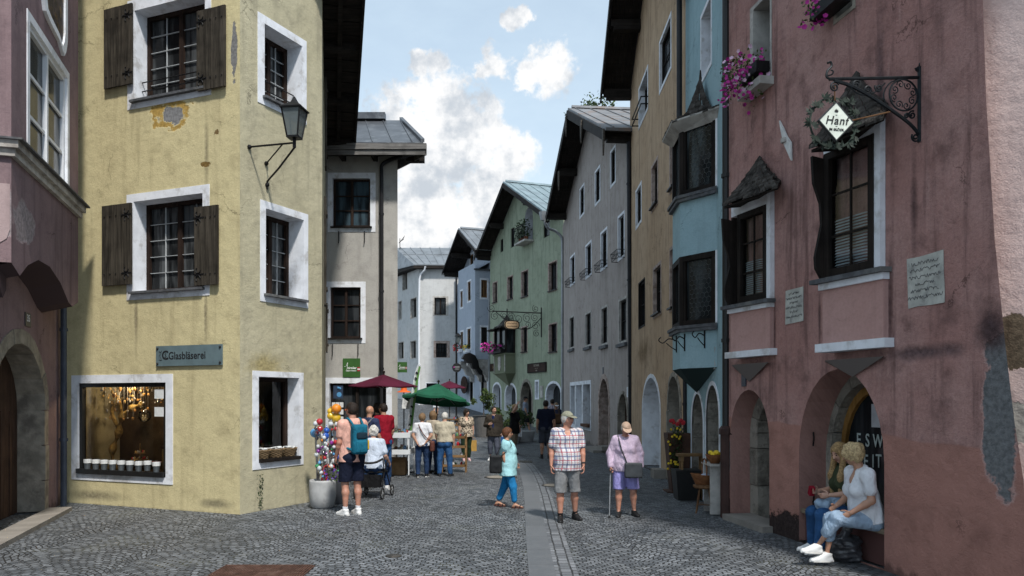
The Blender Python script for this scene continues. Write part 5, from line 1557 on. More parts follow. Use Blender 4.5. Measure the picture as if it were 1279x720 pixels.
# ---------------- old pink house
PK = thing('old_pink_house', 'old weathered pink house with shingle hooded windows and two stone archways', 'house', (4.2, 10, 0))
d_pk = Vector((0.177, -1.0)).normalized()
FPK = Fac((3.50, 12.75), tuple(Vector((3.50, 12.75)) + d_pk * 9.5))
base_t = FPK.hit(1110, 535); base_s = FPK.hit(1243, 554)
pe = FPK.hit(1262, 500)
pb = FPK.hit(1252, 470)
pkm = plaster('pink_plaster', (0.405, 0.222, 0.196), (0.15, 0.086, 0.08), (0.49, 0.31, 0.28), streak=0.95, mott=0.75, lumps=1.2, bump=0.7, base=0.28,
 line=(1.62, -0.035, (0.39, 0.202, 0.165)), patches=[
 (pe[0] - 0.12, pe[1] - 0.15, 0.24, 0.75, (0.20, 0.205, 0.21), 0.75, 2.6),
 (FPK.U(1240), FPK.Z(1240, 410), 0.35, 0.35, (0.10, 0.065, 0.066), -0.6, 3.0),
 (FPK.U(916), FPK.Z(916, 570), 0.18, 0.33, (0.27, 0.25, 0.24), 0.5, 4.0),
 (FPK.U(985), 0.12, 0.7, 0.26, (0.055, 0.04, 0.038), 1.0, 3.0), (FPK.U(930), 0.1, 0.9, 0.30, (0.06, 0.04, 0.038), 1.0, 3.0),
 (FPK.U(1024), FPK.Z(1024, 400), 0.05, 0.7, (0.17, 0.1, 0.095), -0.5, 2.0), (FPK.U(1112), FPK.Z(1112, 390), 0.06, 0.8, (0.17, 0.1, 0.095), -0.5, 2.0), (FPK.U(968), FPK.Z(968, 410), 0.05, 0.6, (0.17, 0.1, 0.095), -0.5, 2.0), (FPK.U(1142), FPK.Z(1142, 260), 0.08, 0.9, (0.18, 0.105, 0.1), -0.5, 2.0),
 (FPK.U(1100), 4.9, 0.12, 2.2, (0.15, 0.095, 0.096), -0.7, 1.4),
 (FPK.U(1150), FPK.Z(1150, 440), 0.9, 0.12, (0.17, 0.11, 0.11), -0.7, 2.4)])
for i, (a, b, yt) in enumerate(((912.5, 961.5, 487), (998.5, 1105, 461))):
 u0, u1 = FPK.U(a), FPK.U(b)
 z1 = FPK.Z((a + b) / 2, yt)
 z0 = 0.02
 ap = archp(u0, u1, z0, z1 - (u1 - u0) * 0.62, z1, 14)
 FPK.holes.append(ap)
 mb = MB(); dd = 0.36 if i == 0 else 0.42
 FPK.reveal(mb, ap, 0, -dd, skip=(0,))
 w = mb.build('archway', plaster('pink_reveal%d' % i, (0.35, 0.195, 0.165), (0.16, 0.09, 0.08), (0.42, 0.25, 0.22), bump=0.4), PK)
 s = 0.16 if i == 0 else 0.10
 FS_ = Fac(FPK.P(0, 0, -dd)[:2], FPK.P(FPK.L, 0, -dd)[:2])
 uu0, uu1, zz1 = u0 + (s * 1.6 if i == 0 else 0.12), u1 - s, z1 - (0.22 if i == 0 else 0.16)
 inn = archp(uu0, uu1, z0, zz1 - (uu1 - uu0) * 0.55, zz1, 14)
 out_ = archp(u0 - 0.05, u1 + 0.05, z0, z1 - (u1 - u0) * 0.62, z1 + 0.05, 14)
 mb = MB()
 blocks(FS_, mb, inn, out_, 0.0, 0.42 if i == 0 else 0.28)
 FS_.sheet(mb, out_, [inn], -0.012)
 mb.build('stone_arch', blockm, w)
 if i == 0:
  mb = MB(); FS_.sheet(mb, inn, [], -0.43)
  for q in range(5): FS_.box(mb, uu0 + (uu1 - uu0) * q / 5, uu0 + (uu1 - uu0) * q / 5 + 0.02, z0, zz1 - 0.5, -0.429, -0.40)
  mb.build('door', dark_frame, w)
  mb = MB(); FPK.box(mb, u0 + 0.05, u1 + 0.1, -0.02, 0.09, -0.33, 0.16); mb.build('door_step', step_stone, w)
 else:
  mb = MB()
  FS_.ring(mb, inn, [(uu0 + (p - uu0) * 0.9 + (uu1 - uu0) * 0.05, z0 + (q_ - z0) * 0.95) for p, q_ in inn], -0.20, -0.13)
  mb.build('window_frame', wood('ochre_frame', (0.20, 0.10, 0.025), (0.30, 0.16, 0.05)), w)
  mb = MB(); FS_.sheet(mb, inn, [], -0.18); mb.build('pane', pane_dark, w)
  ARCH = (u0, u1, z0, z1, FS_)
  mb = MB()
  FPK.box(mb, u0 + 0.005, u1 - 0.005, 0.02, 0.40, -0.415, -0.09)
  mb.build('bench_wall', plaster('pink_bench', (0.22, 0.11, 0.10), (0.12, 0.062, 0.058)), w)
  mb = MB(); FPK.box(mb, u0 + 0.005, u1 - 0.005, 0.401, 0.46, -0.415, -0.02); mb.build('bench_board', wood('bench_wood', (0.16, 0.12, 0.085), (0.28, 0.22, 0.16), 'Y'), w)
  for (q, zz) in ((1005, 548), (1006, 622)):
   mb = MB(); uq = u0 + 0.02
   mb.tube(curve([FPK.P(uq, FPK.Z(1008, zz) + 0.08, -0.2), FPK.P(uq + 0.08, FPK.Z(1008, zz), -0.16), FPK.P(uq, FPK.Z(1008, zz) - 0.08, -0.2), FPK.P(uq + 0.08, FPK.Z(1008, zz) - 0.1, -0.15)]), 0.012, 5)
   mb.build('iron_hook', iron, w)
ue_t = FPK.U(1225); ue_b = FPK.U(1281)
ued = [(ue_b + 0.1, -0.3), (FPK.U(1279), FPK.Z(1279, 600)), (FPK.U(1268), FPK.Z(1268, 530)), (FPK.U(1256), FPK.Z(1256, 430)), (FPK.U(1243), FPK.Z(1243, 300)), (FPK.U(1232), FPK.Z(1232, 120)), (ue_t, 6.5), (ue_t, 8.9)]
pkw = None
def hooded(pxw, pxs, pxp, pxstrip, tri, roofp, apex, band_t, name):
 """a shallow bay: pink panel, white strip and pyramid foot below, window, shingled hood above"""
 uL, uR = FPK.U(pxs[0]), FPK.U(pxs[1])
 of_ = 0.20
 G0 = Fac(FPK.P(FPK.U(pxp[0], of_), 0, of_)[:2], FPK.P(FPK.U(pxp[1], 0.06), 0, 0.06)[:2])
 zs_b, zs_t = G0.Z((pxp[0] + pxp[1]) / 2, pxp[2]), G0.Z((pxp[0] + pxp[1]) / 2, pxp[3])
 z_st0, z_st1 = G0.Z((pxp[0] + pxp[1]) / 2, pxstrip[0]), G0.Z((pxp[0] + pxp[1]) / 2, pxstrip[1])
 a, b = FPK.U(pxp[0], of_), FPK.U(pxp[1], 0.06)
 def prism(mb, ua, ub, z0, z1, oa, ob):
  mb.hexa([FPK.P(ua, z0, oa), FPK.P(ub, z0, ob), FPK.P(ub, z0, 0.0), FPK.P(ua, z0, 0.0), FPK.P(ua, z1, oa), FPK.P(ub, z1, ob), FPK.P(ub, z1, 0.0), FPK.P(ua, z1, 0.0)])
 mb = MB()
 G0.sheet(mb, rectp(0, G0.L, z_st1, zs_b), [])
 for (u, o_) in ((a, of_), (b, 0.06)):
  mb.add([FPK.P(u, z_st1, o_), FPK.P(u, zs_b, o_), FPK.P(u, zs_b, 0), FPK.P(u, z_st1, 0)], [(0, 1, 2, 3)], [[(0, z_st1), (0, zs_b), (0.2, zs_b), (0.2, z_st1)]])
 par = mb.build('bay_panel', plaster('pink_panel_' + name, (0.46, 0.275, 0.245), (0.29, 0.17, 0.155), (0.53, 0.345, 0.315), streak=0.35, bump=0.35), PK)
 mb = MB(); prism(mb, a - 0.06, b + 0.10, z_st0, z_st1, of_ + 0.07, 0.12); mb.build('white_strip', white_paint, par)
 mb = MB()
 zt1 = z_st0 - 0.10
 ta, tb, tz = tri
 mb.add([FPK.P(FPK.U(ta, of_), zt1, of_), FPK.P(FPK.U(tb, 0.08), zt1, 0.08), FPK.P(FPK.U(tb, 0.0), zt1, 0.0), FPK.P(FPK.U(ta, 0), zt1, 0), FPK.P((FPK.U(ta) + FPK.U(tb)) / 2 + 0.02, FPK.Z((ta + tb) / 2, tz), 0.015)],
   [(0, 1, 4), (1, 2, 4), (3, 0, 4), (0, 3, 2, 1)])
 mb.build('pyramid_foot', plaster('foot_grey_' + name, (0.28, 0.25, 0.235), (0.2, 0.175, 0.165)), par)
 mb = MB()
 prism(mb, a - 0.09, b + 0.06, zs_t - 0.055, zs_t, of_ + 0.13, 0.14)
 mb.build('sill', slate, par)
 mb = MB()
 prism(mb, a - 0.02, b + 0.02, zs_b, zs_t - 0.057, of_ + 0.05, 0.09)
 mb.build('sill_cove', white_paint, par)
 z0, z1 = zs_t + 0.003, G0.Z((pxw[0] + pxw[1]) / 2, pxw[2])
 ga, gb = G0.U(pxw[0]), G0.U(pxw[1])
 fr = MB(); f = 0.085
 for (p, q, r, s_) in ((ga, ga + f, z0, z1), (gb - f, gb, z0, z1), (ga + f, gb - f, z1 - f, z1), (ga + f, gb - f, z0, z0 + f * 1.3)):
  G0.box(fr, p, q, r, s_, -0.10, 0.0)
 G0.box(fr, (ga + gb) / 2 - 0.012, (ga + gb) / 2 + 0.012, z0 + f, z1 - f, -0.07, -0.045)
 for k in (0.33, 0.66): G0.box(fr, ga + f, gb - f, z0 + (z1 - z0) * k - 0.012, z0 + (z1 - z0) * k + 0.012, -0.07, -0.046)
 w = fr.build('window', dark_frame, PK)
 pane_obj(G0, w, rectp(ga + 0.02, gb - 0.02, z0 + 0.02, z1 - 0.02), -0.055, pane_clear)
 mb = MB()
 zb_ = z0 + (z1 - z0) * 0.47
 nsl = 17
 for k in range(nsl):
  zz = z0 + f * 1.3 + (zb_ - z0 - f * 1.3) * (k + 0.5) / nsl
  p = [G0.P(ga + f, zz - 0.012, -0.10), G0.P(gb - f, zz - 0.012, -0.10), G0.P(gb - f, zz + 0.014, -0.125), G0.P(ga + f, zz + 0.014, -0.125)]
  mb.slab(p, G0.n.to_3d() * 0.003)
 mb.build('blind', flat('blind_grey', (0.55, 0.60, 0.63), 0.5), w)
 mb = MB(); e = 0.3
 for q in ([G0.P(ga, z0, -0.6), G0.P(gb, z0, -0.6), G0.P(gb, z1, -0.6), G0.P(ga, z1, -0.6)], [G0.P(ga, z0, -0.1), G0.P(ga, z0, -0.6), G0.P(ga, z1, -0.6), G0.P(ga, z1, -0.1)],
    [G0.P(gb, z0, -0.6), G0.P(gb, z0, -0.1), G0.P(gb, z1, -0.1), G0.P(gb, z1, -0.6)], [G0.P(ga, z1, -0.1), G0.P(gb, z1, -0.1), G0.P(gb, z1, -0.6), G0.P(ga, z1, -0.6)], [G0.P(ga, z0, -0.6), G0.P(gb, z0, -0.6), G0.P(gb, z0, -0.1), G0.P(ga, z0, -0.1)]):
  mb.add(q, [(0, 1, 2, 3)])
 mb.build('room', flat('room_brown', (0.03, 0.024, 0.02), 0.9), w)
 zb1 = G0.Z((pxw[0] + pxw[1]) / 2, band_t)
 uh_ = FPK.U(pxw[1], 0.05)
 mb = MB()
 FPK.box(mb, uh_ + 0.01, uh_ + 0.15, z0, zb1, 0.002, 0.07)
 prism(mb, a, uh_ + 0.01, z1 + 0.001, zb1, of_ - 0.01, 0.068)
 mb.build('surround', white_paint, w)
 mb = MB()
 prof = [(0, z1 - 0.05), (0.17, z1 - 0.02), (0.15, z1 - 0.35), (0.06, z1 - 0.6), (0.04, z1 - (z1 - z0) * 0.55), (0.13, z0 + 0.28), (0.12, z0 + 0.14), (0.05, z0 + 0.02), (0, z0)]
 mb.slab([FPK.P(a - 0.045, z, o_ + of_ - 0.03) for o_, z in prof], FPK.d.to_3d() * 0.05)
 FPK.box(mb, a - 0.045, a - 0.003, z0, z1, 0.003, of_ - 0.032)
 mb.build('carved_board', dark_frame, w)
 def hq(px, py, o_):
  u, z = FPK.hit(px, py, o_)
  return FPK.P(u, z, o_)
 lf, rf_, rbk, apx = hq(*roofp[0]), hq(*roofp[1]), hq(*roofp[2]), hq(*apex)
 ulf = FPK.hit(roofp[0][0], roofp[0][1], roofp[0][2])[0]
 lbk = FPK.P(ulf + 0.02, lf.z + 0.05, 0.0)
 mb = MB()
 tent_roof(mb, [lbk, lf, rf_, rbk], apx, rows=8, curve_=0.04, th=0.03)
 hood = mb.build('shingle_hood', shingle, PK)
 mb = MB()
 mb.slab([q + Vector((0, 0, -0.05)) for q in (lbk, lf.lerp(lbk, 0.08), rf_.lerp(rbk, 0.08), rbk)], (0, 0, 0.035))
 mb.build('hood_board', dark_frame, hood)
 return w
hooded((1029, 1091, 180), None or (1019, 1106), (1028, 1104, 356, 342), (437.5, 426.5), (1031, 1104, 471), ((1010, 186, 0.50), (1104, 147, 0.32), (1110, 131, 0.0)), (1070, 89, 0.05), 148, 'a')
hooded((921, 957.5, 262), (912, 967), (913, 962, 388, 378), (446, 438), (915, 960, 477), ((902, 257, 0.45), (972, 233, 0.30), (976, 226, 0.0)), (949, 195, 0.05), 244, 'b')
w, (u0, u1, z0, z1) = window(FPK, PK, (942, 963, 2, 100), depth=0.35, band=(0.10, 0.04, 0.08, 0.06), bandm=pale_stone, frame=dark_frame, grid=(1, 2), halfbars=False, fw=0.06)
mb = MB(); FPK.box(mb, u0 - 0.1, u1 + 0.1, z0 - 0.2, z0 - 0.085, 0.003, 0.22); mb.build('sill', pale_stone, w)
UP1 = (u0, u1, z0, z1)
w, UP2 = window(FPK, PK, (1045, 1066, -60, 16), depth=0.3, band=(0.05, 0.05, 0.05, 0.05), bandm=stone, frame=dark_frame, grid=(1, 2), halfbars=False, fw=0.06)
mb = MB()
FPK.sheet(mb, [(0, -0.3)] + ued + [(0, 8.9)], FPK.holes)
q0, q1 = FPK.P(0, 0, -7), FPK.P(8.5, 0, -7)
wallside(mb, q0[:2], FPK.p0, -0.3, 8.9)
wallside(mb, q1[:2], q0[:2], -0.3, 8.9)
mb.build('wall', pkm, PK)
mb = MB(); mb.slab([FPK.P(-0.1, 8.9, 0.4), FPK.P(ue_t, 8.9, 0.4), FPK.P(ue_t, 10.2, -4), FPK.P(-0.1, 10.2, -4)], (0, 0, 0.12)); mb.slab([FPK.P(-0.1, 10.2, -4), FPK.P(ue_t, 10.2, -4), FPK.P(ue_t, 8.9, -7.2), FPK.P(-0.1, 8.9, -7.2)], (0, 0, 0.12)); mb.build('roof', slate, PK)
# ---------------- light pink house at the right edge
LP = thing('light_pink_house', 'light pink plastered house with flaking patches at the right edge', 'house', FPK.P(6.5, 0, -0.8))
FLP = Fac(FPK.P(ue_t - 0.3, 0, -0.05)[:2], (FPK.P(ue_t - 0.3, 0, -0.05) + Vector((0.62, -0.785, 0)) * 5)[:2])
lpm = plaster('light_pink_plaster', (0.66, 0.50, 0.46), (0.44, 0.32, 0.295), (0.72, 0.58, 0.54), streak=0.35, mott=0.5, lumps=1.6, bump=0.35, patches=[
 (FLP.U(1268), FLP.Z(1268, 430), 0.16, 0.30, (0.17, 0.13, 0.09), 1.1, 4.0), (FLP.U(1276), FLP.Z(1276, 530), 0.14, 0.2, (0.5, 0.47, 0.42), 0.9, 4.0)])
mb = MB(); FLP.sheet(mb, rectp(0, FLP.L, -0.3, 7.5), []); q0, q1 = FLP.P(FLP.L, 0, -7), FLP.P(0, 0, -7)
wallside(mb, FLP.p1, q0[:2], -0.3, 7.5); wallside(mb, q0[:2], q1[:2], -0.3, 7.5)
mb.build('wall', lpm, LP)
mb = MB(); mb.slab([FLP.P(-0.0, 7.5, 0.4), FLP.P(FLP.L, 7.5, 0.4), FLP.P(FLP.L, 8.6, -4), FLP.P(0, 8.6, -4)], (0, 0, 0.12)); mb.build('roof', slate, LP)
# ------------------------------------------------------------------ signs and lamps on the houses
black_letter = flat('black_letter', (0.012, 0.012, 0.014), 0.6)
white_letter = flat('white_letter', (0.75, 0.77, 0.75), 0.6)
sg = thing('shop_sign', 'grey blue glass blower sign plate on the yellow wall', 'sign', YA.P(YA.U(238), 3, 0))
u0, u1, z0, z1 = YA.rect(197.5, 280, 431.5, 457)
mb = MB(); YA.box(mb, u0, u1, z0, z1, 0.02, 0.04)
mb.build('plate', M('sign_blue', (0.12, 0.17, 0.185), 0.35, 0.10, 6, 0.02, spec=0.5), sg)
mb = MB()
for a in (u0 + 0.03, u1 - 0.05):
 for b in (z0 + 0.045, z1 - 0.045): mb.lathe([(0.02, -0.01), (0.02, 0.012)], 8, (0, 0, 0)) if False else mb.ball(YA.P(a + 0.01, b, 0.045), 0.022, 8, 5)
mb.build('screws', black_letter, sg)
zc = (z0 + z1) / 2 + 0.005
text('Glasbläserei', 0.185, black_letter, sg, YA.mtx(u0 + 0.29, zc - 0.01, 0.042), align='LEFT', bold=0.0015, xs=0.93)
text('C', 0.22, black_letter, sg, YA.mtx(u0 + 0.215, zc, 0.042), bold=0.004)
text('S', 0.10, black_letter, sg, YA.mtx(u0 + 0.225, zc, 0.042))
mb = MB()
mb.tube(curve([YA.P(u0 + 0.085 + a * 0.01, zc + b * 0.01, 0.044) for a, b in ((-1, 8), (3, 6), (5, 9), (3, 3), (1, 0), (4, -5), (5, -8), (0, -7), (-1, -2), (0, 3), (-1, 8))], 3), 0.003, 4)
mb.build('emblem', black_letter, sg)
ul_ = YB.U(311); zl_ = YB.Z(311, 184)
lt = thing('wall_lantern', 'black four sided street lantern on an iron bracket on the yellow wall', 'lantern', YB.P(ul_, zl_, 0))
r_end = 1.0
A = YB.P(ul_, zl_, 0.02); B = YB.P(ul_, zl_ - 0.07, r_end)
mb = MB()
mb.tube([A, B], 0.016, 6)
lowa = YB.P(ul_ + 0.42, zl_ - 0.62, 0.02)
mb.tube([lowa, lowa + Vector((0, 0, 0.14)), B.lerp(lowa, 0.55) + Vector((0, 0, 0.02)), B + Vector((0, 0, -0.08))], 0.017, 6)
mb.tube([YB.P(ul_ + 0.4, zl_ - 0.17, 0.02), B.lerp(A, 0.25)], 0.013, 6)
for p in (A, lowa + Vector((0, 0, 0.08)), YB.P(ul_ + 0.4, zl_ - 0.17, 0.02)): mb.ball(p, 0.04, 8, 5)
for k in range(4): mb.ball(A.lerp(B, 0.35 + 0.05 * k), 0.02, 6, 4)
mb.build('bracket', iron, lt)
bz = B.z
def fr4(r, z): return [B + Vector((x * r, y * r, z)) * 0.86 for x, y in ((-0.80, -0.6), (0.6, -0.80), (0.80, 0.6), (-0.6, 0.80))]
mb = MB()
mb.tube([B + Vector((0, 0, -0.08)), B + Vector((0, 0, 0.08))], 0.028, 8)
mb.slab(fr4(0.165, 0.08), (0, 0, 0.03))
mb.slab(fr4(0.30, 0.62), (0, 0, 0.02))
lo4, hi4 = fr4(0.15, 0.11), fr4(0.255, 0.62)
for k in range(4): mb.tube([lo4[k], hi4[k]], 0.014, 5)
top = fr4(0.31, 0.64)
mb.add(top + fr4(0.10, 0.76), [(0, 1, 5, 4), (1, 2, 6, 5), (2, 3, 7, 6), (3, 0, 4, 7), (4, 5, 6, 7)])
mb.lathe([(0.08, 0.64), (0.045, 0.70), (0.012, 0.76)], 10, B)
mb.build('lantern_frame', iron, lt)
mb = MB()
lo4, hi4 = fr4(0.145, 0.11), fr4(0.245, 0.62)
for k in range(4):
 j = (k + 1) % 4
 mb.add([lo4[k], lo4[j], hi4[j], hi4[k]], [(0, 1, 2, 3)])
m_, t_n, b_n = newmat('lantern_glass')
b_n.inputs['Base Color'].default_value = (0.12, 0.14, 0.14, 1); b_n.inputs['Roughness'].default_value = 0.25; b_n.inputs['Alpha'].default_value = 0.75
mb.build('lantern_pane', m_, lt)
green_sign = flat('sign_green', (0.035, 0.105, 0.022), 0.5)
flag_red = flat('flag_red', (0.35, 0.015, 0.03), 0.6)
def farm_sign(F, px, o, label):
 u0, u1, z0, z1 = F.rect(*px, o=o)
 s = thing('shop_sign', label, 'sign', F.P((u0 + u1) / 2, z0, o))
 mb = MB(); F.box(mb, u0, u1, z0, z1, o, o + 0.03); mb.build('board', green_sign, s)
 w = u1 - u0; h = z1 - z0
 mb = MB(); F.box(mb, u1 - w * 0.16, u1, z0 + h * 0.32, z0 + h * 0.40, o + 0.03, o + 0.034); F.box(mb, u1 - w * 0.16, u1, z0 + h * 0.46, z0 + h * 0.54, o + 0.03, o + 0.034); mb.build('red_bars', flag_red, s)
 mb = MB(); F.box(mb, u1 - w * 0.16, u1, z0 + h * 0.402, z0 + h * 0.458, o + 0.03, o + 0.034); mb.build('white_bar', white_letter, s)
 text('tiroler', w * 0.20, white_letter, s, F.mtx(u0 + w * 0.54, z0 + h * 0.49, o + 0.033), bold=0.002)
 text('bauernstand', w * 0.12, white_letter, s, F.mtx(u0 + w * 0.48, z0 + h * 0.35, o + 0.033), bold=0.001)
 mb = MB(); mb.tube(curve([F.P(u0 + w * a, z0 + h * b, o + 0.034) for a, b in ((0.08, 0.55), (0.2, 0.6), (0.28, 0.78), (0.26, 0.6), (0.24, 0.42), (0.2, 0.36))], 4), w * 0.012, 4); mb.build('swoosh', white_letter, s)
farm_sign(FG, (429, 450.5, 448, 471.5), 0.003, 'green square farm shop sign above the grey house door')
FGs = Fac((-3.55, 23.2), (-2.95, 23.2))
farm_sign(FGs, (497, 509, 452.5, 465.5), 0.0, 'smaller green sign sticking out behind the grey house corner')
mb = MB(); q = FGs.P(FGs.U(496), FGs.Z(500, 459), -0.02); mb.tube([q + Vector((-1.15, -0.02, 0)), q + Vector((0.3, -0.02, 0))], 0.02, 6)
o_ = mb.build('bracket', iron, bpy.data.objects['shop_sign.002'])
uh2 = FPK.U(1151)
hf = thing('hanging_sign', 'white diamond shop sign reading Hanf hung on a scrolled iron arm with leaf wreath', 'sign', FPK.P(uh2, 4.5, 0))
Ln = 1.08
u_arm = FPK.U(1149)
FH = Fac((FPK.P(u_arm, 0, Ln).x, FPK.P(u_arm, 0, Ln).y), (FPK.P(u_arm, 0, 0.02).x, FPK.P(u_arm, 0, 0.02).y))
H = FH.hit
def hp(px, py, o=0.0):
 u, z = H(px, py); return FH.P(u, z, o)
mb = MB()
mb.tube([hp(1150, 84), hp(1150, 178)], 0.028, 8)
mb.tube([hp(1036, 99), hp(1149, 97)], 0.017, 6)
mb.tube(curve([hp(1042, 101), hp(1062, 107), hp(1090, 122), hp(1120, 142), hp(1138, 156), hp(1148, 168)]), 0.019, 6)
mb.tube(curve([hp(1037, 99), hp(1033, 96), hp(1034, 89), hp(1039, 83), hp(1038, 78), hp(1034, 79)]), 0.012, 6)
mb.tube(curve([hp(1034, 95), hp(1040, 93), hp(1041, 89), hp(1038, 88)]), 0.008, 5)
def spl(px, py, r, turns, s0, sg=1, rad=0.010):
 u, z = H(px, py); mb.tube(spiral(FH, u, z, r, turns, 0, s0, sg), rad, 5)
spl(1043, 109, 0.055, 1.7, 0.5)
spl(1144, 172, 0.05, 1.6, 2.5)
spl(1152, 82, 0.035, 1.4, 1.0); spl(1147, 86, 0.03, 1.3, 3.0); spl(1152, 180, 0.03, 1.3, 4.0)
cu_, cz_ = H(1129, 119)
mb.tube([FH.P(cu_ + 0.165 * math.cos(a), cz_ + 0.165 * math.sin(a), 0) for a in [i * math.pi / 14 for i in range(29)]], 0.010, 6)
for k in range(8):
 a = k * math.pi / 4 + 0.3
 mb.tube(spiral(FH, cu_ + 0.115 * math.cos(a), cz_ + 0.115 * math.sin(a), 0.045, 1.3, 0, a + 1.5, 1 if k % 2 else -1, 14), 0.007, 4)
mb.tube(curve([hp(1108, 133), hp(1104, 118), hp(1112, 104), hp(1128, 98)]), 0.008, 5)
mb.tube(curve([hp(1058, 105), hp(1074, 118), hp(1092, 116), hp(1106, 104)]), 0.008, 5)
for (x, y) in ((1070, 106), (1084, 112), (1098, 110)): spl(x, y, 0.045, 1.4, x * 0.3)
spl(1140, 144, 0.045, 1.5, 1.2); spl(1133, 145, 0.03, 1.3, 0.2)
mb.build('scroll_arm', M('sign_iron', (0.016, 0.019, 0.022), 0.5, 0.3, 12, 0.1, metal=0.4), hf)
mb = MB(); mb.tube([hp(1043, 105), hp(1043, 126)], 0.007, 5); mb.tube([hp(1062, 152, 0.02), hp(1112, 140, 0.0)], 0.008, 5); mb.build('hanger', wood('rust_brown', (0.12, 0.06, 0.03), (0.18, 0.1, 0.05)), hf)
u0, z0 = H(1043, 153)
dm = [(u0 - 0.188, z0), (u0, z0 - 0.19), (u0 + 0.188, z0), (u0, z0 + 0.19)]
mb = MB(); mb.slab([FH.P(a, b, 0.0) for a, b in dm], FH.n.to_3d() * 0.03); mb.build('diamond_board', flat('cream_board', (0.62, 0.67, 0.60), 0.5), hf)
mb = MB(); FH.ring(mb, [(u0 + (a - u0) * 1.07, z0 + (b - z0) * 1.07) for a, b in dm], dm, -0.005, 0.034); mb.build('rim', flat('rim_dark', (0.03, 0.033, 0.035), 0.5), hf)
text('Hanf', 0.122, black_letter, hf, FH.mtx(u0, z0 + 0.004, 0.033), shear=0.25, bold=0.0012, spacing=1.12)
text('IM GLÜCK', 0.032, black_letter, hf, FH.mtx(u0, z0 - 0.088, 0.033), bold=0.0015, spacing=1.15)
mb = MB()
for a in (-0.9, -0.45, 0, 0.45, 0.9):
 p0 = FH.P(u0, z0 + 0.09, 0.035); dv = (FH.d.to_3d() * math.sin(a) + Vector((0, 0, math.cos(a))))
 pr = FH.d.to_3d() * math.cos(a) - Vector((0, 0, math.sin(a)))
 l = 0.042 * (1 - 0.25 * abs(a))
 mb.add([p0, p0 + dv * l * 0.5 + pr * 0.007, p0 + dv * l, p0 + dv * l * 0.5 - pr * 0.007], [(0, 1, 2, 3)])
FH.box(mb, u0 - 0.010, u0 + 0.010, z0 + 0.062, z0 + 0.066, 0.031, 0.034); FH.box(mb, u0 - 0.010, u0 + 0.010, z0 - 0.056, z0 - 0.052, 0.031, 0.034)
mb.build('leaf_mark', black_letter, hf)
mb = MB()
wr = 0.262
mb.tube([FH.P(u0 + wr * math.cos(a), z0 + wr * math.sin(a), -0.03) for a in [i * math.pi / 16 for i in range(33)]], 0.012, 6)
for k in range(22):
 a0 = k * 2 * math.pi / 22 + random.uniform(-0.08, 0.08)
 p0 = FH.P(u0 + wr * math.cos(a0), z0 + wr * math.sin(a0), random.uniform(-0.04, 0.02))
 ax = random.uniform(0, 6.28)
 for a in (-1.3, -0.75, -0.25, 0.25, 0.75, 1.3):
  an_ = ax + a
  dv = FH.d.to_3d() * math.cos(an_) + Vector((0, 0, math.sin(an_))) + FH.n.to_3d() * random.uniform(-0.4, 0.4)
  pr = FH.d.to_3d() * -math.sin(an_) + Vector((0, 0, math.cos(an_)))
  l = 0.09 * (1 - 0.25 * abs(a))
  mb.add([p0, p0 + dv * l * 0.5 + pr * 0.014, p0 + dv * l, p0 + dv * l * 0.5 - pr * 0.014], [(0, 1, 2, 3)])
mb.build('leaf_wreath', M('wreath_leaf', (0.022, 0.032, 0.025), 0.6, 0.5, 20, 0), hf)
uo, zo = FPK.hit(984, 176)
mb = MB()
u1, z1 = FPK.hit(977, 151); u2, z2 = FPK.hit(992, 201)
sp = [(u1, z1), (u1 + (uo - u1) * 0.5 - 0.03, (z1 + zo) / 2), (uo - 0.045, zo), (uo - 0.02, zo - 0.05), (u2, z2), (u2 - 0.01, z2 + 0.25), (uo + 0.045, zo + 0.05), (u1 + (uo - u1) * 0.6 + 0.03, (z1 + zo) / 2)]
mb.slab([FPK.P(a, b, 0.02) for a, b in sp], FPK.n.to_3d() * 0.025)
so = thing('wall_ornament', 'slim white spindle shaped ornament slanting on the pink wall', 'ornament', FPK.P(uo, zo, 0))
mb.build('spindle', flat('ornament_white', (0.62, 0.62, 0.6), 0.6), so)
mb = MB(); mb.lathe([(0.055, -0.03), (0.06, 0), (0.055, 0.03)], 10, FPK.P(uo, zo, 0.04)); mb.build('bracket', pale_stone, so)
def verse(pts, lines, label):
 cu = sum(p[0] for p in pts) / len(pts); cz = sum(p[1] for p in pts) / len(pts)
 v = thing('painted_verse', label, 'wall inscription', FPK.P(cu, cz, 0))
 mb = MB(); mb.slab([FPK.P(a, b, 0.004) for a, b in pts], FPK.n.to_3d() * 0.006)
 mb.build('panel', M('verse_panel', (0.45, 0.45, 0.41), 0.85, 0.2, 7, 0.1, 30, dirt=(0.2, 0.2, 0.19), dirts=3.5), v)
 w = max(p[0] for p in pts) - min(p[0] for p in pts); h = max(p[1] for p in pts) - min(p[1] for p in pts)
 n = len(lines)
 ua = min(p[0] for p in pts)
 for k, ln in enumerate(lines):
  z = cz + h * 0.36 - h * 0.80 * k / n
  mb = MB()
  u = ua + w * (0.5 - ln / 2)
  e = ua + w * (0.5 + ln / 2)
  st = w / 40
  path = []
  while u < e:
   if random.random() < 0.16 and len(path) > 2:
    u += st * 0.5
   path.append(FPK.P(u, z + random.choice((-1, 1, 1.8, -1, 0.8)) * h * 0.022, 0.012)); u += st * random.uniform(0.5, 0.9)
  if len(path) > 1: mb.tube(path, w * 0.006, 4)
  mb.build('handwriting', flat('faded_ink', (0.10, 0.10, 0.10), 0.8), v)
pg = [FPK.hit(*p) for p in ((1136, 386), (1147, 383), (1165, 381), (1181, 378), (1181, 357), (1180, 341), (1179.5, 312), (1170, 315), (1150, 321), (1134, 324))]
verse(list(pg), (0.72, 0.8, 0.86, 0.5, 0.75, 0.92), 'larger pale painted verse panel on the pink wall right of the big hooded window')
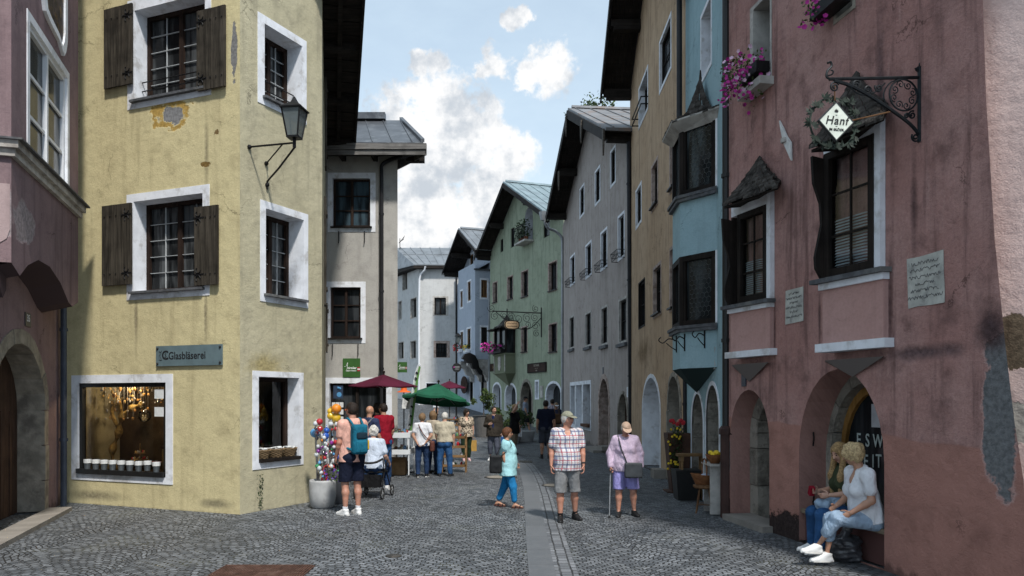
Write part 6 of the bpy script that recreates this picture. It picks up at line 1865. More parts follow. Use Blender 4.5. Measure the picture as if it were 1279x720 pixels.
pg = [FPK.hit(*p) for p in ((982, 406), (986, 405), (1000, 402), (1004.5, 401), (1004.5, 358), (1001, 359), (985, 363), (982.5, 364))]
verse(list(pg), (0.6, 0.85, 0.5, 0.9, 0.45, 0.9), 'smaller pale painted verse panel between the two pink house windows')
nb_ = MB(); u, z = FPK.hit(930.5, 475); FPK.box(nb_, u - 0.07, u + 0.07, z - 0.10, z + 0.10, 0.003, 0.02)
npl = tag(nb_.build('number_plate', bpy.data.materials['dark_blue'], loc=FPK.P(u, z, 0)), 'small dark number plate under the pyramid foot of the pink house', 'number plate')
u0, u1, z0, z1 = UP1
bx = MB(); FPK.box(bx, u0 - 0.02, u1 + 0.03, z0 + 0.0, z0 + 0.16, 0.03, 0.24)
flowers('flower_box', 'pink and white petunias trailing from the upper window of the pink house', 'flower box', (FPK.P(u0 + 0.12, z0 + 0.22, 0.24), (0.26, 0.36, 0.18)), 420, 210, magenta, 0.042, leafm, 0.42, iron, bx, petal2=pale_petal)
u0, u1, z0, z1 = UP2
bx = MB(); FPK.box(bx, u0 - 0.2, u1 + 0.0, z0 + 0.05, z0 + 0.2, 0.03, 0.24)
flowers('flower_box', 'magenta petunias just visible at the top edge above the hemp sign', 'flower box', (FPK.P(u0 - 0.1, z0 + 0.25, 0.22), (0.14, 0.2, 0.14)), 90, 60, magenta, 0.042, leafm, 0.2, iron, bx)
for px, py, pm, lb in ((576.5, 436, red_petal, 'red geraniums on the farther pale blue oriel window'), (586, 436, yellow_petal, 'small leafy flower box on the nearer pale blue oriel window')):
 u, z = FO.hit(px, py)
 bx = MB(); FO.box(bx, u - 0.35, u + 0.35, z - 0.25, z - 0.03, 0.03, 0.28)
 flowers('flower_box', lb, 'flower box', (FO.P(u, z + 0.12, 0.15), (0.35, 0.3, 0.2)), 90, 40 if pm is red_petal else 10, pm, 0.09, leafm, 0.1, white_frame, bx)
AU0, AU1, AZ0, AZ1, FSa = ARCH
ow = thing('window_lettering', 'pale capital letters ES W and EIT stuck on the dark arch window', 'lettering', FSa.P((AU0 + AU1) / 2, 1.3, -0.17))
txm = flat('letter_pale', (0.42, 0.48, 0.47), 0.5)
for s_, px, py in (('E', 1073, 550), ('S', 1084, 551), ('W', 1097, 552), ('E', 1082, 577), ('I', 1091, 577), ('T', 1098, 577)):
 u, z = FSa.hit(px, py, -0.17)
 text(s_, 0.24, txm, ow, FSa.mtx(u, z, -0.17), xs=0.8, bold=0.002)
pn = MB(); u0, u1, z0, z1 = FSa.rect(1089, 1100, 505, 534, o=-0.17); FSa.box(pn, u0, u1, z0, z1, -0.172, -0.169)
tag(pn.build('paper_notice', flat('paper_grey', (0.42, 0.43, 0.46), 0.8), loc=FSa.P(u0, z0, -0.17)), 'pale paper notice stuck on the dark arch window above the letters', 'notice')
# ------------------------------------------------------------------ glass blower's window display
sw0, sw1, sz0, sz1 = swr
bucket_m = M('bucket_zinc', (0.12, 0.135, 0.145), 0.5, 0.15, 8, 0.03, metal=0.5)
paper = flat('paper_white', (0.66, 0.67, 0.66), 0.8)
for k in range(9):
 u = sw0 + (sw1 - sw0) * (0.11 + 0.098 * k)
 bz_ = sz0 + 0.09 + (0.015 if k == 7 else 0)
 p = YA.P(u, bz_, 0.0)
 b = thing('zinc_bucket', 'small zinc bucket with a white paper tag in the row on the shop window sill', 'bucket', p, group='small buckets on the shop window sill')
 mb = MB(); mb.lathe([(0.048, 0), (0.062, 0.13), (0.066, 0.135)], 14, p); mb.build('pail', bucket_m, b)
 mb = MB(); mb.lathe([(0.067, 0.108), (0.070, 0.175)], 14, p + Vector((0, 0, 0)), cap=False); mb.build('paper_tag', paper, b)
lampm = flat('warm_lamp', (0.9, 0.7, 0.4), 0.5, emit=((1.0, 0.72, 0.38), 6.0))
def cl_glass(name, col, rough=0.05):
 if name in MATS: return MATS[name]
 m, t, b = newmat(name)
 b.inputs['Base Color'].default_value = col + (1,)
 b.inputs['Roughness'].default_value = rough
 b.inputs['Specular IOR Level'].default_value = 0.8
 b.inputs['Coat Weight'].default_value = 0.6
 MATS[name] = m
 return m
glb = [cl_glass('glass_gold', (0.55, 0.38, 0.16)), cl_glass('glass_silver', (0.5, 0.5, 0.5)), cl_glass('glass_amber', (0.4, 0.22, 0.08))]
dl = thing('display_lamp', 'warm lamp lighting the glass blower shop window display', 'lamp', YA.P((sw0 + sw1) / 2, sz1 + 0.1, -0.5))
mb = MB(); mb.lathe([(0.03, 0.05), (0.09, 0.0), (0.09, -0.01)], 14, YA.P((sw0 + sw1) / 2, sz1 + 0.17, -0.5)); mb.build('lamp_shade', iron, dl)
mb = MB(); mb.ball(YA.P((sw0 + sw1) / 2, sz1 + 0.14, -0.5), 0.045, 10, 6); mb.build('bulb', lampm, dl)
pld = bpy.data.lights.new('bulb_light', 'POINT'); pld.energy = 20; pld.color = (1.0, 0.72, 0.42); pld.shadow_soft_size = 0.05
plo = bpy.data.objects.new('bulb_light', pld); COL.objects.link(plo); plo.location = YA.P((sw0 + sw1) / 2, sz1 + 0.05, -0.38) - YA.n.to_3d() * 0.0
W_ = sw1 - sw0; Hh = sz1 - sz0
for k in range(110):
 fu = random.random() ** 0.8 if k % 3 else random.uniform(0.0, 0.5)
 u = sw0 + W_ * (0.06 + 0.74 * fu); dz = random.choice((0.05, 0.10, 0.17, 0.24, 0.30, 0.45, 0.6)) + random.uniform(-0.02, 0.02)
 p = YA.P(u, sz1 - dz - 0.05, random.uniform(-0.75, -0.18))
 o = thing('glass_ornament', 'small blown glass ornament hanging in the upper part of the shop window', 'glass ornament', p, group='glass ornaments hanging in the shop window')
 mb = MB(); r = random.uniform(0.014, 0.028)
 mb.ball(p, r, 8, 6, sc=(1, 1, random.choice((1, 1.3, 1.8)))); mb.build('bauble', glb[k % 3], o)
 mb = MB(); mb.tube([p + Vector((0, 0, r)), Vector((p.x, p.y, sz1 + 0.2))], 0.0015, 3); mb.build('thread', glb[1], o)
o = thing('driftwood', 'pale yellow driftwood trunk on the left of the shop display', 'driftwood', YA.P(sw0 + W_ * 0.3, sz0, -0.5))
mb = MB()
P_ = lambda a, b, c: YA.P(sw0 + W_ * a, sz0 + Hh * b, c)
mb.tube(curve([P_(0.17, 0.0, -0.5), P_(0.14, 0.22, -0.48), P_(0.2, 0.42, -0.5), P_(0.27, 0.62, -0.45), P_(0.36, 0.72, -0.5), P_(0.45, 0.76, -0.55)]), [0.05 + 0.025 * math.sin(i * 1.1) for i in range(31)], 9)
mb.tube(curve([P_(0.2, 0.5, -0.5), P_(0.15, 0.68, -0.45), P_(0.2, 0.8, -0.5)]), [0.035] * 13, 8)
mb.tube(curve([P_(0.24, 0.6, -0.5), P_(0.28, 0.75, -0.4), P_(0.24, 0.86, -0.42)]), [0.03] * 13, 8)
mb.build('trunk', M('driftwood_m', (0.36, 0.25, 0.09), 0.8, 0.5, 9, 0.5, 25, dirt=(0.12, 0.08, 0.03), dirts=6), o, smooth=True)
o = thing('cake_stand', 'tiered wooden stand of small glass figures in the middle of the shop display', 'display stand', P_(0.5, 0, -0.42))
c = P_(0.5, 0.02, -0.42)
mb = MB(); mb.tube([c, c + Vector((0, 0, 0.52))], 0.01, 6); mb.lathe([(0.16, 0.20), (0.16, 0.225)], 20, c); mb.lathe([(0.10, 0.33), (0.10, 0.345)], 16, c); mb.build('tiers', wood('tier_wood', (0.28, 0.18, 0.08), (0.4, 0.27, 0.12)), o)
for k in range(14):
 a = k * 0.45; mb = MB(); rr = 0.13 if k < 9 else 0.075; zz = 0.245 if k < 9 else 0.365
 mb.ball(c + Vector((rr * math.cos(a * (1.55 if k < 9 else 2.8)), rr * math.sin(a * (1.55 if k < 9 else 2.8)), zz)), 0.018, 7, 5, sc=(1, 1, 1.5)); mb.build('glass_figure', [glb[1], glb[0], red_petal][k % 3], o)
o = thing('glass_dome', 'glass sphere holding two small white birds in the shop display', 'glass sphere', P_(0.56, 0.62, -0.4))
c = P_(0.56, 0.64, -0.4)
mb = MB(); mb.ball(c, 0.12, 18, 12); mb.build('sphere', glass_clear('dome_glass', (0.97, 0.97, 0.95)), o, smooth=True)
for dx in (-0.035, 0.035):
 mb = MB(); q = c + YA.d.to_3d() * dx + Vector((0, 0, -0.05)); mb.ball(q, 0.03, 8, 6, sc=(0.8, 0.8, 1.3)); mb.ball(q + Vector((0, 0, 0.05)), 0.017, 8, 6); mb.build('bird', flat('bird_white', (0.7, 0.62, 0.45), 0.5), o)
mb = MB(); mb.tube([c + Vector((0, 0, 0.12)), Vector((c.x, c.y, sz1 + 0.2))], 0.003, 4); mb.build('hanger', iron, o)
for k, (za, zb_) in enumerate(((0.83, 0.93), (0.64, 0.74))):
 mb = MB(); YA.box(mb, sw0 + W_ * 0.85, sw0 + W_ * 0.965, sz0 + Hh * za, sz0 + Hh * zb_, -0.05, -0.047)
 tag(mb.build('paper_notice', paper, loc=P_(0.9, za, -0.05)), ('upper' if k == 0 else 'lower') + ' of the two small white notices stuck inside the shop window', 'notice')
o = thing('wooden_crate', 'brown wooden box standing at the right of the shop display', 'box', P_(0.84, 0.0, -0.55))
mb = MB(); YA.box(mb, sw0 + W_ * 0.76, sw0 + W_ * 0.97, sz0 + 0.003, sz0 + Hh * 0.28, -0.75, -0.4); mb.build('body', bpy.data.materials['tier_wood'], o)
mb = MB(); YA.box(mb, sw0 + W_ * 0.74, sw0 + W_ * 0.99, sz0 + Hh * 0.28 + 0.002, sz0 + Hh * 0.31, -0.77, -0.38); mb.build('lid', bpy.data.materials['old_door'], o)
mb = MB(); c = P_(0.72, 0.0, -0.33); mb.lathe([(0.02, 0.0), (0.02, 0.2), (0.10, 0.21), (0.11, 0.235), (0.09, 0.23)], 16, c)
o = tag(mb.build('pink_dish', flat('dish_pink', (0.4, 0.1, 0.16), 0.4), loc=c), 'small pink footed dish beside the wooden box in the shop display', 'dish')
wick = wood('wicker', (0.13, 0.085, 0.045), (0.30, 0.21, 0.12), 'X', bump=0.6)
b0, b1, bz0, bz1 = swr2
for k, (f_, lb) in enumerate(((0.17, 'leftmost'), (0.5, 'middle'), (0.83, 'rightmost'))):
 p = YB.P(b0 + (b1 - b0) * f_, bz0 + 0.065, -0.08)
 o = thing('wicker_basket', lb + ' wicker basket of small white cards on the corner window sill', 'basket', p)
 mb = MB()
 for j in range(7):
  r = 0.10 + 0.045 * j / 6
  mb.tube([p + Vector((r * 1.0 * math.cos(a), r * math.sin(a), 0.01 + 0.022 * j + 0.006 * math.sin(a * 9 + j * math.pi))) for a in [i * math.pi / 18 for i in range(37)]], 0.012, 5)
 mb.lathe([(0.09, 0.0), (0.13, 0.14)], 16, p); mb.build('weave', wick, o)
 mb = MB()
 for j in range(16): mb.box(p + Vector((random.uniform(-0.09, 0.09), random.uniform(-0.09, 0.09), 0.15 + random.uniform(0, 0.03))), (0.035, 0.025, 0.004), Matrix.Rotation(random.uniform(0, 3), 3, 'Z') @ Matrix.Rotation(random.uniform(-0.6, 0.6), 3, 'X'))
 mb.build('card_heap', paper, o)
for k in range(12):
 p = YB.P(b0 + (b1 - b0) * random.uniform(0.1, 0.9), bz0 + 0.004, random.uniform(-1.1, -0.6))
 hgt = random.uniform(0.15, 0.4)
 o = thing('glass_vase', 'tall blown glass vase standing inside the corner shop window', 'vase', p, group='vases inside the corner shop window')
 mb = MB(); mb.lathe([(0.04, 0), (0.055, hgt * 0.3), (0.02, hgt * 0.7), (0.035, hgt)], 12, p); mb.build('body', glb[k % 3], o)
# ------------------------------------------------------------------ glass garden stakes in their planters
conc = M('pale_concrete', (0.36, 0.365, 0.365), 0.85, 0.15, 6, 0.15, 50, dirt=(0.22, 0.22, 0.22), dirts=3)
darkpot = M('dark_pot', (0.045, 0.048, 0.055), 0.7, 0.15, 5, 0.08, 40)
soil = M('soil', (0.03, 0.022, 0.016), 0.95, 0.3, 20, 0.4)
p = at(403.5, 13.75); P1 = p
o = thing('planter', 'round pale concrete planter full of glass garden stakes by the yellow corner', 'planter', p)
mb = MB(); mb.lathe([(0.17, 0), (0.21, 0.03), (0.235, 0.2), (0.235, 0.46), (0.225, 0.50), (0.20, 0.49), (0.195, 0.45)], 28, p, cap=False); mb.lathe([(0.17, 0.001), (0.02, 0.001)], 28, p); mb.build('pot', conc, o, smooth=True)
mb = MB(); mb.lathe([(0.198, 0.445), (0.01, 0.46)], 20, p); mb.build('soil', soil, o)
q = at(420.5, 14.25); P2 = q
o = thing('planter', 'tall dark grey planter with small purple flowers behind the concrete one', 'planter', q)
mb = MB(); mb.lathe([(0.15, 0), (0.18, 0.4), (0.20, 0.62), (0.18, 0.62), (0.175, 0.58)], 24, q, cap=False); mb.build('pot', darkpot, o, smooth=True)
mb = MB(); mb.lathe([(0.178, 0.57), (0.01, 0.58)], 20, q); mb.build('soil', soil, o)
pp_ = flowers('flower_plant', 'purple pansies on the edge of the concrete planter', 'plant', (p + Vector((0.18, -0.05, 0.56)), (0.14, 0.1, 0.10)), 120, 24, flat('violet_petal', (0.10, 0.04, 0.28), 0.7), 0.03, leafm)
cols = [cl_glass('ball_red', (0.42, 0.02, 0.03)), cl_glass('ball_blue', (0.02, 0.09, 0.42)), cl_glass('ball_orange', (0.70, 0.22, 0.01)), cl_glass('ball_yellow', (0.65, 0.40, 0.02)),
  cl_glass('ball_silver', (0.55, 0.58, 0.6)), cl_glass('ball_violet', (0.22, 0.03, 0.25)), cl_glass('ball_green', (0.05, 0.28, 0.10)), cl_glass('ball_sky', (0.10, 0.30, 0.55)), cl_glass('ball_dark', (0.05, 0.05, 0.06))]
cname = ['red', 'blue', 'orange', 'yellow', 'silver', 'violet', 'green', 'sky blue', 'smoky']
stake_m = flat('stake_metal', (0.25, 0.25, 0.25), 0.4, 0.7)
def stake(base, px, py, items, label, group='glass garden stakes in the planters'):
 """a metal rod with glass pieces; items (dz, radius, colour)"""
 tip = at(px, base.y, py)
 tip.y = base.y + random.uniform(-0.1, 0.1)
 o = thing('garden_stake', label, 'garden stake', base, group=group)
 mb = MB(); mb.tube([base, tip], 0.007, 5); mb.build('rod', stake_m, o)
 for dz, r, c in items:
  mb = MB(); cpos = tip + (base - tip).normalized() * dz
  mb.ball(cpos, r, 14, 9, sc=(1, 1, random.choice((1, 1, 1.15))))
  if random.random() < 0.4: mb.tube([cpos + Vector((0, 0, r * 0.8)), cpos + Vector((random.uniform(-0.03, 0.03), 0, r * 1.9))], [r * 0.3, 0.003], 6)
  mb.build('glass_ball', cols[c], o, smooth=True)
sb = lambda: P1 + Vector((random.uniform(-0.15, 0.15), random.uniform(-0.12, 0.12), 0.45))
sb2 = lambda: P2 + Vector((random.uniform(-0.12, 0.12), random.uniform(-0.1, 0.1), 0.57))
stake(sb(), 394, 541, [(0, 0.085, 7)], 'garden stake topped by a large sky blue glass ball, leftmost in the planter')
stake(sb2(), 420, 511, [(0, 0.095, 2)], 'garden stake topped by a large orange glass ball, tallest in the planters')
stake(sb2(), 413, 514, [(0, 0.05, 3), (0.09, 0.07, 3)], 'garden stake with a two part yellow glass bird shape beside the orange ball')
stake(sb2(), 421, 522, [(0, 0.09, 3)], 'garden stake with a large yellow glass ball just under the orange one')
stake(sb(), 400, 527, [(0, 0.06, 0), (0.13, 0.05, 0)], 'garden stake with two red glass balls one above the other near the wall')
stake(sb(), 408, 538, [(0, 0.055, 1), (0.1, 0.06, 1)], 'garden stake with two deep blue glass balls in the middle of the planter')
_cw = [4, 4, 4, 8, 8, 8, 4, 1, 0, 2, 6, 5, 7, 0]
for k in range(40):
 px = random.uniform(396, 428); py = random.uniform(528, 592)
 b = sb() if px < 409 else sb2()
 its = [(0, random.uniform(0.026, 0.05), random.choice(_cw))]
 for j in range(random.randrange(1, 4)): its.append((0.08 * (j + 1) + random.uniform(0, 0.05), random.uniform(0.02, 0.042), random.choice(_cw)))
 stake(b, px, py, its, 'thin garden stake with several small coloured glass balls among the others by the yellow corner', 'thin glass garden stakes in the planters')
for px, pm_, lb in ((405, cols[0], 'red glass bird figure standing in the concrete planter'), (428, cl_glass('milk_glass', (0.7, 0.7, 0.68)), 'white glass swan standing in the dark planter'), (432, cl_glass('milk_glass', (0.7, 0.7, 0.68)), 'smaller white glass swan at the right in the dark planter')):
 b = (P1 if px < 410 else P2) + Vector((0, 0, 0.45 if px < 410 else 0.58)); b.x = at(px, b.y, 0).x
 h = 0.30 if px != 432 else 0.24
 o = thing('glass_bird', lb, 'glass figure', b)
 mb = MB(); mb.tube(curve([b, b + Vector((0.03, 0, h * 0.3)), b + Vector((-0.01, 0, h * 0.6)), b + Vector((0.0, 0, h * 0.9)), b + Vector((0.05, 0, h)), b + Vector((0.09, 0, h * 0.93))]), [0.045 - 0.035 * min(1, i / 20) for i in range(31)], 10)
 mb.ball(b + Vector((0.0, 0, h * 0.16)), 0.055, 12, 8, sc=(1.1, 0.9, 1.1)); mb.build('body', pm_, o, smooth=True)
 if px == 405:
  mb = MB(); mb.tube([b + Vector((0.07, 0, h * 0.95)), b + Vector((0.13, 0, h * 0.9))], [0.018, 0.003], 6); mb.build('beak', cols[2], o)
for k, (px0, px1, py0, py1) in enumerate(((405, 423, 485, 499), (405, 424, 504, 540))):
 pass
uA, uB, zA_, zB_ = FG.rect(417, 429, 482, 498, o=0.25)
pb_ = MB(); FG.box(pb_, uA, uB, zA_, zB_, 0.25, 0.27)
po = tag(pb_.build('poster', flat('poster_blue', (0.03, 0.05, 0.09), 0.4), loc=FG.P(uA, zA_, 0.25)), 'dark blue poster with a pale picture over the postcard rack', 'poster')
mb = MB(); cc = FG.P((uA + uB) / 2 + 0.03, zA_ + 0.11, 0.272); mb.ball(cc, 0.07, 12, 6, sc=(1, 0.05, 1)); mb.tube([cc + Vector((-0.05, 0, 0.2)), cc + Vector((0.05, 0, 0.16))], 0.03, 5); mb.build('picture', cols[7], po)
rk = thing('postcard_rack', 'dark postcard rack with rows of small cards in front of the grey house door', 'card rack', FG.P((uA + uB) / 2, 0, 0.5))
uA, uB, zA_, zB_ = FG.rect(415, 430, 501, 560, o=0.4)
mb = MB()
for u in (uA, uB): mb.tube([FG.P(u, 0, 0.4), FG.P(u, zB_, 0.4)], 0.02, 6)
for k in range(7): mb.tube([FG.P(uA, zB_ - 0.2 * k, 0.4), FG.P(uB, zB_ - 0.2 * k, 0.4)], 0.012, 5)
mb.build('rack_frame', iron, rk)
cc_ = [paper, bucket_m, flat('card_blue', (0.10, 0.2, 0.35), 0.5), flat('card_green', (0.1, 0.22, 0.1), 0.5), flat('card_tan', (0.45, 0.35, 0.25), 0.5)]
for r in range(6):
 for c in range(3):
  mb = MB(); u = uA + (uB - uA) * (c + 0.5) / 3; z = zB_ - 0.18 - 0.2 * r
  FG.box(mb, u - 0.05, u + 0.05, z, z + 0.14, 0.425, 0.43); mb.build('card', cc_[(0 if r < 3 else (r * 3 + c * 2) % 5)], rk)
# ------------------------------------------------------------------ market umbrellas, trolley, flag
def umbrella(base, ztop, zrim, rad, col, label, n=8, tilt=(0, 0), rot=0.2, valance=0.06, foot=True):
 o = thing('parasol', label, 'parasol', base)
 T = Matrix.Rotation(tilt[0], 3, 'X') @ Matrix.Rotation(tilt[1], 3, 'Y')
 c = Vector((base.x, base.y, zrim))
 def rp(k, r, z):
  a = rot + 2 * math.pi * k / n
  return c + T @ Vector((r * math.cos(a), r * math.sin(a), z))
 hh = ztop - zrim
 mb = MB()
 rings = 5
 vs = []
 for i in range(rings + 1):
  t = i / rings
  for k in range(n * 4):
   f = k / 4
   sag = 1 - 0.035 * math.sin(math.pi * (f % 1)) * t
   r_ = rad * t * (math.cos(math.pi / n) / math.cos(((f % 1) - 0.5) * 2 * math.pi / n)) * sag
   zz = hh * (1 - t) ** 1.06 - 0.03 * t * math.sin(math.pi * (f % 1))
   vs.append(rp(f, r_, zz))
 m = n * 4
 fs = [(i * m + k, i * m + (k + 1) % m, (i + 1) * m + (k + 1) % m, (i + 1) * m + k) for i in range(rings) for k in range(m)]
 mb.add(vs, fs)
 base_i = len(mb.v)
 low = [Vector(vs[rings * m + k]) - T @ Vector((0, 0, valance)) for k in range(m)]
 mb.add([vs[rings * m + k] for k in range(m)] + low, [(k, (k + 1) % m, m + (k + 1) % m, m + k) for k in range(m)])
 mb.build('canopy', col, o)
 mb = MB()
 for k in range(n):
  mb.tube([rp(k, 0.03, hh - 0.05), rp(k, rad * 0.5, hh * 0.46 - 0.04), rp(k, rad * 0.97, -0.01)], 0.009, 5)
  mb.tube([rp(k, 0.03, hh * 0.1 - 0.1), rp(k, rad * 0.5, hh * 0.46 - 0.045)], 0.007, 5)
 mb.build('ribs', stake_m, o)
 mb = MB(); tip = c + T @ Vector((0, 0, hh + 0.06))
 mb.tube([base + Vector((0, 0, 0.05)), c + Vector((0, 0, -0.2)), tip], 0.022, 8); mb.ball(tip, 0.035, 8, 6); mb.build('pole', dark_frame, o)
 if foot:
  mb = MB(); mb.lathe([(0.24, 0.0), (0.24, 0.05), (0.05, 0.09), (0.04, 0.2)], 16, base); mb.build('base', iron, o)
 return o
burg = M('burgundy_cloth', (0.07, 0.006, 0.021), 0.85, 0.2, 3, 0.1, 40)
grn = M('green_cloth', (0.010, 0.085, 0.045), 0.8, 0.2, 3, 0.1, 40)
umbrella(at(480, 19.2), 2.55, 2.27, 0.92, burg, 'burgundy market parasol standing in front of the grey house', n=6, rot=0.55, valance=0.02)
umbrella(at(546, 20.6), 2.36, 1.93, 0.93, grn, 'dark green market parasol shading the display racks', n=8, rot=0.3, tilt=(R(-8), R(5)))
umbrella(at(562, 37.0), gz(37) + 2.62, gz(37) + 2.30, 0.80, burg, 'farther burgundy parasol half hidden behind the green one', n=6, rot=0.2, valance=0.03)
tp = at(500, 19.3)
tr_ = thing('market_trolley', 'white metal two shelf market trolley beside the burgundy parasol', 'trolley', tp)
wm_ = M('trolley_white', (0.62, 0.64, 0.65), 0.45, 0.06, 4, 0.03)
X0, X1, Y0, Y1 = at(488, 19.1).x, at(513, 19.1).x, 18.95, 20.0
for nm, z0, h in (('top_tray', 0.98, 0.13), ('lower_tray', 0.57, 0.12)):
 mb = MB()
 cx, cy = (X0 + X1) / 2, (Y0 + Y1) / 2
 mb.box((cx, cy, z0 + 0.01), ((X1 - X0) / 2, (Y1 - Y0) / 2, 0.01))
 mb.box((cx, Y0, z0 + h / 2), ((X1 - X0) / 2, 0.01, h / 2)); mb.box((cx, Y1, z0 + h / 2), ((X1 - X0) / 2, 0.01, h / 2))
 mb.box((X0, cy, z0 + h / 2), (0.01, (Y1 - Y0) / 2 - 0.01, h / 2)); mb.box((X1, cy, z0 + h / 2), (0.01, (Y1 - Y0) / 2 - 0.01, h / 2))
 mb.build(nm, wm_, tr_)
for x in (X0 + 0.02, X1 - 0.02):
 for y in (Y0 + 0.02, Y1 - 0.02):
  mb = MB(); mb.box((x, y, 0.52), (0.014, 0.014, 0.46)); l_ = mb.build('leg', wm_, tr_)
  mb = MB(); mb.tube([Vector((x - 0.012, y, 0.03)), Vector((x + 0.012, y, 0.03))], 0.03, 10); mb.build('caster', iron, l_)
gcols = [cl_glass('ball_red', (0, 0, 0)), cc_[3], cc_[4], cc_[2], bucket_m, paper, flat('jar_brown', (0.12, 0.05, 0.02), 0.4)]
for k in range(14):
 x = random.uniform(X0 + 0.07, X1 - 0.07); y = random.uniform(Y0 + 0.08, Y1 - 0.1); z = 1.0 if k < 9 else 0.59
 p = Vector((x, y, z + 0.001))
 o = thing('goods_jar', 'small lidded jar among the goods on the white trolley', 'jar', p, group='jars on the white market trolley')
 mb = MB(); h = random.uniform(0.12, 0.2); mb.lathe([(0.04, 0), (0.042, h * 0.75), (0.033, h * 0.85)], 10, p); mb.build('body', gcols[k % 7], o)
 mb = MB(); mb.lathe([(0.036, h * 0.86), (0.036, h)], 10, p); mb.build('lid', gcols[(k * 3 + 1) % 7], o)
cb = thing('cardboard_box', 'open brown cardboard box on the ground under the white trolley', 'box', at(497, 19.7))
mb = MB(); b = at(497, 19.7); mb.box(b + Vector((0, 0, 0.22)), (0.22, 0.2, 0.215)); mb.build('body', M('cardboard', (0.30, 0.19, 0.10), 0.9), cb)
mb = MB(); mb.hexa([b + Vector((-0.22, -0.2, 0.44)), b + Vector((0.22, -0.2, 0.44)), b + Vector((0.22, -0.32, 0.36)), b + Vector((-0.22, -0.32, 0.36)), b + Vector((-0.22, -0.2, 0.446)), b + Vector((0.22, -0.2, 0.446)), b + Vector((0.22, -0.325, 0.366)), b + Vector((-0.22, -0.325, 0.366))]); mb.build('flap', bpy.data.materials['cardboard'], cb)
fb = at(509, 20.3)
fl = thing('feather_flag', 'tall green and white feather flag leaning beside the parasols', 'flag', fb)
mb = MB()
pol = curve([at(508.5, 20.3, 590), at(510, 20.3, 540), at(513, 20.3, 505), at(517.5, 20.3, 475), at(521, 20.3, 461), at(524, 20.3, 455), at(526, 20.3, 456.5)])
mb.tube(pol, 0.012, 6); mb.build('mast', white_frame, fl)
lf = [(509.5, 545), (511, 530), (513.5, 505), (517.5, 477), (521, 462), (523, 457)]
rt = [(513.5, 547), (516, 530), (519, 505), (522.5, 478), (524.5, 466), (526, 459)]
mid = [(l[0] * 0.55 + r_[0] * 0.45, l[1]) for l, r_ in zip(lf, rt)]
for (a, b, mm, nm) in ((lf, mid, flat('flag_white', (0.55, 0.58, 0.56), 0.8), 'white_half'), (mid, rt, flat('flag_green', (0.10, 0.23, 0.06), 0.8), 'green_half')):
 mb = MB()
 q = [at(x, 20.3 + 0.03 * math.sin(i * 1.3), y) for i, (x, y) in enumerate(a)]; r_ = [at(x, 20.33 + 0.03 * math.sin(i * 1.3), y) for i, (x, y) in enumerate(b)]
 for i in range(len(q) - 1): mb.slab([q[i], r_[i], r_[i + 1], q[i + 1]], (0, 0.006, 0))
 mb.build(nm, mm, fl)
mb = MB()
for i in range(9):
 t = i / 9 * 4.2
 k = int(t); f = t - k
 x = mid[k][0] + (mid[k + 1][0] - mid[k][0]) * f; y = mid[k][1] + (mid[k + 1][1] - mid[k][1]) * f
 mb.box(at(x - 0.6, 20.27, y), (0.035, 0.004, 0.025), Matrix.Rotation(0.5, 3, 'Y'))
mb.build('printing', black_letter, fl)
mb = MB(); mb.lathe([(0.2, 0), (0.2, 0.03), (0.03, 0.05), (0.02, 0.3)], 14, fb); mb.build('base', iron, fl)
st = at(505, 21.2)
hs = thing('display_post', 'slim dark post carrying the orange hat and price sheet', 'stand', st)
mb = MB(); mb.tube([st, at(505, 21.2, 486)], 0.018, 6); mb.lathe([(0.2, 0), (0.2, 0.03), (0.03, 0.05)], 12, st); mb.build('post', iron, hs)
mb = MB(); c = at(505, 21.15, 489); mb.lathe([(0.19, -0.03), (0.17, 0.0), (0.09, 0.02), (0.075, 0.10), (0.02, 0.12)], 18, c)
tag(mb.build('orange_hat', flat('hat_orange', (0.70, 0.13, 0.02), 0.7), loc=c), 'bright orange hat hung on the post behind the trolley', 'hat')
mb = MB(); c = at(508, 21.05, 504); mb.box(c, (0.11, 0.006, 0.15), Matrix.Rotation(0.1, 3, 'Y'));
ps = tag(mb.build('price_sheet', paper, loc=c), 'white price sheet hanging below the orange hat', 'notice')
mb = MB()
for k in range(6): mb.box(c + Vector((0, -0.008, 0.1 - 0.035 * k)), (0.07 - 0.01 * (k % 3), 0.001, 0.006))
mb.build('print_lines', flat('ink_grey', (0.25, 0.25, 0.25), 0.8), ps)
rackw = wood('rack_wood', (0.16, 0.09, 0.04), (0.28, 0.17, 0.08), 'X')
def rack(px, y, w, h, label, nsh=4, goods=24, name='display_rack'):
 b = at(px, y)
 o = thing(name, label, 'display rack', b)
 mb = MB()
 for sx in (-1, 1):
  mb.box(b + Vector((sx * w / 2, -0.14, h / 2)), (0.02, 0.02, h / 2)); mb.box(b + Vector((sx * w / 2, 0.14, h / 2)), (0.02, 0.02, h / 2))
 mb.build('uprights', rackw, o)
 for k in range(nsh):
  z = 0.15 + (h - 0.25) * k / (nsh - 1)
  mb = MB(); mb.box(b + Vector((0, 0, z)), (w / 2, 0.15, 0.012)); mb.box(b + Vector((0, -0.15, z + 0.03)), (w / 2, 0.01, 0.03)); mb.build('shelf', rackw, o)
 for k in range(goods):
  z = 0.15 + (h - 0.25) * (k % nsh) / (nsh - 1) + 0.013
  c = b + Vector((random.uniform(-w / 2 + 0.06, w / 2 - 0.06), random.uniform(-0.1, 0.08), z))
  mb = MB(); hh = random.uniform(0.08, 0.16)
  mb.lathe([(0.035, 0), (0.04, hh * 0.7), (0.02, hh)], 8, c)
  g = tag(mb.build('goods_pot', gcols[k % 7], loc=c), 'small pot among the goods on the ' + label.split(' with')[0], 'pot', 'pots on the ' + label.split(' with')[0])
rack(568, 20.4, 0.62, 1.0, 'nearer wooden display rack with small goods left of the woman in patterned blouse', 4, 16)
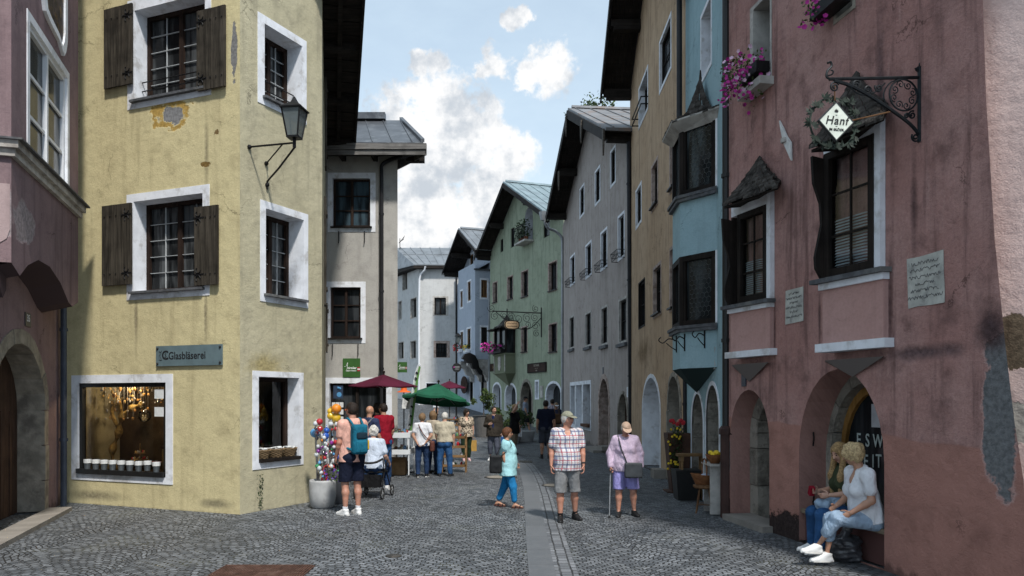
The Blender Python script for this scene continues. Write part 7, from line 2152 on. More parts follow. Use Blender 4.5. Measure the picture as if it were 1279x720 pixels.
rack(565, 34.0, 0.60, 1.0, 'farther wooden display rack with small goods behind the green parasol', 4, 12)
lb_ = at(570.5, 45.0)
sl = thing('street_lamp', 'black street lamp post with a small lantern in front of the pale blue house', 'street lamp', lb_)
mb = MB(); zt = at(570, 45, 428).z; mb.tube([lb_, Vector((lb_.x, lb_.y, zt))], 0.05, 8); mb.lathe([(0.12, 0), (0.12, 0.3), (0.06, 0.4)], 10, lb_); mb.build('post', iron, sl)
c = Vector((lb_.x + 0.1, lb_.y, zt)); mb = MB(); mb.lathe([(0.05, -0.1), (0.10, 0.0), (0.17, 0.35)], 8, c); mb.build('lamp_pane', m_, sl); mb = MB(); mb.lathe([(0.23, 0.36), (0.12, 0.46), (0.02, 0.55)], 8, c); mb.build('lamp_cap', iron, sl)
c = at(571, 44.8, 459.5); rs_ = thing('round_sign', 'round black hanging shop sign on the street lamp post', 'sign', c)
mb = MB(); n_ = 24; mb.slab([c + Vector((0.27 * math.cos(i * 2 * math.pi / n_), 0, 0.27 * math.sin(i * 2 * math.pi / n_))) for i in range(n_)], (0, 0.06, 0)); mb.build('disc', black_paint, rs_)
mb = MB(); mb.box(c + Vector((0.02, -0.005, 0.04)), (0.14, 0.004, 0.035)); mb.box(c + Vector((0.02, -0.005, -0.08)), (0.12, 0.004, 0.02)); mb.build('markings', flat('sign_grey', (0.2, 0.2, 0.2), 0.6), rs_)
mb = MB(); mb.box(c + Vector((-0.16, -0.006, 0.03)), (0.03, 0.004, 0.04)); mb.build('mark', magenta, rs_)
c = FB.P(FB.U(580, 0.3), FB.Z(580, 481, 0.3), 0.3)
mb = MB(); FBp = FB.hit(580, 481, 0.3)
mb.slab([FB.P(FBp[0] + 0.75 * math.cos(i * math.pi / 12), FBp[1] + 0.62 * math.sin(i * math.pi / 12), 0.26) for i in range(24)], FB.n.to_3d() * 0.06)
ovs = tag(mb.build('oval_sign', dark_board, loc=c), 'dark oval wooden sign on the pale blue house wall', 'sign')
# ------------------------------------------------------------------ plants in pots
def bush(name, label, base, potprof, potmat, r, zc, n, leafmats, size, trunk=None, sq=1.0, group=None):
 o = thing(name, label, 'potted plant', base, group=group)
 mb = MB(); mb.lathe(potprof, 18, base); mb.build('pot', potmat, o)
 if trunk:
  mb = MB(); mb.tube([base + Vector((0, 0, potprof[-1][1] * 0.7)), base + Vector((0.02, 0, zc))], [0.035, 0.02], 6)
  for k in range(7):
   a = k * 0.9; mb.tube([base + Vector((0.02, 0, zc - 0.4 + 0.05 * k)), base + Vector((r * 0.6 * math.cos(a), r * 0.6 * math.sin(a), zc + 0.1 * k - 0.2))], [0.015, 0.005], 5)
  mb.build('trunk', old_wood, o)
 clumps = [(Vector((random.gauss(0, 0.5), random.gauss(0, 0.5), random.gauss(0, 0.5))) * r, random.uniform(0.25, 0.5) * r) for _ in range(16)]
 ms = [MB() for _ in leafmats]
 for k in range(n):
  c, cr = random.choice(clumps)
  d = Vector((random.gauss(0, 1), random.gauss(0, 1), random.gauss(0, 1))).normalized() * cr * random.random() ** 0.4
  q = c + d
  q.z *= sq
  i = min(len(ms) - 1, int(random.random() * len(ms)))
  ms[i].leaf(base + Vector((0, 0, zc)) + q, size)
 for m__, mm in zip(ms, leafmats): m__.build('foliage', mm, o)
 return o
lm2 = [leafm, leaf_light, leaf_dark]
bush('potted_tree', 'small leafy tree in a tall grey pot in front of the pale blue house', at(604.5, 36.0), [(0.38, 0), (0.5, 0.95), (0.54, 1.0), (0.48, 1.0)], M('grey_pot', (0.12, 0.115, 0.11), 0.8), 0.46, 1.75, 900, lm2, 0.10, trunk=True, sq=1.0)
bush('planter_shrub', 'big green shrub in a low concrete trough before the green house', at(630, 32.5), [(0.62, 0), (0.75, 0.5), (0.68, 0.5)], conc, 0.56, 0.98, 1300, lm2, 0.10, sq=0.85)
bush('planter_shrub', 'darker shrub in a low trough behind the woman with her arm raised', at(652, 33.5), [(0.5, 0), (0.6, 0.45), (0.55, 0.45)], conc, 0.52, 0.95, 900, [leaf_dark, leafm], 0.10, sq=0.95)
bush('potted_plant', 'small low plant by the white arches of the green house', at(614, 38.0), [(0.3, 0), (0.4, 0.35), (0.36, 0.35)], bpy.data.materials['terracotta'], 0.4, 0.55, 260, [leaf_dark, leafm], 0.11)
tb = at(848, 16.1);
pw = thing('tall_planter', 'tall tapered rusty planter with trailing yellow flowers by the tan house', 'planter', tb)
rustp = M('planter_rust', (0.065, 0.032, 0.022), 0.7, 0.3, 4, 0.2, 30, dirt=(0.11, 0.055, 0.03), dirts=3)
zt = at(848, 16.1, 541).z
mb = MB()
mb.hexa([tb + Vector(v) for v in ((-0.17, -0.17, 0.03), (0.17, -0.17, 0.03), (0.17, 0.17, 0.03), (-0.17, 0.17, 0.03))] + [tb + Vector((x, y, zt)) for x, y in ((-0.27, -0.22), (0.22, -0.22), (0.22, 0.22), (-0.27, 0.22))])
mb.box(tb + Vector((0, 0, 0.015)), (0.28, 0.24, 0.015)); mb.build('body', rustp, pw)
fo = tb + Vector((-0.16, -0.2, zt))
a, b, c = MB(), MB(), MB()
for k in range(420):
 t = random.random() ** 1.2
 a.leaf(fo + Vector((random.gauss(0.04 + 0.12 * (1 - t) * random.random(), 0.07), random.gauss(-0.03, 0.04), 0.16 - 1.0 * t + random.gauss(0, 0.05))), 0.055)
def bl(mbb, p, r, n=6):
 mbb.ball(p, r, n, 4, sc=(1, 0.6, 1))
for k in range(24):
 t = random.random(); bl(b, fo + Vector((random.gauss(0.03, 0.08), -0.09, 0.12 - 0.9 * t)), 0.026)
for k in range(9): bl(c, fo + Vector((random.uniform(-0.05, 0.22), -0.02, 0.2 + random.uniform(-0.03, 0.09))), 0.045)
a.build('foliage', leaf_dark, pw); b.build('yellow_blossoms', yellow_petal, pw); c.build('red_blossoms', red_petal, pw)
mb = MB(); mb.tube([tb + Vector((0.02, 0, zt)), tb + Vector((0.03, 0, zt + 0.16))], 0.012, 6); mb.ball(tb + Vector((0.03, 0, zt + 0.22)), 0.075, 12, 8); mb.build('wooden_finial', M('finial', (0.32, 0.17, 0.12), 0.7), pw)
c = FL.P(FL.U(876), 0, 0.28)
o = thing('dark_tub', 'square black tub standing before the blue house arches', 'tub', c)
mb = MB(); mb.hexa([c + Vector(v) for v in ((-0.2, -0.2, 0), (0.2, -0.2, 0), (0.2, 0.2, 0), (-0.2, 0.2, 0), (-0.25, -0.25, 0.58), (0.25, -0.25, 0.58), (0.25, 0.25, 0.58), (-0.25, 0.25, 0.58))]); mb.build('body', black_paint, o)
mb = MB(); mb.box(c + Vector((0.08, 0.0, 0.86)), (0.26, 0.12, 0.025)); mb.box(c + Vector((-0.1, 0, 0.80)), (0.03, 0.1, 0.06))
for x, y in ((-0.1, -0.08), (0.28, -0.08), (-0.1, 0.08), (0.28, 0.08)): mb.box(c + Vector((x, y, 0.42)), (0.018, 0.018, 0.415))
tag(mb.build('narrow_table', rackw, loc=c), 'narrow wooden table standing over the black tub by the blue arches', 'table')
c = FL.P(FL.L - 0.35, 0, 0.30)
o = thing('stool', 'round wooden three legged stool by the dark downpipe of the pink house', 'stool', c)
stw = wood('stool_wood', (0.11, 0.055, 0.028), (0.2, 0.11, 0.055))
mb = MB(); mb.lathe([(0.17, 0.42), (0.19, 0.44), (0.19, 0.475), (0.16, 0.485)], 20, c); mb.build('seat', stw, o)
for k in range(4):
 a = k * math.pi / 2 + 0.5; mb = MB(); mb.tube([c + Vector((0.11 * math.cos(a), 0.11 * math.sin(a), 0.42)), c + Vector((0.19 * math.cos(a), 0.19 * math.sin(a), 0.0))], [0.018, 0.013], 7); mb.build('leg', stw, o)
mb = MB()
for k in range(4):
 a, b = k * math.pi / 2 + 0.5, (k + 1) * math.pi / 2 + 0.5; mb.tube([c + Vector((0.165 * math.cos(a), 0.165 * math.sin(a), 0.15)), c + Vector((0.165 * math.cos(b), 0.165 * math.sin(b), 0.15))], 0.009, 5)
mb.build('stretcher', stw, o)
c2 = c + Vector((0, 0, 0.487))
o = thing('wicker_basket', 'reddish wicker basket with a tall handle standing on the stool', 'basket', c2)
mb = MB()
for j in range(8):
 rx, ry = 0.15 + 0.08 * j / 7, 0.11 + 0.05 * j / 7
 mb.tube([c2 + Vector((rx * math.cos(a), ry * math.sin(a), 0.012 + 0.02 * j + 0.03 * abs(math.cos(a)) * j / 7)) for a in [i * math.pi / 14 for i in range(29)]], 0.011, 5)
mb.lathe([(0.10, 0.004), (0.12, 0.13)], 16, c2); bw = wood('basket_red', (0.16, 0.06, 0.025), (0.27, 0.12, 0.05), 'X', bump=0.5); mb.build('weave', bw, o)
mb = MB(); mb.tube(curve([c2 + Vector((0, -0.15, 0.14)), c2 + Vector((0, -0.15, 0.3)), c2 + Vector((0, -0.07, 0.42)), c2 + Vector((0, 0.07, 0.42)), c2 + Vector((0, 0.15, 0.3)), c2 + Vector((0, 0.15, 0.14))]), 0.012, 6); mb.build('handle', bw, o)
mb = MB(); mb.ball(c2 + Vector((0.02, -0.02, 0.15)), 0.07, 8, 5, sc=(1.4, 1, 0.6)); tag(mb.build('folded_cloth', flat('cloth_pale', (0.35, 0.38, 0.45), 0.9), loc=c2 + Vector((0, 0, 0.13))), 'pale cloth lying in the wicker basket on the stool', 'cloth')
c = FL.P(FL.L - 0.25, 0.84, 0.16)
mb = MB(); mb.box(c + Vector((0, 0, 0.0)), (0.14, 0.3, 0.015)); mb.box(c + Vector((0, -0.2, -0.42)), (0.12, 0.02, 0.4)); mb.box(c + Vector((0, 0.2, -0.42)), (0.12, 0.02, 0.4))
tag(mb.build('wall_console', pale_stone, loc=c), 'pale stone stand under the bowl of lemons', 'stand')
c3 = c + Vector((0, -0.05, 0.017))
o = thing('fruit_bowl', 'brown wicker bowl of yellow lemons beside the dark downpipe', 'bowl', c3)
mb = MB(); mb.lathe([(0.07, 0.0), (0.14, 0.09), (0.16, 0.15), (0.14, 0.15), (0.06, 0.02)], 16, c3); mb.build('bowl', bw, o)
for k in range(7):
 mb = MB(); a = k; q = c3 + Vector((0.07 * math.cos(a), 0.07 * math.sin(a), 0.15 + 0.03 * (k % 2))); mb.ball(q, 0.045, 9, 6, sc=(1, 1.2, 0.9))
 tag(mb.build('lemon', yellow_petal, loc=q), 'yellow lemon in the brown bowl by the dark downpipe', 'lemon', 'lemons in the bowl')
# ------------------------------------------------------------------ tree behind the grey gable
tb = at(741, 68.0); tb.z = 4.0
tree = thing('broadleaf_tree', 'green tree top showing above the grey gable roof', 'tree', tb)
zt = at(747, 68, 116).z
mb = MB(); mb.tube([tb, tb + Vector((0.3, 0, 10)), tb + Vector((0, 0, zt - tb.z - 1.5))], [0.5, 0.35, 0.06], 10)
br = []
for k in range(40):
 h = 8 + (zt - tb.z - 9) * k / 40; a = k * 2.4; l = 3.2 * (1 - 0.75 * k / 40)
 e = tb + Vector((l * math.cos(a), l * math.sin(a), h + l * 0.45)); br.append(e)
 mb.tube([tb + Vector((0.1, 0, h)), e], [0.09, 0.02], 5)
mb.build('trunk', old_wood, tree)
a, b = MB(), MB()
for e in br:
 for j in range(4):
  cc = e + Vector((random.gauss(0, 0.5), random.gauss(0, 0.5), random.gauss(0, 0.4)))
  for q in range(22):
   (a if random.random() < 0.6 else b).leaf(cc + Vector((random.gauss(0, 0.35), random.gauss(0, 0.35), random.gauss(0, 0.28))), 0.32)
a.build('crown', leaf_dark, tree); b.build('crown', leafm, tree)
# ------------------------------------------------------------------ people: bodies and clothes grown from distance fields
def _sm(a, b, k):
 if k <= 0: return np.minimum(a, b)
 h = np.maximum(k - np.abs(a - b), 0.0) / k
 return np.minimum(a, b) - h * h * k * 0.25
class Field:
 """union of soft shapes evaluated on a grid and skinned with surface nets"""
 def __init__(s): s.p, s.cuts, s.sub = [], [], []
 def cone(s, a, b, ra, rb, k=0.03, flat=None, ratio=1.0):
  s.p.append(('c', np.array(a, float), np.array(b, float), ra, rb, k, None if flat is None else np.array(flat, float), ratio)); return s
 def ell(s, c, r, k=0.03, rot=None):
  s.p.append(('e', np.array(c, float), np.array(r, float), None if rot is None else np.array(rot, float), 0, k, None, 1)); return s
 def rbox(s, c, h, r, k=0.02):
  s.p.append(('b', np.array(c, float), np.array(h, float), None, r, k, None, 1)); return s
 def cut(s, p, n):
  s.cuts.append((np.array(p, float), np.array(n, float) / np.linalg.norm(n))); return s
 def minus(s, c, r, rot=None): s.sub.append((np.array(c, float), np.array(r, float), None if rot is None else np.array(rot, float))); return s
 @staticmethod
 def _ell(P, c, r, rot):
  q = P - c
  if rot is not None: q = q @ rot
  k0 = np.linalg.norm(q / r, axis=-1); k1 = np.linalg.norm(q / (r * r), axis=-1)
  return k0 * (k0 - 1.0) / np.maximum(k1, 1e-6)
 def mesh(s, res, wr=0.0, wscale=14.0, seed=0, pad=0.03):
  lo, hi = np.full(3, 1e9), np.full(3, -1e9)
  bb = []
  for q in s.p:
   if q[0] == 'c':
    r = max(q[3], q[4]) * max(q[7], 1.0)
    l, h = np.minimum(q[1], q[2]) - r, np.maximum(q[1], q[2]) + r
   else:
    r = q[2].max(); l, h = q[1] - r, q[1] + r
   bb.append((l, h)); lo, hi = np.minimum(lo, l), np.maximum(hi, h)
  lo -= pad; hi += pad
  n = np.ceil((hi - lo) / res).astype(int) + 2
  V = np.full(n, 0.25, dtype=np.float32)
  ax = [lo[i] + res * np.arange(n[i]) for i in range(3)]
  for q, (l, h) in zip(s.p, bb):
   m = q[5] + 0.05
   i0 = np.maximum(np.floor((l - m - lo) / res).astype(int), 0); i1 = np.minimum(np.ceil((h + m - lo) / res).astype(int) + 1, n)
   sl = tuple(slice(i0[i], i1[i]) for i in range(3))
   P = np.stack(np.meshgrid(*[ax[i][sl[i]] for i in range(3)], indexing='ij'), -1)
   if q[0] == 'c':
    a, b, ra, rb, k, fl, ratio = q[1:]
    ba = b - a; L2 = max(ba @ ba, 1e-9)
    t = np.clip(((P - a) @ ba) / L2, 0, 1)
    d = P - a - t[..., None] * ba
    if fl is not None:
     f = fl / np.linalg.norm(fl)
     x = d @ f
     d = d + (x / ratio - x)[..., None] * f
    D = np.linalg.norm(d, axis=-1) - (ra + (rb - ra) * t)
   elif q[0] == 'b':
    w = np.abs(P - q[1]) - (q[2] - q[4])
    D = np.linalg.norm(np.maximum(w, 0), axis=-1) + np.minimum(w.max(-1), 0) - q[4]
   else:
    D = s._ell(P, q[1], q[2], q[3]); k = q[5]
   V[sl] = _sm(V[sl], D.astype(np.float32), q[5])
  if s.cuts or s.sub or wr:
   P = np.stack(np.meshgrid(*ax, indexing='ij'), -1)
   if wr:
    r_ = np.random.default_rng(seed)
    w = np.zeros(V.shape)
    for j in range(7):
     d = r_.normal(size=3); d /= np.linalg.norm(d); d[2] *= 1.2
     w += np.sin(P @ d * wscale * (0.7 + 0.45 * j) + r_.uniform(0, 6.28)) / (1 + 0.35 * j)
    V = V + (w * wr * 0.4).astype(np.float32)
   for p, nn in s.cuts: V = np.maximum(V, ((P - p) @ nn).astype(np.float32))
   for c, r, rot in s.sub: V = np.maximum(V, -s._ell(P, c, r, rot).astype(np.float32))
  return surface_nets(V, lo, res)
def surface_nets(V, lo, res):
 S = V < 0
 nx, ny, nz = V.shape
 c = np.zeros((nx - 1, ny - 1, nz - 1), int)
 for i in (0, 1):
  for j in (0, 1):
   for k in (0, 1): c += S[i:nx - 1 + i, j:ny - 1 + j, k:nz - 1 + k]
 act = (c > 0) & (c < 8)
 idx = -np.ones(act.shape, int)
 cells = np.argwhere(act)
 idx[act] = np.arange(len(cells))
 acc = np.zeros((len(cells), 3)); cnt = np.zeros(len(cells))
 corner = [(i, j, k) for i in (0, 1) for j in (0, 1) for k in (0, 1)]
 for a in corner:
  for d in range(3):
   if a[d]: continue
   b = list(a); b[d] = 1
   va = V[cells[:, 0] + a[0], cells[:, 1] + a[1], cells[:, 2] + a[2]]
   vb = V[cells[:, 0] + b[0], cells[:, 1] + b[1], cells[:, 2] + b[2]]
   m = (va < 0) != (vb < 0)
   t = np.where(m, va / np.where(m, va - vb, 1), 0)
   p = np.tile(np.array(a, float), (len(cells), 1)); p[:, d] += t
   acc[m] += p[m]; cnt[m] += 1
 verts = (cells + acc / np.maximum(cnt, 1)[:, None]) * res + lo
 faces = []
 for d in range(3):
  e1, e2 = (d + 1) % 3, (d + 2) % 3
  sa = [slice(None)] * 3; sb_ = [slice(None)] * 3
  sa[d] = slice(0, V.shape[d] - 1); sb_[d] = slice(1, V.shape[d])
  A, B = S[tuple(sa)], S[tuple(sb_)]
  for flip, m in ((0, A & ~B), (1, ~A & B)):
   q = np.argwhere(m)
   ok = (q[:, e1] > 0) & (q[:, e2] > 0) & (q[:, e1] < V.shape[e1] - 1) & (q[:, e2] < V.shape[e2] - 1)
   q = q[ok]
   if not len(q): continue
   o = []
   for (u, v) in ((0, 0), (1, 0), (1, 1), (0, 1)):
    w = q.copy(); w[:, e1] -= u; w[:, e2] -= v
    o.append(idx[w[:, 0], w[:, 1], w[:, 2]])
   f = np.stack(o, 1)
   if flip: f = f[:, ::-1]
   faces.append(f)
 return verts, (np.concatenate(faces) if faces else np.zeros((0, 4), int))
def nets_obj(name, vf, mat, parent, extra=None, mats=None):
 mb = MB()
 v, f = vf
 mb.v = [tuple(p) for p in v]; mb.f = [tuple(int(a) for a in q) for q in f]; mb.uv = [None] * len(mb.f); mb.m = [0] * len(mb.f)
 if extra is not None:
  k = len(mb.v); mb.v += extra.v; mb.f += [tuple(a + k for a in q) for q in extra.f]; mb.uv += extra.uv; mb.m += extra.m
 return mb.build(name, mats or mat, parent, smooth=True, local=True)
def skin_mat(name, col):
 if name in MATS: return MATS[name]
 m, t, b = newmat(name)
 c = t.nodes.new('ShaderNodeTexCoord').outputs['Object']
 cc = mixc(t, rampv(t, noise(t, c, 9.0, 5), 0.35, 0.68), tuple(x * 0.85 for x in col), (min(1, col[0] * 1.12), col[1] * 1.02, col[2] * 0.98))
 t.links.new(cc, b.inputs['Base Color'])
 b.inputs['Roughness'].default_value = 0.5
 b.inputs['Subsurface Weight'].default_value = 0.08
 b.inputs['Subsurface Radius'].default_value = (0.02, 0.008, 0.004)
 MATS[name] = m
 return m
SKINS = {'tan': skin_mat('skin_tan', (0.42, 0.235, 0.155)), 'fair': skin_mat('skin_fair', (0.52, 0.31, 0.225)), 'red': skin_mat('skin_red', (0.46, 0.235, 0.165)), 'brown': skin_mat('skin_brown', (0.30, 0.16, 0.10))}
eye_m = flat('eye_dark', (0.02, 0.015, 0.012), 0.2)
lip_m = flat('lip', (0.30, 0.10, 0.08), 0.5)
def cloth_bump(t, b):
 c = t.nodes.new('ShaderNodeTexCoord').outputs['Object']
 wv = nd(t, 'ShaderNodeTexNoise', {'Vector': c, 'Scale': 5.0, 'Detail': 2}).outputs[1]
 v = nd(t, 'ShaderNodeVectorMath', {0: c, 1: nd(t, 'ShaderNodeVectorMath', {0: wv, 'Scale': 0.16}, operation='SCALE').outputs[0]}, operation='ADD').outputs[0]
 f = noise(t, nd(t, 'ShaderNodeMapping', {'Vector': v, 'Scale': (13, 13, 5), 'Rotation': (0.3, 0.4, 0)}).outputs[0], 1.0, 3, 0.5)
 f = mth(t, 'ADD', f, mth(t, 'MULTIPLY', noise(t, c, 240.0, 2), 0.08))
 bn = nd(t, 'ShaderNodeBump', {'Height': f, 'Strength': 0.85, 'Distance': 0.05})
 t.links.new(bn.outputs[0], b.inputs['Normal'])
def cloth(name, col, var=0.14, rough=0.9, weave=220, scale=5.0):
 if name in MATS: return MATS[name]
 m = M(name, col, rough, var, scale, 0, weave, spec=0.08)
 cloth_bump(m.node_tree, m.node_tree.nodes['Principled BSDF'])
 return m
def plaid(name):
 m, t, b = newmat(name)
 c = t.nodes.new('ShaderNodeTexCoord').outputs['Object']
 s = nd(t, 'ShaderNodeSeparateXYZ', {0: c})
 def band(v, per, off, w):
  f = mth(t, 'FRACT', mth(t, 'ADD', mth(t, 'DIVIDE', v, per), off))
  return mth(t, 'LESS_THAN', f, w)
 ux = mth(t, 'ADD', s.outputs[0], mth(t, 'MULTIPLY', s.outputs[1], 0.6))
 col = (0.66, 0.66, 0.68, 1)
 for v in (ux, s.outputs[2]):
  col = mixc(t, mth(t, 'MULTIPLY', band(v, 0.13, 0.10, 0.20), 0.75), col, (0.10, 0.12, 0.22))
  col = mixc(t, mth(t, 'MULTIPLY', band(v, 0.13, 0.55, 0.12), 0.75), col, (0.40, 0.07, 0.09))
  col = mixc(t, mth(t, 'MULTIPLY', band(v, 0.13, 0.80, 0.10), 0.5), col, (0.38, 0.30, 0.28))
 t.links.new(col, b.inputs['Base Color']); b.inputs['Roughness'].default_value = 0.9
 b.inputs['Specular IOR Level'].default_value = 0.08
 cloth_bump(t, b)
 MATS[name] = m
 return m
def stripes(name, a, b_, per, axis=0):
 m, t, b = newmat(name)
 c = t.nodes.new('ShaderNodeTexCoord').outputs['Object']
 s = nd(t, 'ShaderNodeSeparateXYZ', {0: c})
 f = mth(t, 'LESS_THAN', mth(t, 'FRACT', mth(t, 'DIVIDE', mth(t, 'ADD', s.outputs[axis], 5.0), per)), 0.4)
 cc = mixc(t, f, a, b_)
 cc = mixc(t, rampv(t, noise(t, c, 5.0, 4), 0.4, 0.7, 0, 0.3), cc, tuple(x * 0.75 for x in a))
 t.links.new(cc, b.inputs['Base Color']); b.inputs['Roughness'].default_value = 0.9; b.inputs['Specular IOR Level'].default_value = 0.08
 cloth_bump(t, b)
 MATS[name] = m
 return m
def spotted(name, a, b_, sc=26):
 m, t, b = newmat(name)
 c = t.nodes.new('ShaderNodeTexCoord').outputs['Object']
 cc = mixc(t, rampv(t, noise(t, c, sc, 2), 0.50, 0.56), a, b_)
 t.links.new(cc, b.inputs['Base Color']); b.inputs['Roughness'].default_value = 0.9; b.inputs['Specular IOR Level'].default_value = 0.08
 cloth_bump(t, b)
 MATS[name] = m
 return m
def hand(mb, w, d, pn, side_v, s, curl=0.6, thumb=0.5, spread=0.06):
 """palm and five bent fingers. w wrist, d along the hand, pn palm normal (fingers curl to it), side_v towards the thumb"""
 w, d = Vector(w), Vector(d).normalized()
 pn = Vector(pn); pn = (pn - d * pn.dot(d)).normalized()
 sv = d.cross(pn);
 if sv.dot(Vector(side_v)) < 0: sv = -sv
 L = 0.095 * s; W = 0.041 * s; T = 0.014 * s
 ring = []
 for t, ww, tt in ((-0.12, 0.62, 1.15), (0.12, 0.72, 1.15), (0.55, 1.0, 1.05), (0.95, 0.98, 0.85), (1.03, 0.9, 0.5)):
  c = w + d * L * t
  ring.append([c + sv * W * ww * math.cos(a) + pn * T * tt * math.sin(a) for a in [i * math.pi / 5 for i in range(10)]])
 n = 10
 vs = [p for r in ring for p in r]
 fs = [(i * n + k, i * n + (k + 1) % n, (i + 1) * n + (k + 1) % n, (i + 1) * n + k) for i in range(4) for k in range(n)]
 fs += [tuple(range(n))[::-1], tuple(4 * n + k for k in range(n))]
 mb.add(vs, fs)
 for i, (o, ln, r) in enumerate(((0.70, 0.072, 0.0085), (0.24, 0.080, 0.009), (-0.24, 0.074, 0.0085), (-0.68, 0.058, 0.0075))):
  b = w + d * L * 0.96 + sv * W * o * 0.95
  dd = (d + sv * spread * o).normalized()
  pts, rs, cur = [b - dd * 0.012 * s], [r * s], b
  pts.append(b); rs.append(r * s * 1.05)
  for j, (f, c) in enumerate(((0.44, 0.45), (0.32, 1.0), (0.24, 0.75))):
   a = curl * c * (1 + 0.12 * i)
   ax = dd.cross(pn).normalized()
   rot = Matrix.Rotation(a, 3, ax)
   dd2 = rot @ dd
   if dd2.dot(pn) < dd.dot(pn): dd2 = Matrix.Rotation(-a, 3, ax) @ dd
   npn = rot @ pn
   dd = dd2.normalized(); pn_l = pn
   cur = cur + dd * ln * f * s
   pts.append(cur); rs.append(r * s * (0.98 - 0.13 * j))
   pn = pn_l
  mb.tube(pts, rs, 6)
  mb.ball(pts[-1], rs[-1], 6, 4)
 b = w + d * L * 0.22 + sv * W * 0.72
 td = (d * 0.62 + sv * 0.75 + pn * (0.25 + 0.5 * thumb)).normalized()
 p1 = b + td * 0.036 * s; td2 = (td + d * 0.55 - sv * 0.25 * thumb + pn * 0.4 * thumb).normalized()
 p2 = p1 + td2 * 0.028 * s; p3 = p2 + (td2 + d * 0.3).normalized() * 0.022 * s
 mb.tube([b - td * 0.012 * s, b, p1, p2, p3], [0.012 * s, 0.0125 * s, 0.0105 * s, 0.0095 * s, 0.007 * s], 7)
 mb.ball(p3, 0.007 * s, 6, 4)
def person(label, loc, rot, H=1.72, female=False, skin='tan', girth=1.0, belly=0.0, lean=0.04, leanx=0.0, twist=0.0, headyaw=0.0, headpitch=0.0,
   arms=((0.15, 0.02, -1), (0.15, 0.02, -1)), fore=((0.08, 0.15, -1), (0.08, 0.15, -1)), thigh=((0.06, 0.0, -1), (0.06, 0.0, -1)), shin=((0.02, -0.03, -1), (0.02, -0.03, -1)),
   foot=(0.15, 0.15), top=None, bottom=None, shoe=None, hair=None, cap=None, res=0.018, sleeve=0.45, sleeve_r=1.0, hem=0.03, blen=1.0, loose=1.0, bloose=1.0,
   curl=(0.5, 0.5), palm=(None, None), seat=None, sandals=False, glasses=None, neckline=0.0, sock=None, seed=1, footpitch=(0, 0), beard=None):
 """local frame: faces -y, its left hand at +x, z up. index 0 of a pair is the right side (-x), 1 the left side (+x)"""
 root = thing('person', label, 'person', loc, rot)
 h = H
 def dirv(v, s): return Vector((s * v[0], -v[1], v[2])).normalized()
 Rt = Matrix.Rotation(lean, 3, 'X') @ Matrix.Rotation(leanx, 3, 'Y') @ Matrix.Rotation(twist, 3, 'Z')
 hw, sw = (0.056 if female else 0.052) * h, (0.098 if female else 0.111) * h * (0.9 + 0.1 * girth)
 P = Vector((0, 0, 0))
 hips = [Vector((s * hw, 0, -0.01 * h)) for s in (-1, 1)]
 LT, LS, LA, LF = 0.245 * h, 0.235 * h, 0.166 * h, 0.145 * h
 knees = [hips[i] + dirv(thigh[i], (-1, 1)[i]) * LT for i in (0, 1)]
 ank = [knees[i] + dirv(shin[i], (-1, 1)[i]) * LS for i in (0, 1)]
 fdir = []
 for i in (0, 1):
  s = (-1, 1)[i]
  fdir.append(Vector((s * math.sin(foot[i]), -math.cos(foot[i]), footpitch[i])).normalized())
 low = min(min(ank[i].z, (ank[i] + fdir[i] * 0.09 * h).z + 0.018 * h) for i in (0, 1)) - 0.042 * h
 dz = -low if seat is None else seat
 off = Vector((0, 0, dz))
 P = P + off; hips = [p + off for p in hips]; knees = [p + off for p in knees]; ank = [p + off for p in ank]
 def T(x, y, z): return P + Rt @ Vector((x * h, y * h, z * h))
 sho = [T(s * sw / h, 0.008, 0.300) for s in (-1, 1)]
 elb = [sho[i] + Rt @ (dirv(arms[i], (-1, 1)[i]) * LA) for i in (0, 1)]
 wri = [elb[i] + Rt @ (dirv(fore[i], (-1, 1)[i]) * LF) for i in (0, 1)]
 neck = T(0, 0.012, 0.335)
 Rh = Rt @ Matrix.Rotation(headyaw, 3, 'Z') @ Matrix.Rotation(headpitch, 3, 'X')
 hc = neck + Rt @ Vector((0, -0.008 * h, 0.045 * h)) + Rh @ Vector((0, -0.006 * h, 0.048 * h))
 k = 0.138 * h * (0.5 / 0.5)                     # head height
 def Hd(x, y, z): return hc + Rh @ Vector((x * k, y * k, z * k))
 rh = np.array(Rh)
 g = girth
 # --- body
 B = Field()
 def torso(F, e, kk=0.04, low=True):
  dep = 0.062 * h * (0.75 + 0.25 * g)
  side = Rt @ Vector((1, 0, 0))
  F.cone(T(0, 0.0, 0.245), T(0, 0.006, 0.15), dep * 1.08 + e, dep * 1.02 + e, kk, side, (0.100 if female else 0.108) / 0.062 * 0.86)
  F.cone(T(0, 0.002, 0.15), T(0, 0.0, 0.03), dep * (1.0 + 0.0) + e, dep * 1.1 + e, kk, side, (1.30 if female else 1.36))
  F.cone(T(-sw / h * 0.88, 0.008, 0.293), T(sw / h * 0.88, 0.008, 0.293), 0.037 * h + e, 0.037 * h + e, kk)
  F.cone(T(-0.03, 0.015, 0.325), T(0.03, 0.015, 0.325), 0.026 * h + e, 0.026 * h + e, 0.05)
  if belly: F.ell(T(0, -0.022 - 0.012 * belly, 0.075), np.array((0.085, 0.050 + 0.018 * belly, 0.10)) * h * (0.85 + 0.15 * g) + e, 0.06, np.array(Rt))
  if female:
   for s in (-1, 1): F.ell(T(s * 0.042, -0.050, 0.205), np.array((0.042, 0.042, 0.045)) * h * (0.8 + 0.2 * g) + e * 0.8, 0.03, np.array(Rt))
  else:
   F.ell(T(0, -0.030, 0.225), np.array((0.085, 0.042, 0.055)) * h + e * 0.8, 0.04, np.array(Rt))
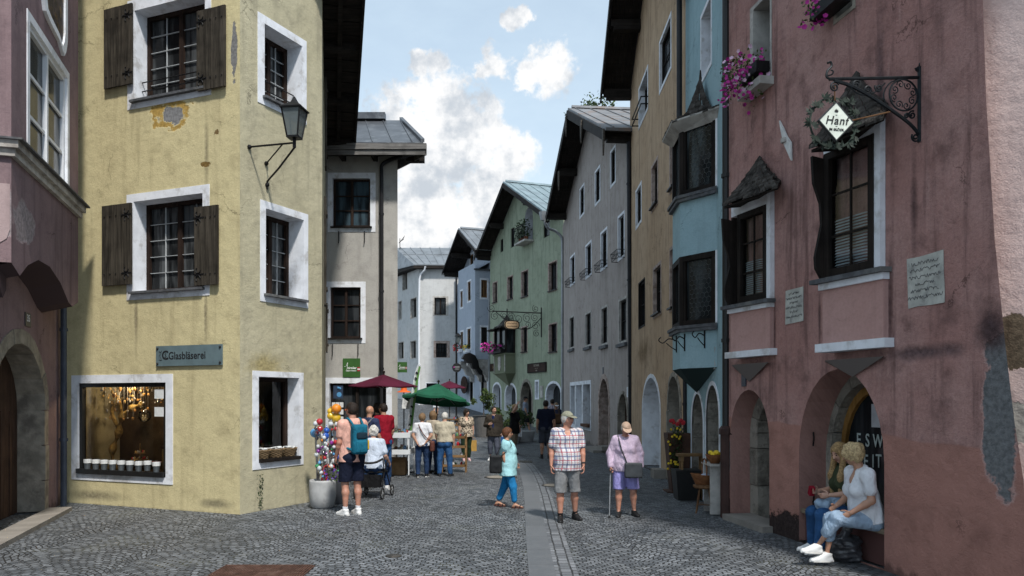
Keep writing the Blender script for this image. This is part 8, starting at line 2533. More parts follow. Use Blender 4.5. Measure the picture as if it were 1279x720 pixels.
 def pelvis(F, e, kk=0.04):
  F.cone(P + Vector((-0.030 * h, 0.004 * h, 0.015 * h)), P + Vector((0.030 * h, 0.004 * h, 0.015 * h)), 0.064 * h * (0.8 + 0.2 * g) + e, 0.064 * h * (0.8 + 0.2 * g) + e, kk)
  for i in (0, 1):
   F.ell(hips[i] + Vector((-0.006 * h * (-1, 1)[i], 0.028 * h, 0.0)), np.array((0.050, 0.052, 0.055)) * h * (0.85 + 0.15 * g) + e, kk)
 def leg(F, i, e, kk=0.03, to=2.0, e2=None):
  e2 = e if e2 is None else e2
  gg = 0.8 + 0.2 * g
  a, b, c = hips[i], knees[i], ank[i]
  F.cone(a, b, 0.052 * h * gg + e, 0.034 * h * gg + (e + e2) / 2, kk)
  if to > 1:
   m = b.lerp(c, 0.30) + (Rt @ Vector((0, 0.010 * h, 0)))
   F.cone(b, m, 0.032 * h * gg + e2, 0.034 * h * gg + e2, kk)
   F.cone(m, c, 0.034 * h * gg + e2, 0.0195 * h + e2, kk)
 torso(B, -0.006); pelvis(B, -0.006)
 for i in (0, 1):
  leg(B, i, -0.002 if blen <= 1.1 else -0.015)
  B.cone(ank[i], ank[i] + fdir[i] * 0.10 * h + Vector((0, 0, -0.026 * h)), 0.0185 * h, (0.012 if sandals else 0.009) * h, 0.02)
  B.cone(ank[i] + Vector((0, 0, -0.02 * h)) - fdir[i] * 0.018 * h, ank[i] + fdir[i] * 0.02 * h, 0.018 * h, 0.018 * h, 0.015)
  B.cone(sho[i], elb[i], 0.032 * h * (0.8 + 0.2 * g), 0.0235 * h, 0.025)
  mm = elb[i].lerp(wri[i], 0.3)
  B.cone(elb[i], mm, 0.0235 * h, 0.0235 * h, 0.02); B.cone(mm, wri[i], 0.0235 * h, 0.0155 * h, 0.02)
 B.cone(T(0, 0.014, 0.30), hc + Rh @ Vector((0, 0.012 * h, -0.02 * h)), 0.036 * h * (0.9 if female else 1.0), 0.032 * h * (0.88 if female else 1.0), 0.025)
 B.ell(Hd(0, 0.06, 0.10), np.array((0.335, 0.42, 0.40)) * k, 0.02, rh)                       # skull
 B.cone(Hd(0, -0.10, -0.20), Hd(0, -0.22, -0.36), 0.25 * k, 0.11 * k, 0.03)                        # jaw and chin
 B.ell(Hd(0, -0.16, -0.06), np.array((0.27, 0.22, 0.30)) * k, 0.03, rh)                      # face
 fine = Field()
 B.cone(Hd(0, -0.36, 0.06), Hd(0, -0.465, -0.095), 0.035 * k, 0.06 * k, 0.012)                  # nose
 for s in (-1, 1):
  B.ell(Hd(s * 0.345, 0.06, -0.01), np.array((0.035, 0.075, 0.125)) * k, 0.008, rh)
 vf = B.mesh(res if res < 0.016 else 0.0155)
 ex = MB()
 for i in (0, 1):
  s = (-1, 1)[i]
  d = (wri[i] - elb[i]).normalized()
  pn = Vector(palm[i]) if palm[i] is not None else Rt @ Vector((-s, 0.1, 0))
  hand(ex, wri[i], d, pn, Rt @ Vector((0, -1, 0.25)), h / 1.75 * (0.93 if female else 1.0), curl[i])
 for s in (-1, 1):
  ex.ball(Hd(s * 0.135, -0.355, 0.045), 0.042 * k, 8, 6, mi=1)
  bp = [Hd(s * 0.06, -0.395, 0.135), Hd(s * 0.14, -0.385, 0.155), Hd(s * 0.22, -0.34, 0.13)]
  ex.tube(bp, [0.014 * k, 0.02 * k, 0.012 * k], 5, mi=1)
 ex.tube([Hd(-0.10, -0.365, -0.235), Hd(0, -0.395, -0.228), Hd(0.10, -0.365, -0.235)], [0.010 * k, 0.026 * k, 0.010 * k], 6, mi=2)
 nets_obj('body', vf, None, root, ex, [SKINS[skin], eye_m, lip_m])
 # --- top
 info = dict(root=root, P=P, T=T, sho=sho, elb=elb, wri=wri, hips=hips, knees=knees, ank=ank, Hd=Hd, Rt=Rt, Rh=Rh, h=h, k=k, hc=hc, neck=neck)
 if top is not None:
  F = Field()
  e = 0.010 * loose + 0.004
  torso(F, e)
  side = Rt @ Vector((1, 0, 0))
  dep = 0.062 * h * (0.75 + 0.25 * g)
  F.cone(T(0, 0.0, 0.06), T(0, 0.0, hem - 0.03), dep * 1.12 + e * 1.3, dep * 1.16 + e * 1.8, 0.04, side, 1.42)
  if belly: F.ell(T(0, -0.02 - 0.012 * belly, 0.05), np.array((0.092, 0.055 + 0.02 * belly, 0.11)) * h * (0.85 + 0.15 * g) + e, 0.06, np.array(Rt))
  for i in (0, 1):
   rs = 0.034 * h * (0.8 + 0.2 * g) + 0.010 * sleeve_r
   if sleeve <= 1.0:
    F.cone(sho[i], sho[i].lerp(elb[i], max(sleeve, 0.05)), rs, rs * (0.92 if sleeve > 0.3 else 1.0), 0.03)
   else:
    F.cone(sho[i], elb[i], rs, 0.027 * h + 0.010 * sleeve_r, 0.03)
    F.cone(elb[i], elb[i].lerp(wri[i], sleeve - 1.0), 0.027 * h + 0.010 * sleeve_r, 0.0205 * h + 0.007 * sleeve_r, 0.02)
  F.cut(T(0, 0, hem), -(Rt @ Vector((0, 0, 1))))
  F.cut(T(0, 0.0, 0.342 - 0.0), Rt @ Vector((0, -0.30, 1)))
  if neckline: F.minus(T(0, -0.062, 0.318), np.array((0.036, 0.05, 0.03 + 0.045 * neckline)) * h, np.array(Rt))
  for i in (0, 1):
   d = (elb[i] - sho[i]).normalized() if sleeve <= 1 else (wri[i] - elb[i]).normalized()
  nets_obj('shirt', F.mesh(res * 0.9, 0.0065, 18.0, seed), top, root)
 if bottom is not None:
  F = Field()
  e = 0.008 * bloose + 0.008
  pelvis(F, e)
  F.cone(P + Vector((-0.022 * h, 0, 0.055 * h)), P + Vector((0.022 * h, 0, 0.055 * h)), 0.062 * h * (0.8 + 0.2 * g) + e, 0.062 * h * (0.8 + 0.2 * g) + e, 0.04)
  for i in (0, 1):
   if blen <= 1.0:
    gg = 0.8 + 0.2 * g
    F.cone(hips[i], hips[i].lerp(knees[i], blen + 0.12), 0.053 * h * gg + e, (0.053 - 0.013 * blen) * h * gg + e * 1.1, 0.03)
   else:
    gg = 0.8 + 0.2 * g
    a, b, c = hips[i], knees[i], knees[i].lerp(ank[i], blen - 1.0)
    F.cone(a, b, 0.053 * h * gg + e, 0.036 * h * gg + e, 0.03)
    F.cone(b, c, 0.036 * h * gg + e, (0.0345 - 0.011 * (blen - 1)) * h * gg + e * 1.0, 0.03)
  if blen <= 1.05 and seat is None:
   zq = sum((hips[i].lerp(knees[i], blen)).z for i in (0, 1)) / 2
   F.cut(Vector((0, 0, zq)), Vector((0, 0, -1)))
  F.cut(P + Vector((0, 0, 0.085 * h)), Vector((0, 0, 1)))
  nets_obj('trousers', F.mesh(res * 0.9, 0.004, 20.0, seed + 3), bottom, root)
 # --- shoes
 for i in (0, 1):
  f = fdir[i]; a = ank[i]
  up = Vector((0, 0, 1)); up = (up - f * up.dot(f)).normalized(); sv = f.cross(up)
  F = Field()
  bz = a - up * 0.030 * h
  F.cone(bz - f * 0.020 * h, bz + f * 0.095 * h - up * 0.003 * h, 0.0225 * h, 0.019 * h, 0.02, sv, 1.12)
  if sandals:
   F.cut(bz - up * 0.002 * h, up)
  else:
   F.cone(a - f * 0.008 * h + up * 0.004 * h, bz + f * 0.06 * h + up * 0.004 * h, 0.0275 * h, 0.0235 * h, 0.025)
  F.cut(a - up * 0.0415 * h, -up)
  F.cut(a + up * 0.018 * h, up - f * 0.25)
  sh = nets_obj('shoe', F.mesh(0.010 if res < 0.017 else 0.012), shoe[0], root)
  mb = MB()
  out_ = [bz + f * (0.095 * h * c - 0.0 ) + sv * 0.0285 * h * s_ for c, s_ in ((-0.45, -0.45), (-0.45, 0.45), (-0.1, 0.85), (0.5, 0.95), (0.95, 0.75), (1.2, 0.25), (1.2, -0.25), (0.95, -0.75), (0.5, -0.95), (-0.1, -0.85))]
  mb.slab([p + up * (-(p - (a - up * 0.0425 * h)).dot(up)) for p in out_], up * 0.012 * h)
  mb.build('sole', shoe[1], sh, local=True)
  if sandals:
   mb = MB()
   for t in (0.15, 0.75): mb.tube([bz + f * 0.095 * h * t + sv * 0.029 * h * math.cos(q) + up * (-0.006 * h + 0.030 * h * math.sin(q)) for q in [j * math.pi / 8 for j in range(9)]], 0.006 * h, 5)
   mb.build('strap', shoe[0], sh, local=True)
  if sock is not None:
   F = Field(); F.cone(a, a.lerp(knees[i], 0.16), 0.0235 * h, 0.0245 * h, 0.01); F.cut(a.lerp(knees[i], 0.17), (knees[i] - a)); F.cut(a - (knees[i] - a) * 0.02, (a - knees[i]))
   nets_obj('sock', F.mesh(0.012), sock, root)
 # --- hair
 if hair is not None:
  kind, hm = hair
  F = Field()
  er = {'short': 0.02, 'bald': 0.0, 'curly': 0.085, 'bob': 0.07, 'long': 0.05, 'fringe': 0.05}[kind]
  F.ell(Hd(0, 0.07, 0.115), np.array((0.345 + er, 0.435 + er, 0.405 + er)) * k, 0.02, rh)
  if kind == 'short':
   F.ell(Hd(0, 0.17, -0.05), np.array((0.33, 0.31, 0.30)) * k, 0.03, rh)
  if kind in ('curly', 'bob', 'fringe'):
   F.ell(Hd(0, 0.17, -0.06), np.array((0.385, 0.32, 0.36)) * k, 0.03, rh)
  if kind == 'bob':
   for s in (-1, 1): F.cone(Hd(s * 0.32, 0.08, 0.0), Hd(s * 0.30, 0.12, -0.42), 0.14 * k, 0.12 * k, 0.04)
   F.cone(Hd(0, 0.3, 0), Hd(0, 0.26, -0.45), 0.25 * k, 0.2 * k, 0.04)
  if kind == 'long':
   for s in (-1, 1): F.cone(Hd(s * 0.32, 0.02, 0.0), T(s * 0.062, -0.062, 0.26), 0.15 * k, 0.17 * k, 0.05); F.cone(T(s * 0.062, -0.062, 0.26), T(s * 0.055, -0.085, 0.13), 0.17 * k, 0.10 * k, 0.05)
   F.cone(Hd(0, 0.32, 0), Hd(0, 0.36, -1.3), 0.26 * k, 0.2 * k, 0.05)
  hl = {'short': 0.30, 'curly': 0.22, 'bob': 0.22, 'long': 0.26, 'fringe': 0.19}[kind]
  if kind != 'long': F.minus(Hd(0, -0.42, hl - 0.46), np.array((0.30 if kind != 'short' else 0.42, 0.34, 0.46)) * k, rh)
  else: F.minus(Hd(0, -0.42, hl - 0.46), np.array((0.25, 0.34, 0.46)) * k, rh)
  if kind == 'short': F.cut(Hd(0, 0.1, -0.27), -(Rh @ Vector((0, 0.4, 1))))
  if kind in ('curly', 'fringe'): F.cut(Hd(0, 0.1, -0.40), -(Rh @ Vector((0, 0.3, 1))))
  nets_obj('hair', F.mesh(0.011 if res < 0.02 else 0.014, {'curly': 0.014, 'short': 0.003, 'bob': 0.006, 'long': 0.0025, 'fringe': 0.005}[kind], {'curly': 60.0, 'short': 40, 'bob': 35, 'long': 30, 'fringe': 35}[kind], seed), hm, root)
 if cap is not None:
  F = Field()
  F.ell(Hd(0, 0.06, 0.14), np.array((0.375, 0.46, 0.41)) * k, 0.01, rh)
  F.cut(Hd(0, 0, 0.17), -(Rh @ Vector((0, 0.12, 1))))
  F.cone(Hd(-0.14, -0.42, 0.165), Hd(0.14, -0.42, 0.165), 0.028 * k, 0.028 * k, 0.01)
  c_ = nets_obj('cap', F.mesh(0.010), cap, root)
  mb = MB()
  rim = [Hd(0.345 * math.sin(a), -0.30 - 0.42 * math.cos(a) ** 0.8, 0.185 - 0.10 * math.cos(a)) for a in [-1.5 + 3.0 * j / 10 for j in range(11)]]
  inn = [Hd(0.345 * math.sin(a), -0.02 - 0.36 * math.cos(a), 0.20) for a in [-1.5 + 3.0 * j / 10 for j in range(11)]]
  for j in range(10): mb.slab([inn[j], rim[j], rim[j + 1], inn[j + 1]], Rh @ Vector((0, 0, 0.02 * k)))
  mb.build('cap_peak', cap, c_, local=True, smooth=False)
 if glasses is not None:
  mb = MB()
  for s in (-1, 1):
   mb.ball(Hd(s * 0.14, -0.40, 0.045), 0.085 * k, 8, 5, sc=(1.0, 0.35, 0.75))
   mb.tube([Hd(s * 0.22, -0.39, 0.06), Hd(s * 0.36, -0.15, 0.06), Hd(s * 0.37, 0.06, 0.06)], 0.012 * k, 5)
  mb.tube([Hd(-0.06, -0.42, 0.06), Hd(0.06, -0.42, 0.06)], 0.01 * k, 5)
  mb.build('sunglasses', glasses, root, local=True)
 return info
def W_of(info, v):
 """a point of a person's own frame in the world"""
 r = info['root']
 return Vector(r.location) + Matrix.Rotation(r.rotation_euler.z, 3, 'Z') @ Vector(v)
def strap_bag(info, name, label, cat, c, hsz, mat, shoulder=None, rotz=None, lid=None, strap_r=0.012, via=()):
 """a bag carried by a person: its own object, built in the person's frame then placed in the world"""
 r = info['root']; M3 = Matrix.Rotation(r.rotation_euler.z, 3, 'Z')
 w = W_of(info, c)
 o = thing(name, label, cat, w)
 F = Field();
 x, y, z = hsz
 rr = min(x, y, z) * 0.9
 F.rbox((0, 0, 0), (x, y, z), min(x, y, z) * 0.6)
 v, f = F.mesh(max(0.008, min(hsz) / 4), 0.003, 30)
 rot = M3 @ (Matrix.Rotation(rotz, 3, 'Z') if rotz else Matrix.Identity(3))
 v = [tuple(rot @ Vector(p)) for p in v]
 nets_obj('bag_body', (v, f), mat, o)
 if shoulder is not None:
  mb = MB()
  for path in shoulder:
   mb.tube(curve([W_of(info, p) - w for p in path], 5), strap_r, 6)
  mb.build('strap', lid or mat, o, local=True)
 return o
# ------------------------------------------------------------------ the people in the street
def ground(px, py):
 y = 1.95 * FP / (py - HZ)
 for _ in range(12): y = (CAMZ - gz(y)) * FP / (py - HZ)
 return at(px, y)
wht = cloth('cotton_white', (0.66, 0.67, 0.70)); peach = cloth('cotton_peach', (0.66, 0.37, 0.30)); navy = cloth('cotton_navy', (0.012, 0.015, 0.03)); blackc = cloth('cotton_black', (0.012, 0.012, 0.013))
jeans = cloth('denim_dark', (0.022, 0.042, 0.095), 0.3); jeans_l = cloth('denim_light', (0.30, 0.40, 0.52), 0.2); jeans_b = cloth('denim_blue', (0.03, 0.085, 0.20), 0.3)
grey_s = cloth('cotton_grey', (0.19, 0.195, 0.20), 0.25); greyb = cloth('cotton_bluegrey', (0.10, 0.11, 0.145), 0.2); cream = cloth('knit_cream', (0.47, 0.42, 0.32)); teal = cloth('cotton_turquoise', (0.34, 0.60, 0.64)); cyanj = cloth('trouser_cyan', (0.02, 0.17, 0.38))
olive = cloth('cotton_olive', (0.045, 0.055, 0.03)); brownj = cloth('jacket_brown', (0.05, 0.042, 0.034)); dgreen = cloth('trouser_green', (0.018, 0.033, 0.02)); redc = cloth('cotton_red', (0.23, 0.010, 0.022)); lilac = cloth('short_lilac', (0.27, 0.25, 0.52)); beige = cloth('cotton_beige', (0.42, 0.36, 0.28)); sagec = cloth('cap_sage', (0.25, 0.25, 0.19)); khaki = cloth('khaki', (0.21, 0.17, 0.12)); capb = cloth('cap_peach', (0.60, 0.42, 0.31)); pale_blue = cloth('cotton_paleblue', (0.52, 0.58, 0.68)); greyt = cloth('cotton_greyblue', (0.22, 0.25, 0.31)); pinkc = cloth('cotton_pink', (0.60, 0.13, 0.20))
hdark = M('hair_dark', (0.018, 0.012, 0.009), 0.55, 0.4, 60, 0.5, 120, dirt=(0.05, 0.03, 0.02), dirts=30); hbrown = M('hair_brown', (0.10, 0.040, 0.018), 0.5, 0.4, 60, 0.5, 120); hblond = M('hair_blond', (0.50, 0.37, 0.20), 0.55, 0.35, 60, 0.6, 120, dirt=(0.24, 0.16, 0.08), dirts=40); hlong = M('hair_long_blond', (0.33, 0.21, 0.095), 0.5, 0.4, 50, 0.5, 100, dirt=(0.15, 0.09, 0.04), dirts=24); hwhite = M('hair_white', (0.60, 0.58, 0.54), 0.6, 0.2, 60, 0.6, 110, dirt=(0.33, 0.31, 0.28), dirts=30); hlb = M('hair_lightbrown', (0.19, 0.12, 0.065), 0.55, 0.3, 60, 0.5, 110)
leather = M('black_leather', (0.016, 0.016, 0.017), 0.45, 0.3, 14, 0.15, 80); rubber = flat('rubber_black', (0.015, 0.015, 0.015), 0.8); solew = flat('sole_white', (0.66, 0.65, 0.62), 0.7); whiteshoe = M('shoe_white', (0.68, 0.68, 0.67), 0.6, 0.08, 12, 0.1, 80); brown_l = M('brown_leather', (0.10, 0.035, 0.025), 0.5, 0.3, 14, 0.1, 60)
i1 = person('man with a sage cap, plaid short sleeved shirt and grey cargo shorts walking', ground(709, 651), 0.05, 1.70, skin='red', girth=1.12, belly=0.5, lean=0.0, headyaw=0.75, headpitch=0.05,
 arms=((0.20, -0.05, -1), (0.20, 0.02, -1)), fore=((0.05, 0.18, -1), (0.03, 0.25, -1)), thigh=((0.07, 0.16, -1), (0.08, -0.10, -1)), shin=((0.0, -0.05, -1), (0.06, -0.25, -1)), foot=(0.1, 0.45),
 top=plaid('plaid_shirt'), bottom=grey_s, blen=1.02, bloose=2.6, loose=1.8, sleeve=0.72, sleeve_r=1.6, hem=-0.055, shoe=(leather, rubber), hair=('short', hwhite), cap=sagec, res=0.015, sock=blackc, seed=3, curl=(0.7, 0.7), neckline=0.3)
wm1 = i1['wri'][1]; em1 = i1['elb'][1]
mb = MB(); c_ = W_of(i1, wm1.lerp(em1, 0.12)); mb.tube([W_of(i1, wm1.lerp(em1, 0.10)), W_of(i1, wm1.lerp(em1, 0.19))], 0.034, 12)
tag(mb.build('wrist_watch', leather, loc=c_), 'dark wrist watch on the man in the plaid shirt', 'watch')
i2 = person('stout woman in a peach cap, pink striped shirt and lilac shorts looking down', ground(781, 645), 0.02, 1.53, female=True, skin='red', girth=1.30, belly=0.4, lean=0.10, headpitch=0.42, headyaw=0.08,
 arms=((0.45, 0.02, -1), (0.42, 0.05, -1)), fore=((-0.02, 0.35, -1), (0.05, 0.12, -1)), thigh=((0.05, 0.10, -1), (0.14, 0.02, -1)), shin=((0.02, -0.03, -1), (0.06, -0.12, -1)), foot=(0.2, 0.3),
 top=stripes('pink_stripe_shirt', (0.56, 0.42, 0.56), (0.68, 0.58, 0.68), 0.012), bottom=lilac, blen=0.92, bloose=3.2, loose=2.6, sleeve=1.9, sleeve_r=2.0, hem=-0.03, shoe=(leather, rubber), hair=('short', hwhite), cap=capb, res=0.015, seed=5, curl=(1.1, 0.6))
hand_w = W_of(i2, i2['wri'][0] + (i2['wri'][0] - i2['elb'][0]).normalized() * 0.075)
o = thing('walking_stick', 'slim grey walking stick held by the woman in the lilac shorts', 'walking stick', (hand_w.x - 0.02, hand_w.y - 0.05, 0))
b0_ = Vector((hand_w.x - 0.03, hand_w.y - 0.10, 0.0))
mb = MB(); mb.tube([b0_ + Vector((0, 0, 0.02)), hand_w + Vector((0, 0, 0.0))], 0.0095, 8); mb.build('shaft', M('stick_grey', (0.32, 0.33, 0.34), 0.4, metal=0.5), o)
mb = MB(); mb.tube([hand_w + Vector((0, 0.05, 0.005)), hand_w + Vector((0, -0.06, 0.0))], [0.014, 0.016], 8); mb.build('grip', rubber, o)
mb = MB(); mb.lathe([(0.02, 0), (0.016, 0.04)], 10, b0_); mb.build('ferrule', rubber, o)
strap_bag(i2, 'shoulder_bag', 'dark grey shoulder bag hanging across the woman in the lilac shorts', 'bag', i2['P'] + Vector((0.10, -0.235, -0.03)), (0.145, 0.045, 0.125), M('bag_grey', (0.045, 0.05, 0.055), 0.5, 0.2, 8, 0.1),
 [[i2['P'] + Vector((0.0, -0.215, 0.08)), i2['T'](-0.02, -0.118, 0.12), i2['T'](-0.055, -0.115, 0.20), i2['T'](-0.075, -0.07, 0.29), i2['T'](-0.08, 0.01, 0.345), i2['T'](-0.05, 0.09, 0.28), i2['T'](0.06, 0.11, 0.15)]], strap_r=0.011)
i3 = person('short haired woman in a turquoise top, blue trousers and dark glasses walking right', ground(635, 634), 1.45, 1.40, female=True, skin='tan', girth=1.25, belly=0.35, lean=-0.02, headpitch=0.05,
 arms=((0.10, -0.18, -1), (0.22, 0.0, -1)), fore=((0.05, 0.25, -1), (0.0, 0.7, -0.9)), thigh=((0.02, 0.30, -1), (0.02, -0.22, -1)), shin=((0.0, 0.10, -1), (0.0, -0.42, -1)), foot=(0.05, 0.05), footpitch=(0, -0.12),
 top=teal, bottom=cyanj, blen=1.72, bloose=0.9, loose=2.8, sleeve=0.34, sleeve_r=2.4, hem=-0.11, shoe=(leather, brown_l), sandals=True, hair=('fringe', hbrown), glasses=leather, res=0.015, seed=9, curl=(0.9, 0.9), neckline=0.5)
strap_bag(i3, 'hand_bag', 'black bag hanging behind the woman in turquoise', 'bag', i3['P'] + Vector((-0.22, 0.19, 0.06)), (0.05, 0.11, 0.16), leather, [[i3['P'] + Vector((-0.22, 0.19, 0.2)), i3['T'](-0.12, 0.06, 0.28), i3['T'](-0.10, 0.0, 0.345), i3['T'](-0.11, -0.06, 0.27), i3['P'] + Vector((-0.22, 0.10, 0.2))]], strap_r=0.008)
i4 = person('young man in a peach T-shirt and navy shorts standing by the glass stakes', ground(440, 643), math.pi + 0.75, 1.83, skin='red', girth=0.95, lean=0.0, headyaw=0.15, headpitch=0.08,
 arms=((0.14, -0.05, -1), (0.12, 0.05, -1)), fore=((0.0, 0.2, -1), (-0.05, 0.5, -1)), thigh=((0.03, 0.02, -1), (0.05, 0.06, -1)), shin=((0.02, -0.03, -1), (0.02, -0.06, -1)), foot=(0.1, 0.2),
 top=peach, bottom=navy, blen=0.88, bloose=2.8, loose=1.9, sleeve=0.62, sleeve_r=1.9, hem=-0.045, shoe=(whiteshoe, solew), hair=('short', hdark), glasses=flat('orange_frame', (0.75, 0.14, 0.02), 0.5), res=0.015, seed=12, sock=wht)
bpm = cloth('pack_teal', (0.015, 0.13, 0.20)); bpd = cloth('pack_dark', (0.014, 0.03, 0.045))
c0 = i4['T'](0, 0.128, 0.165)
bp = strap_bag(i4, 'backpack', 'teal and black backpack on the back of the young man', 'backpack', c0, (0.135, 0.08, 0.25), bpm,
 [[i4['T'](s * 0.05, 0.115, 0.285), i4['T'](s * 0.062, 0.03, 0.352), i4['T'](s * 0.066, -0.055, 0.29), i4['T'](s * 0.075, -0.06, 0.19), i4['T'](s * 0.085, 0.02, 0.10), i4['T'](s * 0.07, 0.12, 0.07)] for s in (-1, 1)], lid=bpm, strap_r=0.02)
M3 = Matrix.Rotation(i4['root'].rotation_euler.z, 3, 'Z')
for (cx, cz, hx, hz_, mm, nm) in ((0, -0.12, 0.115, 0.105, bpm, 'front_pocket'), (0.0, 0.06, 0.10, 0.06, bpd, 'top_pocket'), (-0.15, -0.10, 0.03, 0.09, cols[3], 'bottle')):
 F = Field(); F.rbox((cx, 0.06 if cx == 0 else 0.0, cz), (hx, 0.04, hz_), 0.03)
 v, f = F.mesh(0.012); nets_obj(nm, ([tuple(M3 @ Vector(p)) for p in v], f), mm, bp)
rbase = ground(466, 622)
i5 = person('white haired person in a pale blue shirt sitting on a rollator with back turned', rbase + Vector((0.0, 0.05, 0)), math.pi - 0.15, 1.62, female=True, skin='fair', girth=1.25, lean=0.06, headpitch=0.15,
 arms=((0.28, 0.12, -1), (0.28, 0.12, -1)), fore=((0.1, 0.8, -0.6), (0.1, 0.8, -0.6)), thigh=((0.16, 1, -0.06), (0.16, 1, -0.06)), shin=((0.03, -0.02, -1), (0.03, -0.02, -1)), foot=(0.2, 0.2),
 top=pale_blue, bottom=jeans, blen=1.85, bloose=1.3, loose=2.4, sleeve=0.7, sleeve_r=2.2, hem=-0.02, shoe=(whiteshoe, solew), hair=('curly', hwhite), res=0.016, seat=0.60, seed=15)
ro = thing('rollator', 'black folding rollator walker with two rear wheels towards us', 'rollator', rbase)
rm = Matrix.Rotation(-0.15, 3, 'Z')
def RB(x, y, z): return rbase + rm @ Vector((x, y, z))
mb = MB()
for s in (-1, 1):
 mb.tube([RB(s * 0.25, -0.20, 0.12), RB(s * 0.24, -0.02, 0.5), RB(s * 0.25, 0.30, 0.92)], 0.013, 7)
 mb.tube([RB(s * 0.25, 0.38, 0.12), RB(s * 0.24, 0.12, 0.52)], 0.013, 7)
 mb.tube([RB(s * 0.24, -0.02, 0.5), RB(s * 0.25, -0.13, 0.78)], 0.012, 7)
mb.tube([RB(-0.24, -0.02, 0.5), RB(0.24, -0.02, 0.5)], 0.012, 7); mb.tube([RB(-0.25, -0.18, 0.14), RB(0.25, -0.18, 0.14)], 0.010, 7)
mb.build('frame', iron, ro)
mb = MB(); mb.tube(curve([RB(-0.25, -0.13, 0.78), RB(-0.15, -0.22, 0.72), RB(0, -0.25, 0.70), RB(0.15, -0.22, 0.72), RB(0.25, -0.13, 0.78)]), 0.022, 8); mb.build('back_strap', rubber, ro)
mb = MB(); mb.box(RB(0, 0.08, 0.515), (0.23, 0.15, 0.015), rm); mb.build('seat', leather, ro)
mb = MB(); mb.hexa([RB(x, y, z) for z in (0.22, 0.46) for x, y in ((-0.2, -0.17), (0.2, -0.17), (0.2, -0.04), (-0.2, -0.04))]); mb.build('carry_bag', blackc, ro)
for s in (-1, 1):
 for y in (-0.22, 0.40):
  c = RB(s * 0.27, y, 0.115); ax = rm @ Vector((1, 0, 0))
  mb = MB(); mb.tube([c + (rm @ Vector((0, 0.1 * math.cos(a), 0.1 * math.sin(a)))) for a in [j * math.pi / 12 for j in range(25)]], 0.015, 6); w_ = mb.build('wheel', rubber, ro)
  mb = MB()
  for j in range(5): a = j * 1.2566; mb.tube([c, c + (rm @ Vector((0, 0.095 * math.cos(a), 0.095 * math.sin(a))))], 0.007, 5)
  mb.tube([c - ax * 0.02, c + ax * 0.02], 0.022, 8); mb.build('spokes', grey_s, w_)
i6 = person('bald man in a dark blue shirt at the postcard stand with his back turned', at(461, 16.8), math.pi - 0.55, 1.74, skin='tan', girth=1.1, lean=0.06, headyaw=0.3,
 arms=((0.2, 0.1, -1), (0.2, 0.1, -1)), fore=((0.0, 0.6, -1), (0.0, 0.6, -1)), top=cloth('shirt_darkblue', (0.03, 0.04, 0.085)), bottom=jeans, blen=1.9, loose=1.8, sleeve=0.7, sleeve_r=1.6, hem=-0.04, shoe=(leather, rubber), hair=None, res=0.018, seed=21)
strap_bag(i6, 'sling_bag', 'small grey sling bag on the back of the bald man', 'bag', i6['T'](0.03, 0.105, 0.14), (0.10, 0.05, 0.13), grey_s, [[i6['T'](0.0, 0.10, 0.2), i6['T'](-0.06, 0.08, 0.29), i6['T'](-0.07, 0.0, 0.345), i6['T'](-0.02, -0.09, 0.25)]], lid=grey_s, strap_r=0.014)
i7 = person('person in a red T-shirt with dark hair standing behind the burgundy parasol pole', at(480, 18.0), math.pi + 0.75, 1.78, skin='tan', girth=1.05, lean=0.05, headyaw=0.2, arms=((0.2, 0.1, -1), (0.2, 0.1, -1)), fore=((0.0, 0.5, -1), (0.0, 0.6, -1)),
 top=redc, bottom=jeans_b, blen=1.9, loose=1.8, sleeve=0.7, sleeve_r=1.6, hem=-0.04, shoe=(leather, rubber), hair=('short', hdark), glasses=leather, res=0.018, seed=22)
i8 = person('dark curly haired person in dark clothes half hidden between two shoppers', at(471.5, 18.9), math.pi + 0.2, 1.76, female=True, skin='tan', lean=0.04, top=blackc, bottom=blackc, blen=1.9, loose=1.6, sleeve=1.8, hem=-0.04, shoe=(leather, rubber), hair=('curly', hdark), res=0.02, seed=23)
i9 = person('woman in a white T-shirt and dark jeans with her hands behind her back', ground(528, 596), math.pi + 0.05, 1.54, female=True, skin='tan', girth=1.15, lean=0.0, headpitch=0.1, headyaw=-0.3,
 arms=((0.30, -0.25, -1), (0.30, -0.25, -1)), fore=((-0.55, -0.25, -0.75), (-0.45, -0.25, -0.8)), thigh=((0.04, 0.12, -1), (0.04, -0.08, -1)), shin=((0.0, -0.02, -1), (0.0, -0.22, -1)), foot=(0.15, 0.15),
 top=wht, bottom=jeans, blen=1.92, bloose=0.8, loose=1.8, sleeve=0.6, sleeve_r=1.8, hem=-0.03, shoe=(leather, solew), hair=('fringe', hlb), res=0.018, seed=25)
strap_bag(i9, 'shoulder_bag', 'red brown shoulder bag on the hip of the woman in white', 'bag', i9['P'] + Vector((-0.25, 0.05, -0.05)), (0.06, 0.12, 0.13), brown_l, [[i9['P'] + Vector((-0.25, 0.07, 0.06)), i9['T'](-0.06, 0.105, 0.12), i9['T'](0.02, 0.10, 0.24), i9['T'](0.07, 0.02, 0.345), i9['T'](0.03, -0.09, 0.25)]], strap_r=0.012)
i10 = person('dark haired woman in a beige top behind the woman in white', at(541, 19.9), math.pi - 0.5, 1.58, female=True, skin='tan', headyaw=0.3, top=beige, bottom=jeans, blen=1.9, loose=1.6, sleeve=0.6, hem=-0.04, shoe=(leather, rubber), hair=('bob', hlb), res=0.02, seed=26)
